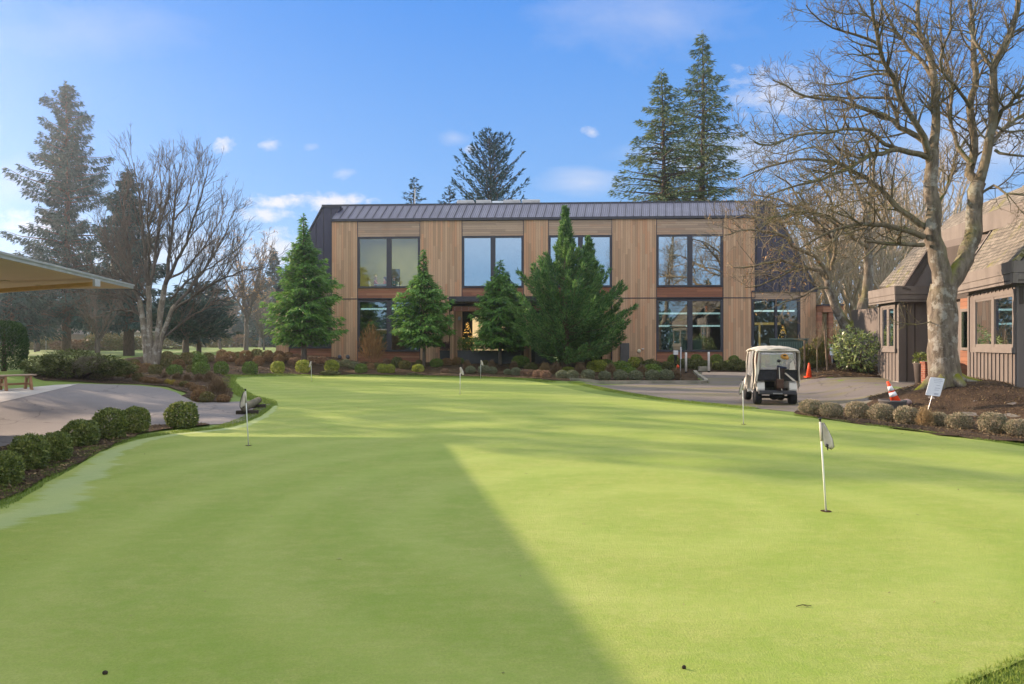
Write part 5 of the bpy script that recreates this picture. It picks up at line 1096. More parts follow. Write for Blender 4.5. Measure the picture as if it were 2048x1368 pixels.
o = obj('metal_duct', mb, mat('bright_foil', (.62, .64, .66), .3, .5, metallic=.8), None); o.location = p; o.rotation_euler = (0, 0, ANG); tag(o, 'shiny metal duct box between the second and third rooftop units', 'duct')
p = bld.matrix_basis @ Vector((U(830, 2), 2, zT - .02)); mb = MB(); mb.tube([(0, 0, 0), (0, 0, 1.35)], [.03, .025], 8); mb.lathe([(.05, 0), (.05, .12), (.03, .14)], 10)
o = obj('roof_pole', mb, mat('white_pole', (.7, .7, .7), .4)); o.location = p; tag(o, 'thin white pole standing on the roof edge before the narrow conifer top', 'pole')
# planters with hedges
M_PLANT = mat('planter_metal', (.045, .045, .052), .5, .4)
def at_b(u, v, z=0): return bld.matrix_basis @ Vector((u, v, z))
for k, (a, b, ph) in enumerate(((881, 901, False), (916, 1042, True), (1070, 1105, True))):
    v = -1.9 if k else -.5; ua, ub = U(a, v), U(b, v); w = ub - ua; p = at_b((ua + ub) / 2, v); p.z = hz(p.x, p.y) - .1; zt = H - (702 - YH) / F * p.y - p.z
    mb = MB(); mb.bb(-w / 2, w / 2, -.3, .3, 0, zt); mb.bb(-w / 2 - .03, w / 2 + .03, -.33, .33, zt, zt + .04)
    o = obj('planter_box', mb, M_PLANT, bevel=.01); o.location = p; o.rotation_euler = (0, 0, ANG)
    tag(o, ['short black planter box with purple plant left of the entrance post', 'long black metal planter box with hedge before the entrance', 'black metal planter box behind the largest cypress'][k], 'planter', 'black planters at the entrance')
    rng = np.random.default_rng(80 + k); n = int(900 * w) + 300; hh = .72 if ph else .45
    P = np.column_stack([rng.uniform(-.5, .5, n) * w, rng.uniform(-.3, .3, n), rng.uniform(0, 1, n) ** .7 * hh * (1 + .15 * np.sin(rng.uniform(0, 6, n)))])
    v_, f_ = cards(P, unit(rng.normal(0, .6, (n, 3)) + [0, -.4, .5]), unit(rng.normal(0, 1, (n, 3))), rng.uniform(.07, .14, n), rng.uniform(.03, .055, n))
    o2 = obj('planter_hedge' if ph else 'purple_plant', mesh_of('hedge', v_, f_), ML['green'] if ph else leafmat('purple_leaf', [(.03, .015, .025), (.07, .035, .05), (.11, .07, .08)], .2)); o2.location = (p.x, p.y, p.z + zt + .04); o2.rotation_euler = (0, 0, ANG)
    tag(o2, ['purple leaved plant in the short planter', 'dark green hedge filling the long entrance planter', 'dark green hedge in the planter behind the largest cypress'][k], 'plant' if not ph else 'hedge', 'planter planting')
# lit christmas trees inside
def xmas(u, v, z, h_, label, seed):
    t = thing('christmas_tree', label, 'christmas tree', at_b(u, v, z))
    rng = np.random.default_rng(seed); n = 1400; q = rng.uniform(0, 1, n) ** .8; a = rng.uniform(0, 6.28, n); r = (1 - q) * h_ * .24 * rng.choice([1, .8], n) + .03
    obj('crown', mesh_of('xmas_crown', *cards(np.column_stack([np.cos(a) * r * .8, np.sin(a) * r * .8, .2 + q * (h_ - .2)]), unit(np.column_stack([np.cos(a), np.sin(a), np.full(n, -.2)])), unit(rng.normal(0, 1, (n, 3))), rng.uniform(.08, .16, n), np.full(n, .03))), leafmat('xmas_needles', [(.006, .012, .006), (.015, .03, .012)], .1), t)
    mb = MB()
    for k in range(150):
        q = rng.uniform(.05, .97); a = rng.uniform(0, 6.28); r = (1 - q) * h_ * .25 + .03; mb.ball((math.cos(a) * r, math.sin(a) * r, .2 + q * (h_ - .2)), .014, 6, 4)
    o = obj('fairy_lights', mb, M_WARM, t)
    mb = MB(); mb.tube([(0, 0, 0), (0, 0, h_ * .9)], [.05, .02], 6); obj('trunk', mb, BARK_BROWN, t)
xmas(U(935, 1.2), 1.2, -.1, 2.9, 'dark christmas tree with golden lights inside the entrance', 5)
xmas(U(1566, 2.0), 2.0, 0, 2.6, 'christmas tree with golden lights behind the right corner window', 6)

# ------------------------------------------------------------------ people at the table behind the upper left window
SKIN = mat('skin', (.50, .30, .21), .5, .3)
def person(loc, rz, label, top, hair, lean=0.0):
    me = bpy.data.meshes.new('person'); vs = []; es = []; rad = []
    def add(p, r, par=None):
        vs.append(p); rad.append(r)
        if par is not None: es.append((par, len(vs) - 1))
        return len(vs) - 1
    pel = add((0, 0, .50), .15); wa = add((0, .02 + lean, .68), .125, pel); ch = add((0, .03 + lean, .90), .145, wa); nk = add((0, .04 + lean, 1.06), .055, ch); hd = add((0, .06 + lean, 1.17), .085, nk); hd2 = add((0, .06 + lean, 1.27), .08, hd); add((0, .055 + lean, 1.33), .05, hd2)
    add((0, .155 + lean, 1.19), .016, hd)
    for s in (-1, 1):
        sh_ = add((s * .19, .03 + lean, .99), .06, ch); el = add((s * .25, .18 + lean, .76), .045, sh_); wr = add((s * .17, .42 + lean, .78), .032, el); hn = add((s * .15, .50 + lean, .78), .034, wr)
        for f_ in range(4): add((s * (.15 + .022 * (f_ - 1.5)), .58 + lean, .775), .010, hn)
        add((s * .105, .53 + lean, .79), .011, hn)
        hp_ = add((s * .10, .06, .49), .10, pel); kn = add((s * .13, .46, .50), .07, hp_); an = add((s * .13, .47, .10), .045, kn); add((s * .13, .62, .05), .04, an)
    me.from_pydata(vs, es, []); o = bpy.data.objects.new('person', me); COL.objects.link(o)
    sk = o.modifiers.new('skin', 'SKIN')
    for k, r in enumerate(rad): me.skin_vertices[0].data[k].radius = (r, r)
    me.skin_vertices[0].data[0].use_root = True
    ss = o.modifiers.new('sub', 'SUBSURF'); ss.levels = 1; ss.render_levels = 1
    m = bpy.data.materials.new('clothes_and_skin'); T = NT(m); z = T.n('SeparateXYZ', i={0: T.n('TexCoord').outputs['Object']}).outputs; 
    f1 = T.math('GREATER_THAN', z[2], 1.05); f2 = T.math('GREATER_THAN', z[1], .40 + lean); f2 = T.math('MULTIPLY', f2, T.math('GREATER_THAN', z[2], .7)); f3 = T.math('LESS_THAN', z[2], .58)
    base = T.mix(f3, top, (.03, .035, .05)); base = T.mix(T.math('MAXIMUM', f1, f2), base, (.50, .30, .21)); finish(T, base, .7, .2); me.materials.append(m)
    o.location = loc; o.rotation_euler = (0, 0, rz); tag(o, label, 'person')
    hb_ = MB(); hb_.ball((0, .03 + lean, 1.28), (.105, .115, .10), 12, 8); hb_.ball((0, -.02 + lean, 1.18), (.09, .07, .12), 10, 6); obj('hair', hb_, mat('hair', hair, .6), o, True)
    fa = MB()
    for s in (-1, 1): fa.ball((s * .034, .142 + lean, 1.225), .011, 6, 4)
    fa.ball((0, .142 + lean, 1.135), (.025, .008, .007), 6, 4); obj('face', fa, M_DARK, o)
    return o
zf = zF + .25
person(at_b(U(750, .9), .9, zf), R(-90), 'blonde person in pink top seated at table in the upper left window', (.42, .16, .16), (.55, .38, .17))
person(at_b(U(771, 1.6), 1.6, zf), R(100), 'person with dark hair facing the blonde person across the table', (.35, .12, .10), (.12, .08, .05))
person(at_b(U(789, 1.5), 1.5, zf), R(170), 'dark haired person seated behind the right pane of the upper left window', (.06, .10, .08), (.08, .05, .04))
M_WHITEC = mat('white_cloth', (.6, .62, .56), .7)
def chair(px, v, rz, label):
    t = thing('chair', label, 'chair', at_b(U(px, v), v, zf), rz, 'chairs in the upper room')
    mb = MB(); mb.box((0, 0, .44), (.46, .46, .06)); obj('seat', mb, M_WHITEC, t, bevel=.02)
    mb = MB(); mb.slab([(-.23, -.25, .40), (.23, -.25, .40), (.20, -.34, .98), (-.20, -.34, .98)], (0, .04, 0)); obj('backrest', mb, M_WHITEC, t, bevel=.015)
    for x in (-.2, .2):
        for y in (-.2, .2): mb = MB(); mb.tube([(x, y, 0), (x * .95, y * .95, .42)], .02, 6); obj('leg', mb, M_GALV, t)
chair(748, .9, R(-90), 'white chair draped with cloth under the blonde person'); chair(773, 1.6, R(100), 'white chair under the person facing the blonde one'); chair(789, 1.5, R(170), 'white chair behind the right pane of the upper left window')
t = thing('white_table', 'white pedestal table between the seated people', 'table', at_b(U(762, 1.0), 1.0, zf))
mb = MB(); mb.bb(-.38, .45, -.4, .4, .72, .76); obj('tabletop', mb, M_WHITEC, t); mb = MB(); mb.tube([(0, 0, .03), (0, 0, .72)], .035, 8); obj('pedestal', mb, M_WHITEC, t)
mb = MB(); [mb.tube([(0, 0, .06), (math.cos(a) * .32, math.sin(a) * .32, .02)], .025, 6) for a in (0, 1.57, 3.14, 4.71)]; obj('foot', mb, M_WHITEC, t)
# ------------------------------------------------------------------ the brown building at the right
def sidingmat(name, a, b, wid=.28):
    m = bpy.data.materials.new(name); T = NT(m); co = T.n('TexCoord').outputs['Object']
    base = T.mix(T.ramp(T.noise(T.scaled(co, (2, 2, .5)), 1.2, 6, .65), .35, .65), a, b)
    finish(T, base, .75, .2, T.bump(T.noise(T.scaled(co, (20, 20, 1.2)), 1, 5, .7), .35, .01)); return m
M_SID = sidingmat('taupe_siding', (.150, .126, .112), (.128, .108, .097)); M_FAS = sidingmat('taupe_fascia', (.190, .165, .146), (.142, .122, .108))
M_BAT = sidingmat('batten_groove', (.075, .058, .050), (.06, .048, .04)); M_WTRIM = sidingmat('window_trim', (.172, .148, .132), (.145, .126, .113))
M_ORW = cedarmat('orange_cedar', (.25, .105, .055), (.18, .072, .040), (.28, .14, .075), True, .15)
def brickmat():
    m = bpy.data.materials.new('red_brick'); T = NT(m); co = T.n('TexCoord').outputs['Object']
    s = T.n('SeparateXYZ', i={0: co}).outputs; uv = T.n('CombineXYZ', i={0: T.math('ADD', s[0], s[1]), 1: s[2], 2: 0.0}).outputs[0]
    bt = T.n('TexBrick', i={'Vector': uv, 'Color1': (.23, .075, .045, 1), 'Color2': (.16, .05, .032, 1), 'Mortar': (.23, .17, .13, 1), 'Scale': 1.0, 'Mortar Size': .009, 'Brick Width': .22, 'Row Height': .08})
    finish(T, bt.outputs[0], .85, .15, T.bump(bt.outputs[1], -.5, .01)); return m
M_BRICK = brickmat()
def shinglemat():
    m = bpy.data.materials.new('mossy_shingles'); T = NT(m); uv = T.n('UVMap').outputs[0] if False else T.n('TexCoord').outputs['UV']
    bt = T.n('TexBrick', i={'Vector': uv, 'Color1': (.205, .182, .150, 1), 'Color2': (.11, .098, .082, 1), 'Mortar': (.03, .025, .02, 1), 'Scale': 1.0, 'Mortar Size': .012, 'Brick Width': .17, 'Row Height': .16, 'Bias': -.1})
    base = T.mix(T.ramp(T.noise(T.scaled(uv, (1.2, .5, 1)), 1.0, 6, .65), .56, .66), bt.outputs[0], (.17, .165, .02))
    base = T.mix(T.math('MULTIPLY', T.ramp(T.noise(uv, 3, 6, .7), .5, .7), .5), base, (.34, .30, .24))
    finish(T, base, .9, .1, T.bump(bt.outputs[1], -1.0, .04)); return m
M_SHIN = shinglemat()
M_GLASSB = glassmat('brown_house_glass', (.72, .8, .72), .16)
br_o = Vector((14.6, 22.0, .22))
brn = thing('brown_house', 'taupe board and batten building with mossy shingle roofs behind the big maple', 'building', br_o)
def bw_(name, mb, m, parent=brn, bevel=0): 
    mb.v = [(p[0] - br_o.x, p[1] - br_o.y, p[2] - br_o.z) for p in mb.v]; return obj(name, mb, m, parent, bevel=bevel)
def vwall(mb, a, b, z0, z1, th=.15, out=0.):
    """upright wall from plan point A to B; its outer face stands on the line"""
    a = Vector(a[:2]); b = Vector(b[:2]); d = (b - a).normalized(); n = Vector((-d.y, d.x)); a = a + n * out; b = b + n * out
    mb.slab([(a.x, a.y, z0), (b.x, b.y, z0), (b.x, b.y, z1), (a.x, a.y, z1)], (n.x * th, n.y * th, 0))
def P2(px, d): return Vector(((px - 1024) / F * d, d))
def shingle_slab(name, quad, th=.10):
    quad = [Vector(q) for q in quad]; mb = MB(); e1 = quad[1] - quad[0]; n = e1.cross(quad[3] - quad[0]).normalized(); mb.slab(quad, n * -th)
    mb.v = [(p[0] - br_o.x, p[1] - br_o.y, p[2] - br_o.z) for p in mb.v]
    me = mesh_of(name, mb.v, mb.f); uvl = me.uv_layers.new(name='UVMap'); ex = e1.normalized(); ey = n.cross(ex)
    for l in me.loops:
        q = me.vertices[l.vertex_index].co; uvl.data[l.index].uv = (q.dot(ex), q.dot(ey))
    return obj(name, me, M_SHIN, brn)
def bay(cn, cf, side_end, zf0, zf1, zbot, wz0, wz1, win_px, tag_):
    """bay with a sunlit face from its near corner CN to far corner CF and a shaded face from CN to SIDE_END"""
    sd = MB(); vwall(sd, cf, cn, zbot - .4, zf1 - .05); vwall(sd, cn, side_end, zbot - .4, zf1 - .05); bw_('bay_wall', sd, M_SID)
    d = (cf - cn); L = d.length; d.normalize(); n = Vector((d.y, -d.x)); n = n if n.x < 0 else -n
    bt = MB()
    def at(t, o=0): q = cn + d * t + n * o; return q
    def bx(t0, t1, o0, o1, z0, z1, mb): 
        a = at(t0, o0); b = at(t1, o0); c = at(t1, o1); e = at(t0, o1); mb.slab([(a.x, a.y, z0), (b.x, b.y, z0), (c.x, c.y, z0), (e.x, e.y, z0)], (0, 0, z1 - z0))
    w0, w1 = win_px; k = 0.06
    while k < L:
        bx(k, k + .045, .001, .03, zbot - .35, wz0 - .19, bt); bx(k, k + .045, .001, .03, wz1 + .13, zf0 - .06, bt); k += .30
    bx(0, .10, .001, .032, zbot - .35, zf0 - .05, bt); bx(L - .12, L, .001, .032, zbot - .35, zf0 - .05, bt)
    bw_('battens', bt, M_WTRIM)  # upright battens over the bay wall boards
    fr = MB(); t = .09; wm = (w0 + w1) / 2
    bx(w0 - .08, w1 + .08, .03, .09, wz0 - .18, wz0 - .02, fr); bx(w0 - .05, w1 + .05, .02, .07, wz1, wz1 + .13, fr)
    for a_, b_ in ((w0 - .03, w0 + t), (wm - .10, wm + .10), (w1 - t, w1 + .03)): bx(a_, b_, .012, .065, wz0 - .02, wz1, fr)
    bx(w0 + t, wm - .10, .012, .055, wz0 - .02, wz0 + .07, fr); bx(wm + .10, w1 - t, .012, .055, wz0 - .02, wz0 + .07, fr); bx(w0 + t, wm - .10, .012, .055, wz1 - .07, wz1, fr); bx(wm + .10, w1 - t, .012, .055, wz1 - .07, wz1, fr)
    w = bw_('bay_window', fr, M_WTRIM)
    pn = MB(); bx(w0 + t + .003, wm - .103, .03, .036, wz0 + .073, wz1 - .073, pn); bx(wm + .103, w1 - t - .003, .03, .036, wz0 + .073, wz1 - .073, pn); o = bw_('pane', pn, M_GLASSB, w)
    bk = MB(); bx(wm + .1, w1 - t, .004, .010, wz0 + .07, wz1 - .07, bk); bw_('roller_blind', bk, mat('pale_roller_blind', (.58, .58, .42), .8), w)
    bk = MB(); bx(w0 + t, wm - .1, .003, .009, wz0 + .07, wz1 - .07, bk); bw_('dark_room_sheet', bk, mat('room_shade', (.085, .09, .075), .8), w)  # flat dark sheet; the unlit room's shade is put into its colour
    ft = MB(); bx(-.06, L + .02, -.1, .07, zbot - .5, zbot + .02, ft); s = (side_end - cn).normalized(); ns = Vector((s.y, -s.x)); ns = ns if ns.y < 0 else -ns
    a = cn + ns * .06; b = side_end + ns * .06; ft.slab([(a.x, a.y, zbot - .5), (b.x, b.y, zbot - .5), (b.x - ns.x * .2, b.y - ns.y * .2, zbot - .5), (a.x - ns.x * .2, a.y - ns.y * .2, zbot - .5)], (0, 0, .52))
    bw_('footing', ft, M_CONC)
    # deep two-board fascia around the bay
    fa = MB(); ov = .30
    c0 = cn + n * ov + ns * ov; f0 = cf + n * ov + d * .25; s0 = side_end + ns * ov; zm = zf0 + (zf1 - zf0) * .48
    for z0, z1, e in ((zf0, zm - .008, 0), (zm, zf1, .02)):
        for a, b, nn in ((f0, c0, n), (c0, s0, ns)):
            a2 = a + nn * e; b2 = b + nn * e; fa.slab([(a2.x, a2.y, z0), (b2.x, b2.y, z0), (b2.x, b2.y, z1), (a2.x, a2.y, z1)], (-nn.x * .12, -nn.y * .12, 0))
    bw_('fascia', fa, M_FAS)
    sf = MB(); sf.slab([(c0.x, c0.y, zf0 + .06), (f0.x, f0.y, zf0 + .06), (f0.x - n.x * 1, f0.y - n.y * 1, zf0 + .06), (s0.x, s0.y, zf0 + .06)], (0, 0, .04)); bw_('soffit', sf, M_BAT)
    return d, n, ns, c0, f0, s0
# near bay
cn = P2(2037, 18.6); cf = P2(1937, 22.3); se = Vector((17.2, 18.4))
g = bay(cn, cf, se, 3.38, 3.98, .22, 1.66, 3.12, (.14, 3.15), 'near')
d_, n_, ns_, c0, f0, s0 = g
e = Vector((1.0, .25)).normalized()
shingle_slab('shingle_roof', [(f0.x + .15, f0.y - .1, 3.97), (c0.x + .1, c0.y + .1, 3.97), (c0.x + 2.9, c0.y + .5, 7.1), (f0.x + 2.6, f0.y + .5, 7.1)])
rk = MB(); rk.slab([(f0.x + .05, f0.y - .02, 3.85), (f0.x + 2.55, f0.y + .58, 6.98), (f0.x + 2.55, f0.y + .58, 6.75), (f0.x + .25, f0.y + .0, 3.85)], (.02, .10, 0)); bw_('rake_board', rk, M_FAS)
gw2 = MB(); gw2.slab([(c0.x + .35, c0.y + .30, 3.9), (c0.x + 3.1, c0.y + .62, 3.9), (c0.x + 3.1, c0.y + .62, 6.95)], (0, .12, 0)); bw_('gable_wall', gw2, M_SID)
# number plate on the shaded face (its figure is cut by the picture's border)
np_ = MB(); zc_ = 3.08; np_.slab([(cn.x + .02, cn.y - .03, zc_ - .25), (cn.x + .55, cn.y - .06, zc_ - .25), (cn.x + .55, cn.y - .06, zc_ + .22), (cn.x + .02, cn.y - .03, zc_ + .22)], (0, .02, 0)); pl = bw_('number_plate', np_, M_BAT)
lettering('house_number', '1', .42, .01, mat('white_letters', (.75, .75, .72), .5), pl, Vector((cn.x + .03, cn.y - .055, zc_ - .15)) - br_o, (R(90), 0, R(-3)))
# far bay
cn2 = P2(1799, 26.6); cf2 = P2(1757, 28.6); se2 = Vector((17.6, 26.4))
g2 = bay(cn2, cf2, se2, 3.36, 3.96, .24, 1.58, 3.2, (.3, 1.55), 'far'); _, n2, ns2, c2, f2, s2 = g2
A = D(1757, 574, 28.2); B_ = D(1812, 572, 26.4); C_ = D(1880, 462, 27.6); D2 = D(1850, 470, 29.6)
shingle_slab('shingle_roof', [A, B_, C_, D2])
gb = MB(); gb.slab([D(1812, 572, 26.42), D(1880, 572, 26.42), D(1880, 470, 27.5)], (0, .1, 0)); bw_('gable_wall', gb, M_SID)
rk = MB(); rk.slab([D(1806, 576, 26.25), D(1882, 458, 27.45), D(1886, 474, 27.45), D(1822, 580, 26.25)], (.0, .14, -.02)); bw_('rake_board', rk, M_BAT)
bt = MB()
for k in range(9): x = cn2.x + .25 + k * .3; bt.bb(x, x + .04, cn2.y - .06 - .02 * k * 0, cn2.y - .0, .0, 3.3)
bw_('battens', bt, M_BAT)  # battens on the far bay's side face
# main volume behind both bays
mv = MB(); vwall(mv, (16.3, 26.30), (16.3, 18.0), -.2, 5.6, .2); vwall(mv, (16.9, 34), (16.9, 26.6), -.2, 3.4, .2)
bw_('main_wall', mv, M_SID)
ow = MB(); ow.bb(16.02, 16.28, 22.2, 24.4, -.2, 3.35); bw_('orange_cedar_wall', ow, M_ORW); ow = MB(); ow.bb(16.10, 16.28, 21.8, 26.2, 3.353, 5.3); bw_('recess_shade_panel', ow, M_BAT); ow = MB(); ow.bb(16.0, 16.098, 23.62, 24.0, 3.6, 5.2); bw_('orange_cedar_wall', ow, M_ORW); ow = MB(); ow.bb(16.0, 16.098, 22.0, 22.36, 3.6, 5.2); bw_('orange_cedar_wall', ow, M_ORW)  # dark panel on the wall; a recess's shade is put into its colour
wf = MB(); q0 = D(1874, 622, 23.6); z0w, z1w = H - (695 - YH) / F * 23.6, H - (622 - YH) / F * 23.6
wf.bb(15.95, 16.01, 23.0, 24.3, z0w - .1, z1w + .1); w = bw_('side_window', wf, M_WTRIM); pn = MB(); pn.bb(15.93, 15.945, 23.1, 24.2, z0w, z1w); bw_('pane', pn, M_GLASSB, w)
wf = MB(); wf.bb(15.95, 16.01, 22.4, 23.6, 4.05, 5.15); w = bw_('clerestory_window', wf, M_WTRIM); pn = MB(); pn.bb(15.93, 15.945, 22.5, 23.5, 4.15, 5.05); bw_('pane', pn, M_GLASSB, w)
# upper fascia band and curved shingle roof
uf = MB(); a0 = D(1873, 466, 26.8); a1 = D(1990, 420, 22.6); a2 = D(2080, 392, 20.2)
b0_ = D(1874, 489, 26.8); b1_ = D(1990, 458, 22.6); b2_ = D(2080, 440, 20.2)
uf.slab([a0, a1, b1_, b0_], (.25, .10, 0)); uf.slab([a1, a2, b2_, b1_], (.25, .10, 0)); bw_('upper_fascia', uf, M_FAS)
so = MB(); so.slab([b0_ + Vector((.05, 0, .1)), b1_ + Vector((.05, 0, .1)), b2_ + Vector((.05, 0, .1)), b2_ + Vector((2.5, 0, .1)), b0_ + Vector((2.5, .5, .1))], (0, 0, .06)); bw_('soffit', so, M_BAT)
r0 = D(1900, 432, 27.6); r1 = D(1990, 396, 24.0); r2 = D(2100, 350, 21.2)
for q in ([a0, a1, r1, r0], [a1, a2, r2, r1]): shingle_slab('shingle_roof', q, .12)
s0_ = r0 + Vector((3, 1.5, .5)); s1_ = r1 + Vector((3, 1.2, .6)); s2_ = r2 + Vector((3, 1.0, .6))
for q in ([r0, r1, s1_, s0_], [r1, r2, s2_, s1_]): shingle_slab('shingle_roof', q, .12)
# brick wall, pot plant
t = MB(); 
bk = MB(); x0 = (1847 - 1024) / F * 24.6; bk.bb(x0, 15.9, 24.5, 24.75, -.1, H - (727 - YH) / F * 24.6); bk.bb(x0 - .03, 15.9, 24.47, 24.78, H - (727 - YH) / F * 24.6, H - (723 - YH) / F * 24.6)
o = recentre(obj('brick_wall', bk, M_BRICK)); tag(o, 'low red brick wall behind the big maple trunk', 'brick wall')
bp = MB(); bp.ball((0, 0, .05), (.32, .32, .08), 14, 6); bp.v = [(p[0] + 15.4, p[1] + 24.62, p[2] + H - (723 - YH) / F * 24.6) for p in bp.v]; o = recentre(obj('stone_bowl', bp, mat('pale_stone', (.5, .4, .28), .7), smooth=True)); tag(o, 'pale shallow stone bowl on the brick wall', 'bowl')
pp = D(1841, 758, 25.2); pp.z = hz(pp.x, pp.y)
t = thing('potted_plant', 'green leafy plant in a tall tapered grey pot by the brick wall', 'potted plant', pp)
mb = MB(); mb.lathe([(.17, 0), (.23, .75), (.27, .8), (.25, .82), (.22, .78), (.0, .74)], 18); obj('pot', mb, mat('pot_grey', (.11, .09, .08), .8), t, True)
rng = np.random.default_rng(91); n = 260; u = unit(rng.normal(0, 1, (n, 3))); P = u * np.array([.24, .24, .24]) * rng.uniform(.4, 1, n)[:, None] + [0, 0, .95]
obj('foliage', mesh_of('pot_leaves', *cards(P, unit(u + [0, 0, .3] + rng.normal(0, .4, (n, 3))), unit(rng.normal(0, 1, (n, 3))), rng.uniform(.08, .14, n), rng.uniform(.035, .06, n))), ML['box'], t)
# ------------------------------------------------------------------ left canopy
M_TAN = mat('tan_soffit', (.68, .50, .29), .7, .2, (.62, .45, .26), .4); M_BEAM = mat('ochre_beam', (.66, .38, .10), .6, .25)
M_FASL = mat('pale_grey_fascia', (.50, .50, .50), .45, .4, metallic=.2); M_LAMPB = mat('cream_lamp_box', (.62, .48, .28), .6)
cpo = Vector((-14, 8, .2)); can = thing('entrance_canopy', 'flat tan canopy roof with pale grey fascia edge at the left border', 'canopy', cpo)
RP = [(-9.58, 17.22), (-7.71, 8.3), (-5.53, -2.0), (-24, -2.0), (-24.5, 17.75)]
mb = MB(); mb.slab([(x, y, 3.215) for x, y in RP], (0, 0, -.075)); obj('roof', mb, M_TAN, can, world=True)
mb = MB()
for a, b in ((RP[0], RP[1]), (RP[1], RP[2]), (RP[4], RP[0])):
    A = Vector(a); B = Vector(b); d_ = (B - A).normalized(); nn = Vector((-d_.y, d_.x)); nn = nn if nn.dot(A - Vector((-15, 8))) > 0 else -nn
    for z0, z1, o_ in ((3.135, 3.195, .03), (3.197, 3.235, .055)):
        a2 = A + nn * o_; b2 = B + nn * o_; mb.slab([(a2.x, a2.y, z0), (b2.x, b2.y, z0), (b2.x, b2.y, z1), (a2.x, a2.y, z1)], (-nn.x * .035, -nn.y * .035, 0))
obj('fascia', mb, M_FASL, can, world=True)
mb = MB(); A = Vector((-8.98, 14.75, 3.08)); B = Vector((-16.5, 17.0, 2.84)); d_ = (B - A).normalized(); s_ = Vector((-d_.y, d_.x, 0)).normalized() * .06
mb.slab([A - s_, A + s_, B + s_, B - s_], (0, 0, -.085)); obj('beam', mb, M_BEAM, can, world=True)
mb = MB(); mb.slab([A - s_ * 1.1 + Vector((.03, 0, .06)), A + s_ * 1.1 + Vector((.03, 0, .06)), A + s_ * 1.1 + Vector((-.03, .01, .06)), A - s_ * 1.1 + Vector((-.03, .01, .06))], (0, 0, -.155)); obj('beam_cap', mb, M_FASL, can, world=True)
for px, py, d in ((11, 559.5, 15.0), (80, 569, 16.2)):
    p = D(px, py, d); mb = MB(); mb.bb(p.x - .06, p.x + .06, p.y - .06, p.y + .06, p.z - .03, 3.139); obj('soffit_lamp', mb, M_LAMPB, can, world=True)
for x, y in ((-15.2, 15.5), (-15.2, 5), (-22, 5), (-22, 15.5)): mb = MB(); mb.bb(x - .12, x + .12, y - .12, y + .12, hz(x, y) - .2, 3.139); obj('post', mb, M_TAN, can, world=True)
# ------------------------------------------------------------------ bench
bp = G(32, 781); t = thing('wooden_bench', 'orange brown wooden trestle bench on the pale footpath', 'bench', bp, R(-38))
M_WD = mat('bench_wood', (.33, .165, .07), .55, .3, (.24, .115, .05), 3, bump=.2, bscale=30, stretch=(1, .15, 1)); M_WDT = mat('bench_top', (.36, .25, .17), .5, .35, (.30, .20, .13), 3, stretch=(1, .15, 1))
mb = MB()
for k in range(3): mb.box((-.14 + k * .14, 0, .445), (.132, .92, .04))
obj('seat', mb, M_WDT, t, bevel=.008)
mb = MB(); mb.bb(-.2, .2, -.34, -.28, .35, .424); mb.bb(-.2, .2, .28, .34, .35, .424); mb.bb(-.03, .03, -.28, .28, .16, .22); obj('rail', mb, M_WD, t)
for y in (-.31, .31):
    for s in (-1, 1): mb = MB(); mb.slab([(s * .10, y - .03, .424), (s * .19, y - .03, .424), (s * .33, y - .03, 0), (s * .22, y - .03, 0)], (0, .06, 0)); obj('leg', mb, M_WD, t)
    mb = MB(); mb.bb(-.2, .2, y - .02, y + .02, .15, .22); obj('stretcher', mb, M_WD, t)
# log bag-stop on two sleepers
lp = G(497, 827); t = thing('log_barrier', 'round log resting on two dark timber sleepers at the driveway end', 'log barrier', lp, R(14))
M_LOG = mat('weathered_log', (.20, .17, .12), .9, .1, (.11, .10, .07), 5, bump=.6, bscale=30); M_SLP = mat('dark_sleeper', (.035, .028, .022), .9, .1, (.06, .05, .04), 4, bump=.5, bscale=30)
mb = MB(); mb.bb(-.26, .26, -.28, -.16, 0, .10); obj('sleeper', mb, M_SLP, t, bevel=.01); mb = MB(); mb.bb(-.26, .26, 1.38, 1.52, 0, .10); obj('sleeper', mb, M_SLP, t, bevel=.01)
mb = MB(); mb.tube([(-.04, -.45, .185), (.0, .6, .19), (.03, 1.85, .185)], [.092, .095, .088], 12); obj('log', mb, M_LOG, t, True)
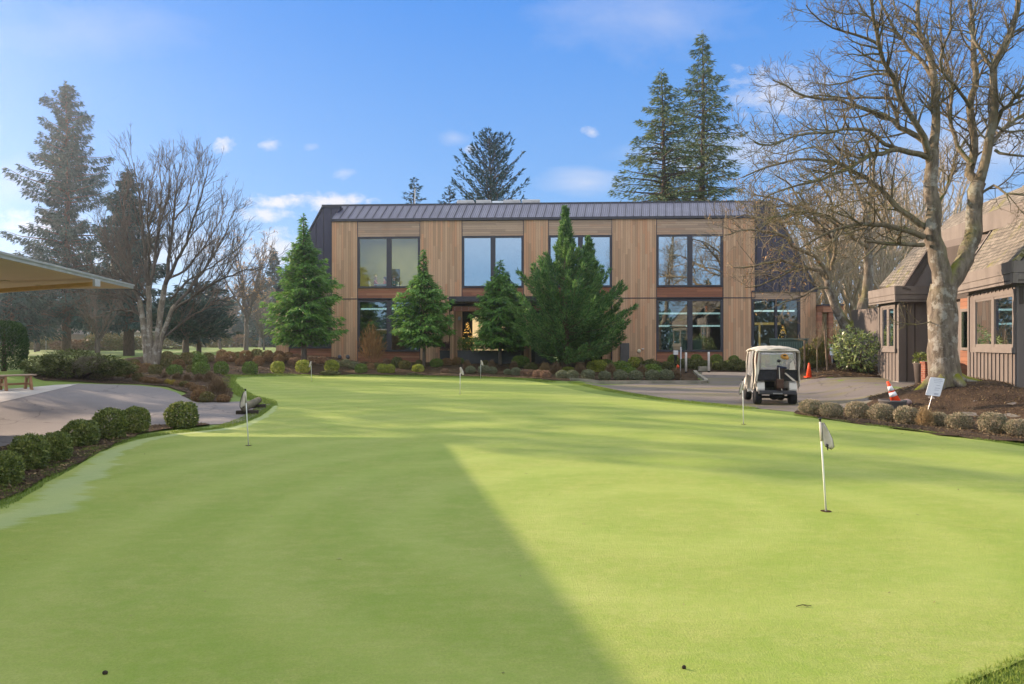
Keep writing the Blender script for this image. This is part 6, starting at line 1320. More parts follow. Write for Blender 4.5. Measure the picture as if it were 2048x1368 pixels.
# ------------------------------------------------------------------ putting flags
M_POLE = mat('white_flag_pole', (.72, .72, .70), .4, .4); M_KNOB = mat('black_knob', (.015, .015, .015), .4); M_HOLE_SHADE = mat('hole_shade', (.05, .028, .015), .9, .05)
M_CLOTH = mat('white_flag_cloth', (.56, .50, .43), .8, .1, (.45, .40, .35), 14); M_TRIM = mat('dark_flag_trim', (.05, .045, .05), .8, .1)
def flag_thing(px, py, label, lean, rz, sw=1.0):
    p = G(px, py); p.z = hz(p.x, p.y) + .0165; t = thing('putting_flag', label, 'golf flag', p, 0, 'flags on the putting green'); h_ = .965
    tp = lambda z: Vector((lean * z, .0, z))
    mb = MB(); mb.tube([tp(0), tp(.5), tp(.93)], [.0098, .0088, .0078], 10); obj('pole', mb, M_POLE, t, True)
    mb = MB(); mb.tube([tp(.925), tp(.945), tp(.95), tp(.955), tp(.965)], [.009, .009, .016, .018, .012], 10); obj('knob', mb, M_KNOB, t, True)
    c, s = math.cos(rz), math.sin(rz)
    def q(x, y, z): b = tp(z); x *= sw; return (b.x + x * c - y * s, b.y + x * s + y * c, z)
    # sleeve and a limp folded cloth
    mb = MB(); mb.tube([tp(.725), tp(.92)], [.0125, .0125], 8); obj('sleeve', mb, M_CLOTH, t, True)
    rows = [(.915, .012, .02, .03, .035), (.86, .012, .045, .055, .065), (.80, .013, .05, .075, .092), (.74, .016, .05, .085, .115), (.70, .02, .045, .08, .125), (.675, .035, .05, .075, .10)]
    y_ = (0, .022, -.016, .020); mb = MB(); 
    vs = [q(x, y_[j] * (1 if i else .3), z - (.012 * j if i > 3 else 0)) for i, (z, *xx) in enumerate(rows) for j, x in enumerate(xx)]
    mb.add(vs, [(i * 4 + j, i * 4 + j + 1, i * 4 + j + 5, i * 4 + j + 4) for i in range(len(rows) - 1) for j in range(3)])
    o = obj('cloth', mb, M_CLOTH, t, True); sd = o.modifiers.new('thickness', 'SOLIDIFY'); sd.thickness = .003
    tr = MB(); tr.tube([q(x4, y_[3] * (1 if i else .3), z - (.036 if i > 3 else 0)) for i, (z, _, _, _, x4) in enumerate(rows)], .0055, 5); tr.tube([q(x, y_[j], .675 - .012 * j) for j, x in enumerate(rows[-1][1:])], .0055, 5); tr.tube([q(.014, 0, .915), q(.014, 0, .73)], .004, 5)
    tr.slab([q(.045, -.004, .70), q(.07, -.004, .69), q(.058, -.004, .625), q(.05, -.004, .64)], (0, .004, 0)); obj('trim', tr, M_TRIM, t)
    mb = MB(); mb.lathe([(.0, 0), (.054, 0), (.054, .002), (0, .002)], 24); obj('hole_disc', mb, M_HOLE_SHADE, t)  # flat dark disc; the hole's inner shade is put into its colour
flag_thing(1652, 1026, 'nearest white golf flag with dark trim on the sunlit right of the green', -.065, R(-8))
flag_thing(497, 893, 'golf flag with limp dark trimmed cloth before the log barrier', -.055, R(195), .8)
flag_thing(1487, 850, 'golf flag on the green just left of the golf cart', -.02, R(188), .8)
flag_thing(920, 789, 'golf flag in the middle of the green below the entrance', .01, R(0))
flag_thing(961, 758, 'farthest golf flag near the heather shrubs right of the entrance', .02, R(0))
flag_thing(623, 763, 'golf flag at the far left edge below the young cedar', -.02, R(190), .9)
# ------------------------------------------------------------------ golf cart
cp = D(1549, 810, 21.7); cp.z = hz(cp.x, cp.y) + .012
M_CREAM = mat('cream_body', (.68, .65, .58), .4, .4, (.63, .60, .53)); M_CLO = mat('cream_canvas', (.62, .57, .48), .8, .1, (.50, .45, .37), 3, bump=.3, bscale=8); M_BLK = mat('black_rubber', (.018, .018, .020), .7, .2); M_NET = mat('black_net', (.022, .022, .024), .8, .1, (.04, .04, .045), 30)
M_VINYL = bpy.data.materials.new('clear_vinyl'); T = NT(M_VINYL); tr_ = T.n('BsdfTransparent', i={'Color': (.9, .9, .9, 1)}); df = T.n('BsdfDiffuse', i={'Color': (.62, .60, .58, 1)}); gl_ = T.n('BsdfGlossy', i={'Color': (.9, .9, .9, 1), 'Roughness': .12})
m1_ = T.n('MixShader', i={0: .38, 1: tr_.outputs[0], 2: df.outputs[0]}); m2_ = T.n('MixShader', i={0: .14, 1: m1_.outputs[0], 2: gl_.outputs[0]}); oo_ = T.n('OutputMaterial'); T.t.links.new(m2_.outputs[0], oo_.inputs[0])
M_CHR = mat('steel_tube', (.35, .35, .35), .35, .5, metallic=.7); M_SEAT = mat('cream_vinyl_seat', (.45, .40, .32), .5)
M_PLATE = mat('number_plate_grey', (.25, .25, .24), .5); M_TAIL = mat('red_tail_lamp', (.35, .02, .015), .35)
def cart(loc, rz, label, enclosed=True, group=None, roofm=None):
    t = thing('golf_cart', label, 'golf cart', loc, rz, group); W = .60
    # wheels
    for s in (-1, 1):
        for y in (-.02, 1.66):
            mb = MB(); M = Matrix.Translation((s * .53, y, .228)) @ Matrix.Rotation(R(90), 4, 'Y')
            mb.lathe([(.12, -.105), (.205, -.105), (.226, -.075), (.23, 0), (.226, .075), (.205, .105), (.12, .105)], 24, M); w = obj('wheel', mb, M_BLK, t, True)
            mb = MB(); M2 = Matrix.Translation((s * .53, y, .228)) @ Matrix.Rotation(R(90 * s), 4, 'Y'); mb.lathe([(0, .075), (.04, .08), (.07, .07), (.12, .085), (.125, .10), (.12, .09)], 16, M2); obj('rim', mb, M_CREAM, w)
    # rear body: two fender boxes with the bag well between, arch cut out
    for s in (-1, 1):
        x0, x1 = (s * .36, s * W); prof = [(-.32, .42), (-.36, .50), (-.33, .70), (-.22, .76), (.40, .78), (.62, .74), (.62, .34), (.30, .30), (.27, .42), (.16, .50), (-.02, .53), (-.20, .50), (-.30, .40)]
        mb = MB(); mb.slab([(x0, y, z) for y, z in prof], (x1 - x0, 0, 0)); obj('rear_fender', mb, M_CREAM, t, bevel=.03)
    mb = MB(); mb.bb(-.36, .36, -.18, .62, .36, .50); mb.bb(-.36, .36, .45, .62, .50, .78); mb.bb(-.50, .50, .62, 1.5, .26, .33); obj('bag_well', mb, M_BLK, t)
    mb = MB(); mb.bb(-.56, .56, -.47, -.33, .34, .46); obj('rear_bumper', mb, mat('bumper_grey', (.05, .05, .055), .6), t, bevel=.025)
    mb = MB(); mb.bb(-.14, .14, -.478, -.471, .35, .39); obj('number_plate', mb, M_PLATE, t)
    mb = MB(); mb.tube([(-.5, 0, .228), (.5, 0, .228)], .04, 8); mb.ball((0, .05, .24), (.16, .16, .11), 12, 8); obj('axle', mb, M_BLK, t)
    # front body, seats, steering
    mb = MB(); mb.slab([(-W, y, z) for y, z in [(1.30, .28), (1.42, .34), (1.95, .50), (2.05, .62), (1.85, .74), (1.45, .92), (1.35, .90), (1.38, .40), (1.20, .33)]], (2 * W, 0, 0)); obj('front_cowl', mb, M_CREAM, t, bevel=.04)
    mb = MB(); mb.bb(-.55, .55, .42, .92, .70, .84); obj('seat', mb, M_SEAT, t, bevel=.03); mb = MB(); mb.slab([(-.55, .36, .86), (.55, .36, .86), (.55, .26, 1.24), (-.55, .26, 1.24)], (0, .09, 0)); obj('seat_back', mb, M_SEAT, t, bevel=.03)
    mb = MB(); mb.lathe([(.15, -.012), (.175, 0), (.15, .012)], 20, Matrix.Translation((-.28, 1.22, 1.03)) @ Matrix.Rotation(R(-50), 4, 'X')); mb.tube([(-.28, 1.22, 1.03), (-.28, 1.38, .86)], .02, 6); obj('steering_wheel', mb, M_BLK, t)
    # roof, posts
    for s in (-1, 1):
        mb = MB(); mb.tube([(s * .50, -.22, .70), (s * .51, -.30, 1.20), (s * .53, -.30, 1.70)], .02, 8); obj('roof_post', mb, M_CHR, t); mb = MB(); mb.tube([(s * .53, 1.40, .88), (s * .52, 1.05, 1.70)], .02, 8); obj('roof_post', mb, M_CHR, t)
    mb = MB(); nx_, ny_ = 9, 11; vs = []
    for i in range(nx_):
        for j in range(ny_):
            a = -1 + 2 * i / (nx_ - 1); b = -1 + 2 * j / (ny_ - 1); z = 1.85 - .10 * abs(a) ** 3 - .08 * abs(b) ** 4 + (.012 * math.sin(i * 2.1 + j * 1.3) if enclosed else 0); vs.append((a * .655, .42 + b * .88, z))
    fs = [(i * ny_ + j, (i + 1) * ny_ + j, (i + 1) * ny_ + j + 1, i * ny_ + j + 1) for i in range(nx_ - 1) for j in range(ny_ - 1)]; mb.add(vs, fs); o = obj('roof', mb, roofm or M_CLO, t, True); sd = o.modifiers.new('thick', 'SOLIDIFY'); sd.thickness = .055
    if not enclosed: return t
    mb = MB(); mb.tube([(-.63, -.45, 1.69), (-.60, -.47, 1.70), (.60, -.47, 1.70), (.63, -.45, 1.69)], .022, 6); mb.tube([(-.3, -.46, 1.73), (0, -.48, 1.765), (.25, -.46, 1.735)], .03, 6); obj('roof_roll', mb, M_CLO, t, True)
    # rear curtain: clear vinyl above, black net below, cream strips at the sides
    xt, xb, yt, yb = .56, .60, -.44, -.40
    P = lambda x, z: (x, yt + (yb - yt) * (1.68 - z) / .9 + .02 * math.sin(x * 9 + z * 5), z)
    mb = MB(); n = 8
    def sheet_(x0, x1, z0, z1, m, nm, fl0=0, fl1=0):
        mb = MB(); vs = []
        for i in range(7):
            for j in range(7):
                z = z0 + (z1 - z0) * j / 6; xx0 = x0 + fl0 * (1 - j / 6.); xx1 = x1 + fl1 * (1 - j / 6.); vs.append(P(xx0 + (xx1 - xx0) * i / 6, z))
        mb.add(vs, [(i * 7 + j, (i + 1) * 7 + j, (i + 1) * 7 + j + 1, i * 7 + j + 1) for i in range(6) for j in range(6)]); o = obj(nm, mb, m, t, True); s = o.modifiers.new('thick', 'SOLIDIFY'); s.thickness = .006; return o
    sheet_(-.54, .54, 1.10, 1.67, M_VINYL, 'rear_window'); sheet_(-.57, .57, .76, 1.09, M_NET, 'rear_net', -.03, .03)
    mb = MB(); mb.tube([P(-.56, 1.095), P(0, 1.095), P(.56, 1.095)], .014, 6); mb.tube([P(-.55, 1.69), P(.55, 1.69)], .014, 6); mb.tube([P(.555, 1.68), P(.575, 1.1), P(.60, .76)], .012, 6); obj('curtain_rail', mb, M_BLK, t)
    mb = MB()
    for q in ([(-.57, -.45, 1.70), (-.54, -.45, 1.70), (-.545, -.43, 1.1), (-.60, -.40, .74), (-.66, -.36, .74), (-.62, -.40, 1.2)], [(.35, -.455, 1.11), (.52, -.455, 1.11), (.46, -.46, 1.40), (.36, -.46, 1.30)], [(.20, -.44, 1.0), (.24, -.44, 1.02), (.55, -.42, .76), (.46, -.42, .76)]):
        mb = MB(); mb.slab(q, (0, .015, 0)); obj('curtain_strip', mb, M_CLO, t)
    # side curtains in gathered canvas folds with dark gaps
    for s in (-1, 1):
        for nm, prof in (('side_curtain', [(-.44, 1.70, -.40, .74), (-.20, 1.72, -.14, .42)]), ('side_curtain', [(.02, 1.73, .10, .42), (.30, 1.73, .30, .50)]), ('side_curtain', [(1.02, 1.70, 1.28, .36), (1.12, 1.68, 1.44, .40)])):
            (ya, za, yb_, zb_), (yc, zc, yd, zd) = prof; mb = MB(); vs = []
            for i in range(9):
                k = i / 8.
                for j in range(9):
                    l = j / 8.; y0 = ya + (yb_ - ya) * l; y1 = yc + (yd - yc) * l; z0 = za + (zb_ - za) * l; z1 = zc + (zd - zc) * l
                    vs.append((s * (.615 + .05 * l + .022 * math.sin(k * 11 + l * 3) + .02 * math.sin(l * 7)), y0 + (y1 - y0) * k, z0 + (z1 - z0) * k))
            mb.add(vs, [(i * 9 + j, (i + 1) * 9 + j, (i + 1) * 9 + j + 1, i * 9 + j + 1) for i in range(8) for j in range(8)]); o = obj(nm, mb, M_CLO, t, True); q = o.modifiers.new('thick', 'SOLIDIFY'); q.thickness = .008
        mb = MB(); mb.slab([(s * .60, .30, 1.68), (s * .60, 1.02, 1.66), (s * .635, 1.24, .9), (s * .63, .32, .86)], (-s * .006, 0, 0)); obj('side_window', mb, M_VINYL, t)
        mb = MB(); mb.slab([(s * .61, -.14, 1.0), (s * .61, .12, 1.0), (s * .625, .16, .45), (s * .62, -.10, .5)], (-s * .01, 0, 0)); obj('side_net', mb, M_NET, t)
    return t
cart(cp, R(-9), 'cream golf cart with canvas enclosure seen from behind on the asphalt')
# golf bag on the cart with clubs
RZ = Matrix.Translation(cp) @ Matrix.Rotation(R(-9), 4, 'Z')
t = thing('golf_bag', 'dark golf bag with club covers strapped on the back of the cart', 'golf bag', RZ @ Vector((.07, -.38, .47)), R(-9))
mb = MB(); mb.tube([(-.02, .02, .0), (-.01, .0, .3), (.03, -.02, .62), (.06, -.03, .72)], [.13, .125, .13, .135], 14); obj('bag_body', mb, mat('bag_dark', (.022, .018, .018), .6, .3, (.05, .03, .022), 3), t, True)
mb = MB(); mb.tube([(.055, -.03, .70), (.065, -.032, .75)], [.15, .15], 14); obj('bag_collar', mb, mat('bag_collar', (.02, .025, .06), .5), t)
mb = MB(); mb.bb(-.12, .10, -.17, -.10, .06, .36); obj('bag_pocket', mb, mat('bag_brown', (.07, .035, .022), .6), t, bevel=.03)
mb = MB(); mb.tube([(-.04, -.13, .72), (-.03, -.15, .4), (.04, -.14, .0)], .012, 6); obj('strap', mb, M_CLO, t)
for x, y, z, c in ((.10, -.02, 1.06, (.55, .27, .06)), (.02, .0, 1.10, (.30, .02, .02)), (.16, -.0, .98, (.02, .02, .03)), (-.03, -.04, .92, (.03, .03, .035)), (.07, .03, .90, (.35, .35, .36))):
    mb = MB(); mb.tube([(.06, -.02, .66), (x, y, z - .04)], .008, 6); cl = obj('club', mb, M_CHR, t)
    mb = MB()
    if z > .95 and c[0] > .4: mb.ball((x + .04, y, z), (.13, .07, .10), 14, 8); mb.ball((x + .10, y - .03, z - .05), (.07, .05, .06), 10, 6)
    elif z > 1.05: mb.ball((x, y, z), (.045, .04, .04), 10, 6)
    else: mb.ball((x, y, z), (.06, .035, .045), 10, 6)
    obj('club_head', mb, mat('club_cover', c, .45), cl, True)
    if c[0] > .4: mb = MB(); mb.ball((x + .035, y - .05, z + .02), (.06, .03, .03), 10, 6); mb.ball((x + .11, y - .035, z - .07), (.06, .03, .02), 10, 6); obj('cover_patch', mb, M_BLK, cl, True)
# second, white roofed cart far behind the rhododendron
p = D(1737, 720, 41); p.z = hz(p.x, p.y) + .02
c2_ = cart(p, R(80), 'white roofed golf cart parked behind the rhododendron', False, None, mat('white_roof', (.62, .66, .72), .35, .4))
# ------------------------------------------------------------------ cones, planter, signs, posts
M_OR = mat('orange_cone', (.75, .075, .018), .5, .3, (.68, .06, .015), 2); M_WHR = mat('reflective_white', (.68, .68, .70), .4, .4)
def cone(loc, label, h_=.6, bands=False, M=None):
    t = thing('traffic_cone', label, 'traffic cone', loc); r0, r1 = h_ * .20, h_ * .045
    if M is not None: t.rotation_euler = M
    mb = MB(); mb.lathe([(r0, .03), (r1, h_), (r1 * .8, h_ + .005), (0, h_ - .02)], 20); obj('body', mb, M_OR, t, True)
    mb = MB(); mb.bb(-h_ * .27, h_ * .27, -h_ * .27, h_ * .27, 0, .032); obj('base', mb, M_OR, t, bevel=.01)
    if bands:
        for a, b in ((.36, .54), (.60, .80)):
            mb = MB(); f_ = lambda z: r0 + (r1 - r0) * (z * h_ - .03) / (h_ - .03) + .003
            mb.lathe([(f_(a), a * h_), (f_(b), b * h_)], 20); obj('band', mb, M_WHR, t, True)
    return t
p = G(1618, 755); cone(p, 'plain orange traffic cone on the asphalt right of the golf cart', .62)
pp = G(1785, 834); pp.z = hz(pp.x, pp.y) - .02
mb = MB(); mb.lathe([(.24, 0), (.29, .12), (.31, .40), (.33, .42), (.33, .46), (.27, .46), (.26, .36), (0, .34)], 28); o = obj('round_planter', mb, mat('grey_planter', (.115, .105, .10), .85, .15, (.085, .08, .078), 5, bump=.3, bscale=40), None, True); o.location = pp; tag(o, 'round dark grey concrete planter with a striped cone in it', 'planter')
cone(pp + Vector((.11, .0, .345)), 'white striped orange cone tilted inside the grey planter', .62, True, (R(-4), R(-20), 0))
mb = MB(); mb.ball((0, 0, .09), (.13, .11, .10), 12, 8); o = obj('painted_stone', mb, mat('stone_mix', (.32, .24, .22), .8, .1, (.10, .06, .06), 6), None, True); q = G(1814, 812); o.location = (q.x, q.y, q.z); tag(o, 'small pale stone beside the grey planter', 'stone')
# white notice sign on a thin wire stake
sp = G(1858, 822); sp.z -= .05; d = sp.y; m_ = 1 / pxm(d)
t = thing('notice_sign', 'tilted white notice board with faded print on a thin stake by the big maple', 'sign', sp)
def sp_(px, py, dy=0): return Vector(((px - 1024) * m_ - sp.x, dy, H - (py - YH) * m_ - sp.z))
M_SIGNW = mat('white_sign', (.72, .74, .78), .4, .4, (.69, .71, .75)); M_PRNT = mat('faded_print', (.50, .53, .60), .5)
q = [sp_(1861, 754), sp_(1890, 757), sp_(1880, 793), sp_(1851, 790)]; cx = (q[0] + q[2]) / 2; rnd = []
for i in range(4):
    a, b, c = q[i - 1], q[i], q[(i + 1) % 4]
    for k in range(4): s_ = k / 3.; rnd.append(b + (a - b).normalized() * .035 * (1 - s_) ** 2 + (c - b).normalized() * .035 * s_ ** 2)
mb = MB(); mb.slab(rnd, (0, .012, 0)); obj('board', mb, M_SIGNW, t)
mb = MB(); ex = (q[1] - q[0]); ey = (q[3] - q[0])
for u0, u1, v0, v1 in ((.25, .85, .07, .10), (.3, .9, .16, .19), (.35, .8, .26, .28), (.55, .8, .40, .43), (.5, .85, .55, .58), (.5, .8, .66, .69), (.55, .85, .84, .93)):
    a = q[0] + ex * u0 + ey * v0; b = q[0] + ex * u1 + ey * v0; c = q[0] + ex * u1 + ey * v1; e = q[0] + ex * u0 + ey * v1; mb.slab([a + Vector((0, -.003, 0)), b + Vector((0, -.003, 0)), c + Vector((0, -.003, 0)), e + Vector((0, -.003, 0))], (0, .002, 0))
obj('faded_print', mb, M_PRNT, t)
mb = MB(); mb.tube([sp_(1856, 823, .02), sp_(1870, 775, .02)], .009, 6); obj('stake', mb, M_GALV, t)
def post_sign(px, py, d, top, s_top, s_bot, w, rz, label, lean=0):
    p = G(px, py) if d is None else tree_at(px, py, d); m_ = 1 / pxm(p.y); t = thing('post_sign', label, 'sign', p, rz, 'small post signs')
    z = lambda y: H - (y - YH) * m_ - p.z
    mb = MB(); mb.tube([(0, 0, -.1), (lean, 0, z(top))], .022, 8); obj('post', mb, M_GALV, t)
    mb = MB(); mb.bb(-w / 2 + lean, w / 2 + lean, -.035, -.024, z(s_bot), z(s_top)); o = obj('board', mb, M_SIGNW, t)
    mb = MB(); [mb.bb(-w * .3 + lean, w * .3 + lean, -.037, -.0352, z(s_bot) + k * .09, z(s_bot) + k * .09 + .03) for k in range(1, 5)]; obj('print', mb, M_PRNT, t)
post_sign(1361, 760, None, 694, 694, 718, .34, R(68), 'white edge-on sign on a steel post at the kerb corner')
post_sign(1666, 741, 36.5, 688, 688, 710, .17, R(0), 'small white sign on a leaning post beside the rhododendron', -.10)
M_WP = mat('white_post', (.66, .63, .60), .6, .2, (.55, .52, .50), 6)
for k, (px, py, top) in enumerate(((1372, 746, 705), (1417.5, 745, 704))):
    p = G(px, py); m_ = 1 / pxm(p.y); mb = MB(); h_ = (py - top) * m_; mb.lathe([(.062, .08), (.062, h_ - .03), (.05, h_), (0, h_)], 14); t = thing('white_post', ['white marker post near the kerb corner', 'white marker post beside the low concrete block'][k], 'post', p, 0, 'white marker posts'); obj('shaft', mb, M_WP, t, True)
    mb = MB(); mb.lathe([(.075, 0), (.075, .08), (.06, .085)], 14); obj('foot', mb, M_BLK, t)
p = G(1411, 744); mb = MB(); mb.bb(-.32, .32, -.15, .15, 0, .30); o = obj('concrete_block', mb, M_KERB, bevel=.02); o.location = (p.x, p.y + .25, p.z); tag(o, 'low concrete block behind the right white marker post', 'block')
p = G(1351, 735); m_ = 1 / pxm(p.y); t = thing('meter_post', 'white meter box on a short dark post before the right window', 'utility box', p)
mb = MB(); mb.bb(-.07, .07, -.05, .05, 0, .75); obj('post', mb, M_BLK, t); mb = MB(); mb.bb(-.13, .13, -.12, .08, .751, 1.0); obj('box', mb, M_WHR, t, bevel=.01)
p = G(1354, 738); mb = MB(); mb.ball((0, 0, .13), (.09, .09, .11), 10, 8); mb.tube([(0, 0, 0), (0, 0, .1)], .03, 6); mb.tube([(0, 0, .22), (0, 0, .27)], .02, 6); o = obj('orange_valve', mb, M_OR, None, True); o.location = p + Vector((0, -.2, .0)); tag(o, 'small orange utility valve among the shrubs near the sign post', 'valve')
# grey gravel strip stones and green generator cabinet, tree stakes, sapling
p = G(1606, 738); m_ = 1 / pxm(p.y); t = thing('generator_cabinet', 'green slatted generator cabinet before the right corner window', 'cabinet', p + Vector((0, 1.2, 0))); w = 66 * m_; h_ = 1.35
mb = MB(); mb.bb(-w / 2, w / 2, 0, .8, 0, h_); obj('casing', mb, mat('generator_green', (.055, .095, .085), .5), t, bevel=.02)
mb = MB(); [mb.bb(-w / 2 + .1 + k * .105, -w / 2 + .155 + k * .105, -.03, 0, .1, h_ - .12) for k in range(int((w - .2) / .105))]; obj('slat', mb, mat('slat_green', (.10, .16, .145), .5), t); mb = MB(); mb.bb(-w / 2 - .03, w / 2 + .03, -.05, .84, h_, h_ + .05); obj('lid', mb, mat('lid_green', (.13, .19, .17), .5), t)
M_STK = mat('stake_wood', (.20, .145, .10), .8, .1, (.15, .11, .08), 5)
for k, (px, py, top, ln) in enumerate(((1609, 742, 681, 0), (1655, 742, 660, -.12))):
    p = G(px, py); m_ = 1 / pxm(p.y); mb = MB(); mb.tube([(0, 0, -.1), (ln, 0, (py - top) * m_)], .045, 8); o = obj('tree_stake', mb, M_STK); o.location = p; tag(o, ['upright wooden tree stake before the green cabinet', 'leaning wooden tree stake left of the small sign'][k], 'stake', 'tree stakes')
p = G(1634, 742); sc = 1 / pxm(p.y); t = thing('sapling', 'small leafless sapling tied between the two tree stakes', 'sapling', p)
T_ = Bare(401); SS = dict(seg=.2, wig=.15, up=.05, den={2: 9, 1: 7}, len={2: .55, 1: .25}, rad={2: .012, 1: .008}, rmin=.006, ang=(.4, 1.0), kup=.4)
for k in range(6): T_.grow((0, 0, .95), unit(np.array([math.cos(k * 1.05) * .6, math.sin(k * 1.05) * .6, 1.0])), 1.0, .02, 2, SS)
obj('limbs', T_.mesh('sapling_limbs'), TWIG_BARK, t); mb = MB(); mb.tube([(0, 0, -.1), (.01, 0, .5), (0, 0, 1.0)], [.035, .03, .025], 6); obj('trunk', mb, TWIG_BARK, t)
# dark shrub mass by the cabinet (three uprights)
for k, (px, w, h_) in enumerate(((1596, 34, 1.15), (1626, 30, 1.0), (1648, 30, 1.3))):
    p = G(px, 738); m_ = 1 / pxm(p.y); me = globe_mesh('upright_foliage', 500 + k, 1500, .13, 1.0, .12, 2.2, .9); me.materials.append(ML['dark']); o = bpy.data.objects.new('upright_shrub', me); COL.objects.link(o); o.location = p + Vector((0, .5, 0)); o.scale = (w * m_, w * m_, h_)
    tag(o, ['dark upright evergreen shrub at the cabinet front, left of the sapling', 'dark upright evergreen shrub directly behind the sapling', 'dark upright evergreen shrub left of the leaning sign'][k], 'shrub', 'upright shrubs by the cabinet')
# ------------------------------------------------------------------ houses across the fairway, flag and parasol
M_HW = [mat('house_wall_cream', (.40, .36, .29), .8), mat('house_wall_grey', (.26, .25, .24), .8), mat('house_wall_brown', (.24, .18, .14), .8)]; M_HR = [mat('house_roof_grey', (.16, .14, .125), .85, .1, (.12, .105, .095), 2), mat('house_roof_tan', (.30, .25, .20), .85, .1)]
def house(px0, px1, d, eave, ridge, wm, rm, label, nwin):
    a = tree_at(px0, 700, d); b = tree_at(px1, 700, d); w = b.x - a.x; c = (a + b) / 2; c.z = min(a.z, b.z) - .1; t = thing('house', label, 'house', c, 0, 'houses across the fairway')
    mb = MB(); mb.bb(-w / 2, w / 2, 0, 7, 0, eave); obj('wall', mb, wm, t)
    mb = MB(); o_ = .5; A = [(-w / 2 - o_, -o_, eave), (w / 2 + o_, -o_, eave), (w / 2 - 1.2, 3.5, ridge), (-w / 2 + 1.2, 3.5, ridge), (-w / 2 - o_, 7 + o_, eave), (w / 2 + o_, 7 + o_, eave)]
    mb.add(A, [(0, 1, 2, 3), (5, 4, 3, 2), (4, 0, 3), (1, 5, 2), (0, 4, 5, 1)]); rf = obj('roof', mb, rm, t); mb = MB(); mb.bb(w * .2, w * .2 + .7, 3.2, 3.9, eave, ridge + .7); obj('chimney', mb, M_BRICK, rf)
    for k in range(nwin):
        x = -w / 2 + w * (k + .5) / nwin; mb = MB(); mb.bb(x - .65, x + .65, -.05, .05, .9, 2.2); wd = obj('window', mb, M_WHR, t); mb = MB()
        for s in (-1, 1): mb.bb(x + s * .32 - .26, x + s * .32 + .26, -.06, -.051, .98, 2.12)
        obj('pane', mb, mat('far_pane', (.05, .06, .07), .2, .5), wd)
    mb = MB(); mb.bb(-.45, .45, -.06, .05, 0, 2.05); obj('door', mb, M_HW[2], t)
house(28, 118, 118, 2.6, 5.2, M_HW[2], M_HR[0], 'brown house with hanging flag beyond the fairway, behind the parasol', 5)
house(186, 296, 112, 2.7, 5.4, M_HW[0], M_HR[1], 'cream house across the fairway between the two spruce trunks', 5)
house(392, 446, 150, 2.6, 5.0, M_HW[1], M_HR[0], 'misty grey house far behind the spreading pine', 3)
p = D(58, 690, 108); m = bpy.data.materials.new('striped_flag'); T = NT(m); s = T.n('SeparateXYZ', i={0: T.n('TexCoord').outputs['Generated']}).outputs
st = T.math('GREATER_THAN', T.math('FRACT', T.math('MULTIPLY', s[2], 6.5)), .5); base = T.mix(st, (.55, .5, .5), (.40, .03, .04)); cant = T.math('MULTIPLY', T.math('LESS_THAN', s[0], .42), T.math('GREATER_THAN', s[2], .46)); base = T.mix(cant, base, (.03, .05, .18)); finish(T, base, .8, .1)
fz = tree_at(58, 700, 108); t = thing('national_flag', 'small red white and blue striped flag hanging by the brown house', 'flag', fz)
mb = MB(); vs = []; 
for i in range(9):
    for j in range(7): vs.append((i / 8. * 1.1, .05 * math.sin(i * 1.1), 2.6 - j / 6. * .75 - i / 8. * .8))
mb.add(vs, [(i * 7 + j, (i + 1) * 7 + j, (i + 1) * 7 + j + 1, i * 7 + j + 1) for i in range(8) for j in range(6)]); o = obj('cloth', mb, m, t, True); o.modifiers.new('thick', 'SOLIDIFY').thickness = .01
mb = MB(); mb.tube([(-.02, 0, 0), (-.02, 0, 2.7)], .035, 8); obj('pole', mb, M_POLE, t)
bz = tree_at(92, 700, 96); t = thing('patio_parasol', 'dark blue patio parasol in front of the brown house', 'parasol', bz)
mb = MB(); mb.lathe([(1.35, 2.05), (.7, 2.28), (.05, 2.42), (0, 2.43)], 8); obj('canopy', mb, mat('navy_canvas', (.03, .06, .17), .8), t); mb = MB(); mb.tube([(0, 0, 0), (0, 0, 2.4)], .03, 8); obj('pole', mb, M_POLE, t)
# low shrubs and bushes in front of the far houses
for k, (px, d, w, h_, kind) in enumerate(((52, 104, 5, 2.0, 'dark'), (78, 100, 4, 1.7, 'dark'), (108, 100, 4.5, 2.2, 'dark'), (152, 96, 6, 1.6, 'brown'), (178, 98, 5, 1.5, 'brown'), (214, 96, 5.5, 2.6, 'dark'), (240, 99, 4, 2.2, 'dark'), (292, 100, 4.5, 2.2, 'dark'), (345, 105, 5, 2.0, 'dark'), (420, 128, 7, 3.0, 'dark'), (470, 150, 8, 3.2, 'brown'), (535, 150, 7, 3.0, 'dark'))):
    bz = tree_at(px, 700, d); o = bpy.data.objects.new('fairway_bush', gm(kind, k % 3)); COL.objects.link(o); o.location = bz; o.scale = (w, w * .7, h_); tag(o, ORD[k] + ' ' + ('dark green' if kind == 'dark' else 'bronze') + ' bush from the left across the fairway', 'bush', 'bushes across the fairway')
# far wood that closes the horizon
rng = np.random.default_rng(900); n = 42000; x = rng.uniform(-220, 215, n); y = rng.uniform(205, 240, n); top = 9 + 4 * np.sin(x * .11) + 3 * np.sin(x * .31 + 1) + 3 * np.sin(x * .9); z = rng.uniform(0, 1, n) ** .8 * top + hgt(x, y)
P = np.column_stack([x, y, z]); o = obj('far_wood', mesh_of('far_wood', *cards(P, unit(rng.normal(0, 1, (n, 3)) + [0, 0, .6]), unit(rng.normal(0, 1, (n, 3))), rng.uniform(.8, 2.2, n), rng.uniform(.5, 1.1, n))), L_SPRUCE); tag(o, 'hazy far wood closing the horizon beyond the fairway', 'wood', kind='stuff')
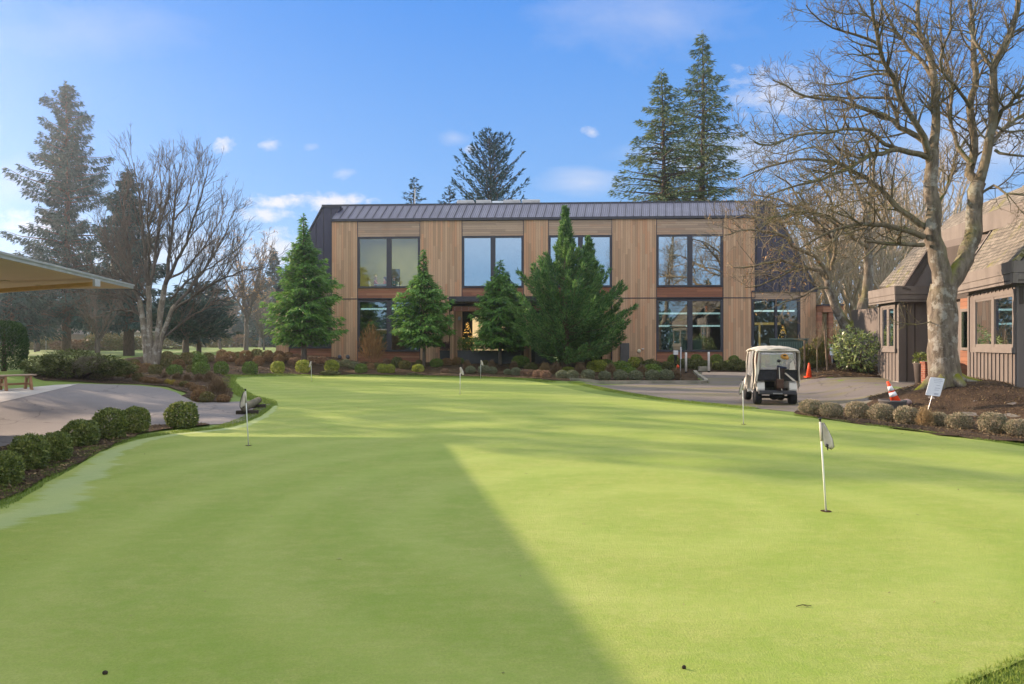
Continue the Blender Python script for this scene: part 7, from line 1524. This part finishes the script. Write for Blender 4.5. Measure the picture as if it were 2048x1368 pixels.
# brown undergrowth and thicket right of the wooden building
n = 16000; x = rng.uniform(22, 62, n); y = rng.uniform(60, 84, n); z = rng.uniform(0, 1, n) ** 1.3 * (6.5 + 2 * np.sin(x * .7)) + .4
o = obj('thicket', mesh_of('thicket', *cards(np.column_stack([x, y, z]), unit(rng.normal(0, .5, (n, 3)) + [0, 0, 1.0]), unit(rng.normal(0, 1, (n, 3))), rng.uniform(.5, 1.8, n), rng.uniform(.03, .09, n))), ML['tan']); tag(o, 'dense tan winter thicket under the pale bare grove', 'thicket', kind='stuff')
n = 5000; x = rng.uniform(21, 40, n); y = rng.uniform(46, 56, n); z = rng.uniform(0, 1, n) * 1.9 + .4
o = obj('undergrowth', mesh_of('undergrowth', *cards(np.column_stack([x, y, z]), unit(rng.normal(0, .6, (n, 3)) + [0, 0, .5]), unit(rng.normal(0, 1, (n, 3))), rng.uniform(.15, .4, n), rng.uniform(.06, .16, n))), ML['low']); tag(o, 'dull green undergrowth below the grove behind the parked cart', 'undergrowth', kind='stuff')
# ------------------------------------------------------------------ air, sky, sun, camera
hb_ = MB(); hb_.bb(-236, 236, -96, 256, -2.5, 37)
hm = bpy.data.materials.new('haze'); T = NT(hm); pv = T.n('VolumePrincipled', i={'Color': (.80, .90, 1.0, 1), 'Density': HAZE, 'Anisotropy': HAZE_G}); o_ = T.n('OutputMaterial'); T.t.links.new(pv.outputs[0], o_.inputs['Volume'])
if HAZE > 0: o = obj('haze', hb_, hm); tag(o, 'thin morning mist lying over the whole garden', 'haze', kind='stuff')
w = bpy.data.worlds.new('World'); SC.world = w; w.use_nodes = True; T = NT.__new__(NT); T.t = w.node_tree; T.t.nodes.clear()
sky = T.n('TexSky', sky_type='NISHITA', sun_disc=False, sun_elevation=SUN_EL, sun_rotation=math.atan2(SUN_AZ.x, SUN_AZ.y), altitude=100, air_density=1.0, dust_density=0, ozone_density=4.0)
dv = T.n('TexCoord').outputs['Generated']; s = T.n('SeparateXYZ', i={0: dv}).outputs
el = T.n('ValToRGB'); T.t.links.new(T.math('MAXIMUM', s[2], 0.0), el.inputs[0]); er = el.color_ramp.elements
for p_, c_ in ((0.0, SKY_C[0]), (.20, SKY_C[1]), (.50, SKY_C[2])):
    e_ = er[0] if p_ == 0 else er[1] if p_ == .20 else er.new(p_); e_.position = p_; e_.color = c4(c_)
grad = T.mix(1.0, el.outputs[0], (SKY_K, SKY_K, SKY_K), 'MULTIPLY')
hs = T.mix(.88, sky.outputs[0], grad)
# bright unseen cloud added overhead and behind the viewpoint to raise the fill light
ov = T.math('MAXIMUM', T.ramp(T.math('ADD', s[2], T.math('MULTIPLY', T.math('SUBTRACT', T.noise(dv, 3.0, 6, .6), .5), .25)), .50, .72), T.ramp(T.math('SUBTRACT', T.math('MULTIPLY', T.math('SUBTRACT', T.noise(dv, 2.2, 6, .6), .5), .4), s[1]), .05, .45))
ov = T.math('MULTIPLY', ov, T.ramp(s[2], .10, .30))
hs = T.mix(ov, hs, FILL_CLOUD)
yy = T.math('MAXIMUM', s[1], .02); u = T.math('DIVIDE', s[0], yy); v = T.math('DIVIDE', s[2], yy)
uv = T.n('CombineXYZ', i={0: u, 1: v, 2: 0.0}).outputs[0]
nz = T.noise(T.scaled(uv, (1, 1.5, 1)), 42, 7, .62, .3); nz2 = T.noise(T.scaled(uv, (1, 2.2, 1)), 5, 7, .6, .4)
tot = None
for cx, cy, sx, sy, amp, soft in [(450, 292, 24, 24, .75, .9), (537, 290, 26, 15, .55, .9), (908, 276, 34, 20, .35, 1.2), (941, 298, 16, 11, .5, 1), (1181, 264, 24, 13, .6, .9), (555, 405, 66, 17, .9, .8), (665, 403, 90, 21, .9, .8), (533, 428, 56, 17, .8, .8), (688, 345, 22, 16, .3, 1), (622, 294, 18, 9, .25, 1),
                                 (548, 498, 62, 42, .85, .9), (70, 448, 110, 30, .6, 1), (40, 360, 190, 60, .38, 1.3), (300, 520, 200, 60, .55, 1.2), (1175, 366, 110, 34, .55, 1.3), (1560, 185, 120, 62, .62, 1.1), (1500, 300, 140, 50, .42, 1.2), (1950, 290, 260, 100, .6, 1.2), (1290, 40, 230, 90, .42, 1.6), (1150, 20, 160, 50, .3, 1.6), (200, 60, 260, 70, .22, 1.6), (1330, 310, 150, 30, .35, 1.2), (1780, 480, 260, 150, .75, 1.2), (1380, 330, 90, 26, .4, 1.0)]:
    cu = (cx - 1024) / F; cv = (YH - cy) / F
    a = T.math('DIVIDE', T.math('SUBTRACT', u, cu), sx / F); b = T.math('DIVIDE', T.math('SUBTRACT', v, cv), sy / F)
    r = T.math('SQRT', T.math('ADD', T.math('MULTIPLY', a, a), T.math('MULTIPLY', b, b)))
    e = T.math('ADD', T.math('SUBTRACT', 1.0, r), T.math('MULTIPLY', T.math('SUBTRACT', nz if soft < 1.15 else nz2, .5), 2.4))
    mk = T.math('MULTIPLY', T.ramp(e, .0, soft), amp); tot = mk if tot is None else T.math('MAXIMUM', tot, mk)
tot = T.math('MULTIPLY', tot, T.math('GREATER_THAN', s[1], .05))
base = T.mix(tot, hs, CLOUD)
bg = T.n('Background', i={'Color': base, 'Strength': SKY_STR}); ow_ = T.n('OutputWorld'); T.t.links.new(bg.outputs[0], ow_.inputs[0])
sd = Vector((SUN_AZ.x * math.cos(SUN_EL), SUN_AZ.y * math.cos(SUN_EL), math.sin(SUN_EL)))
L = bpy.data.lights.new('sun', 'SUN'); L.energy = SUN_STR; L.angle = R(.5); L.color = (1.0, .77, .57)
lo = bpy.data.objects.new('sun', L); COL.objects.link(lo); lo.rotation_euler = (-sd).to_track_quat('-Z', 'Y').to_euler(); lo.location = sd * 60
cam = bpy.data.cameras.new('camera'); co_ = bpy.data.objects.new('camera', cam); COL.objects.link(co_); co_.location = (0, 0, H); co_.rotation_euler = (R(90), 0, 0)
cam.lens = 24; cam.sensor_width = 36; cam.sensor_fit = 'HORIZONTAL'; cam.shift_y = 3 / 2048; cam.clip_start = .05; cam.clip_end = 2000
SC.camera = co_
SC.view_settings.view_transform = 'Standard'; SC.view_settings.look = 'None'; SC.view_settings.exposure = EXPO; SC.view_settings.gamma = 1
cy_ = SC.cycles; cy_.use_denoising = True; cy_.max_bounces = 8; cy_.transparent_max_bounces = 12; cy_.volume_bounces = 1; cy_.diffuse_bounces = 4; cy_.glossy_bounces = 4
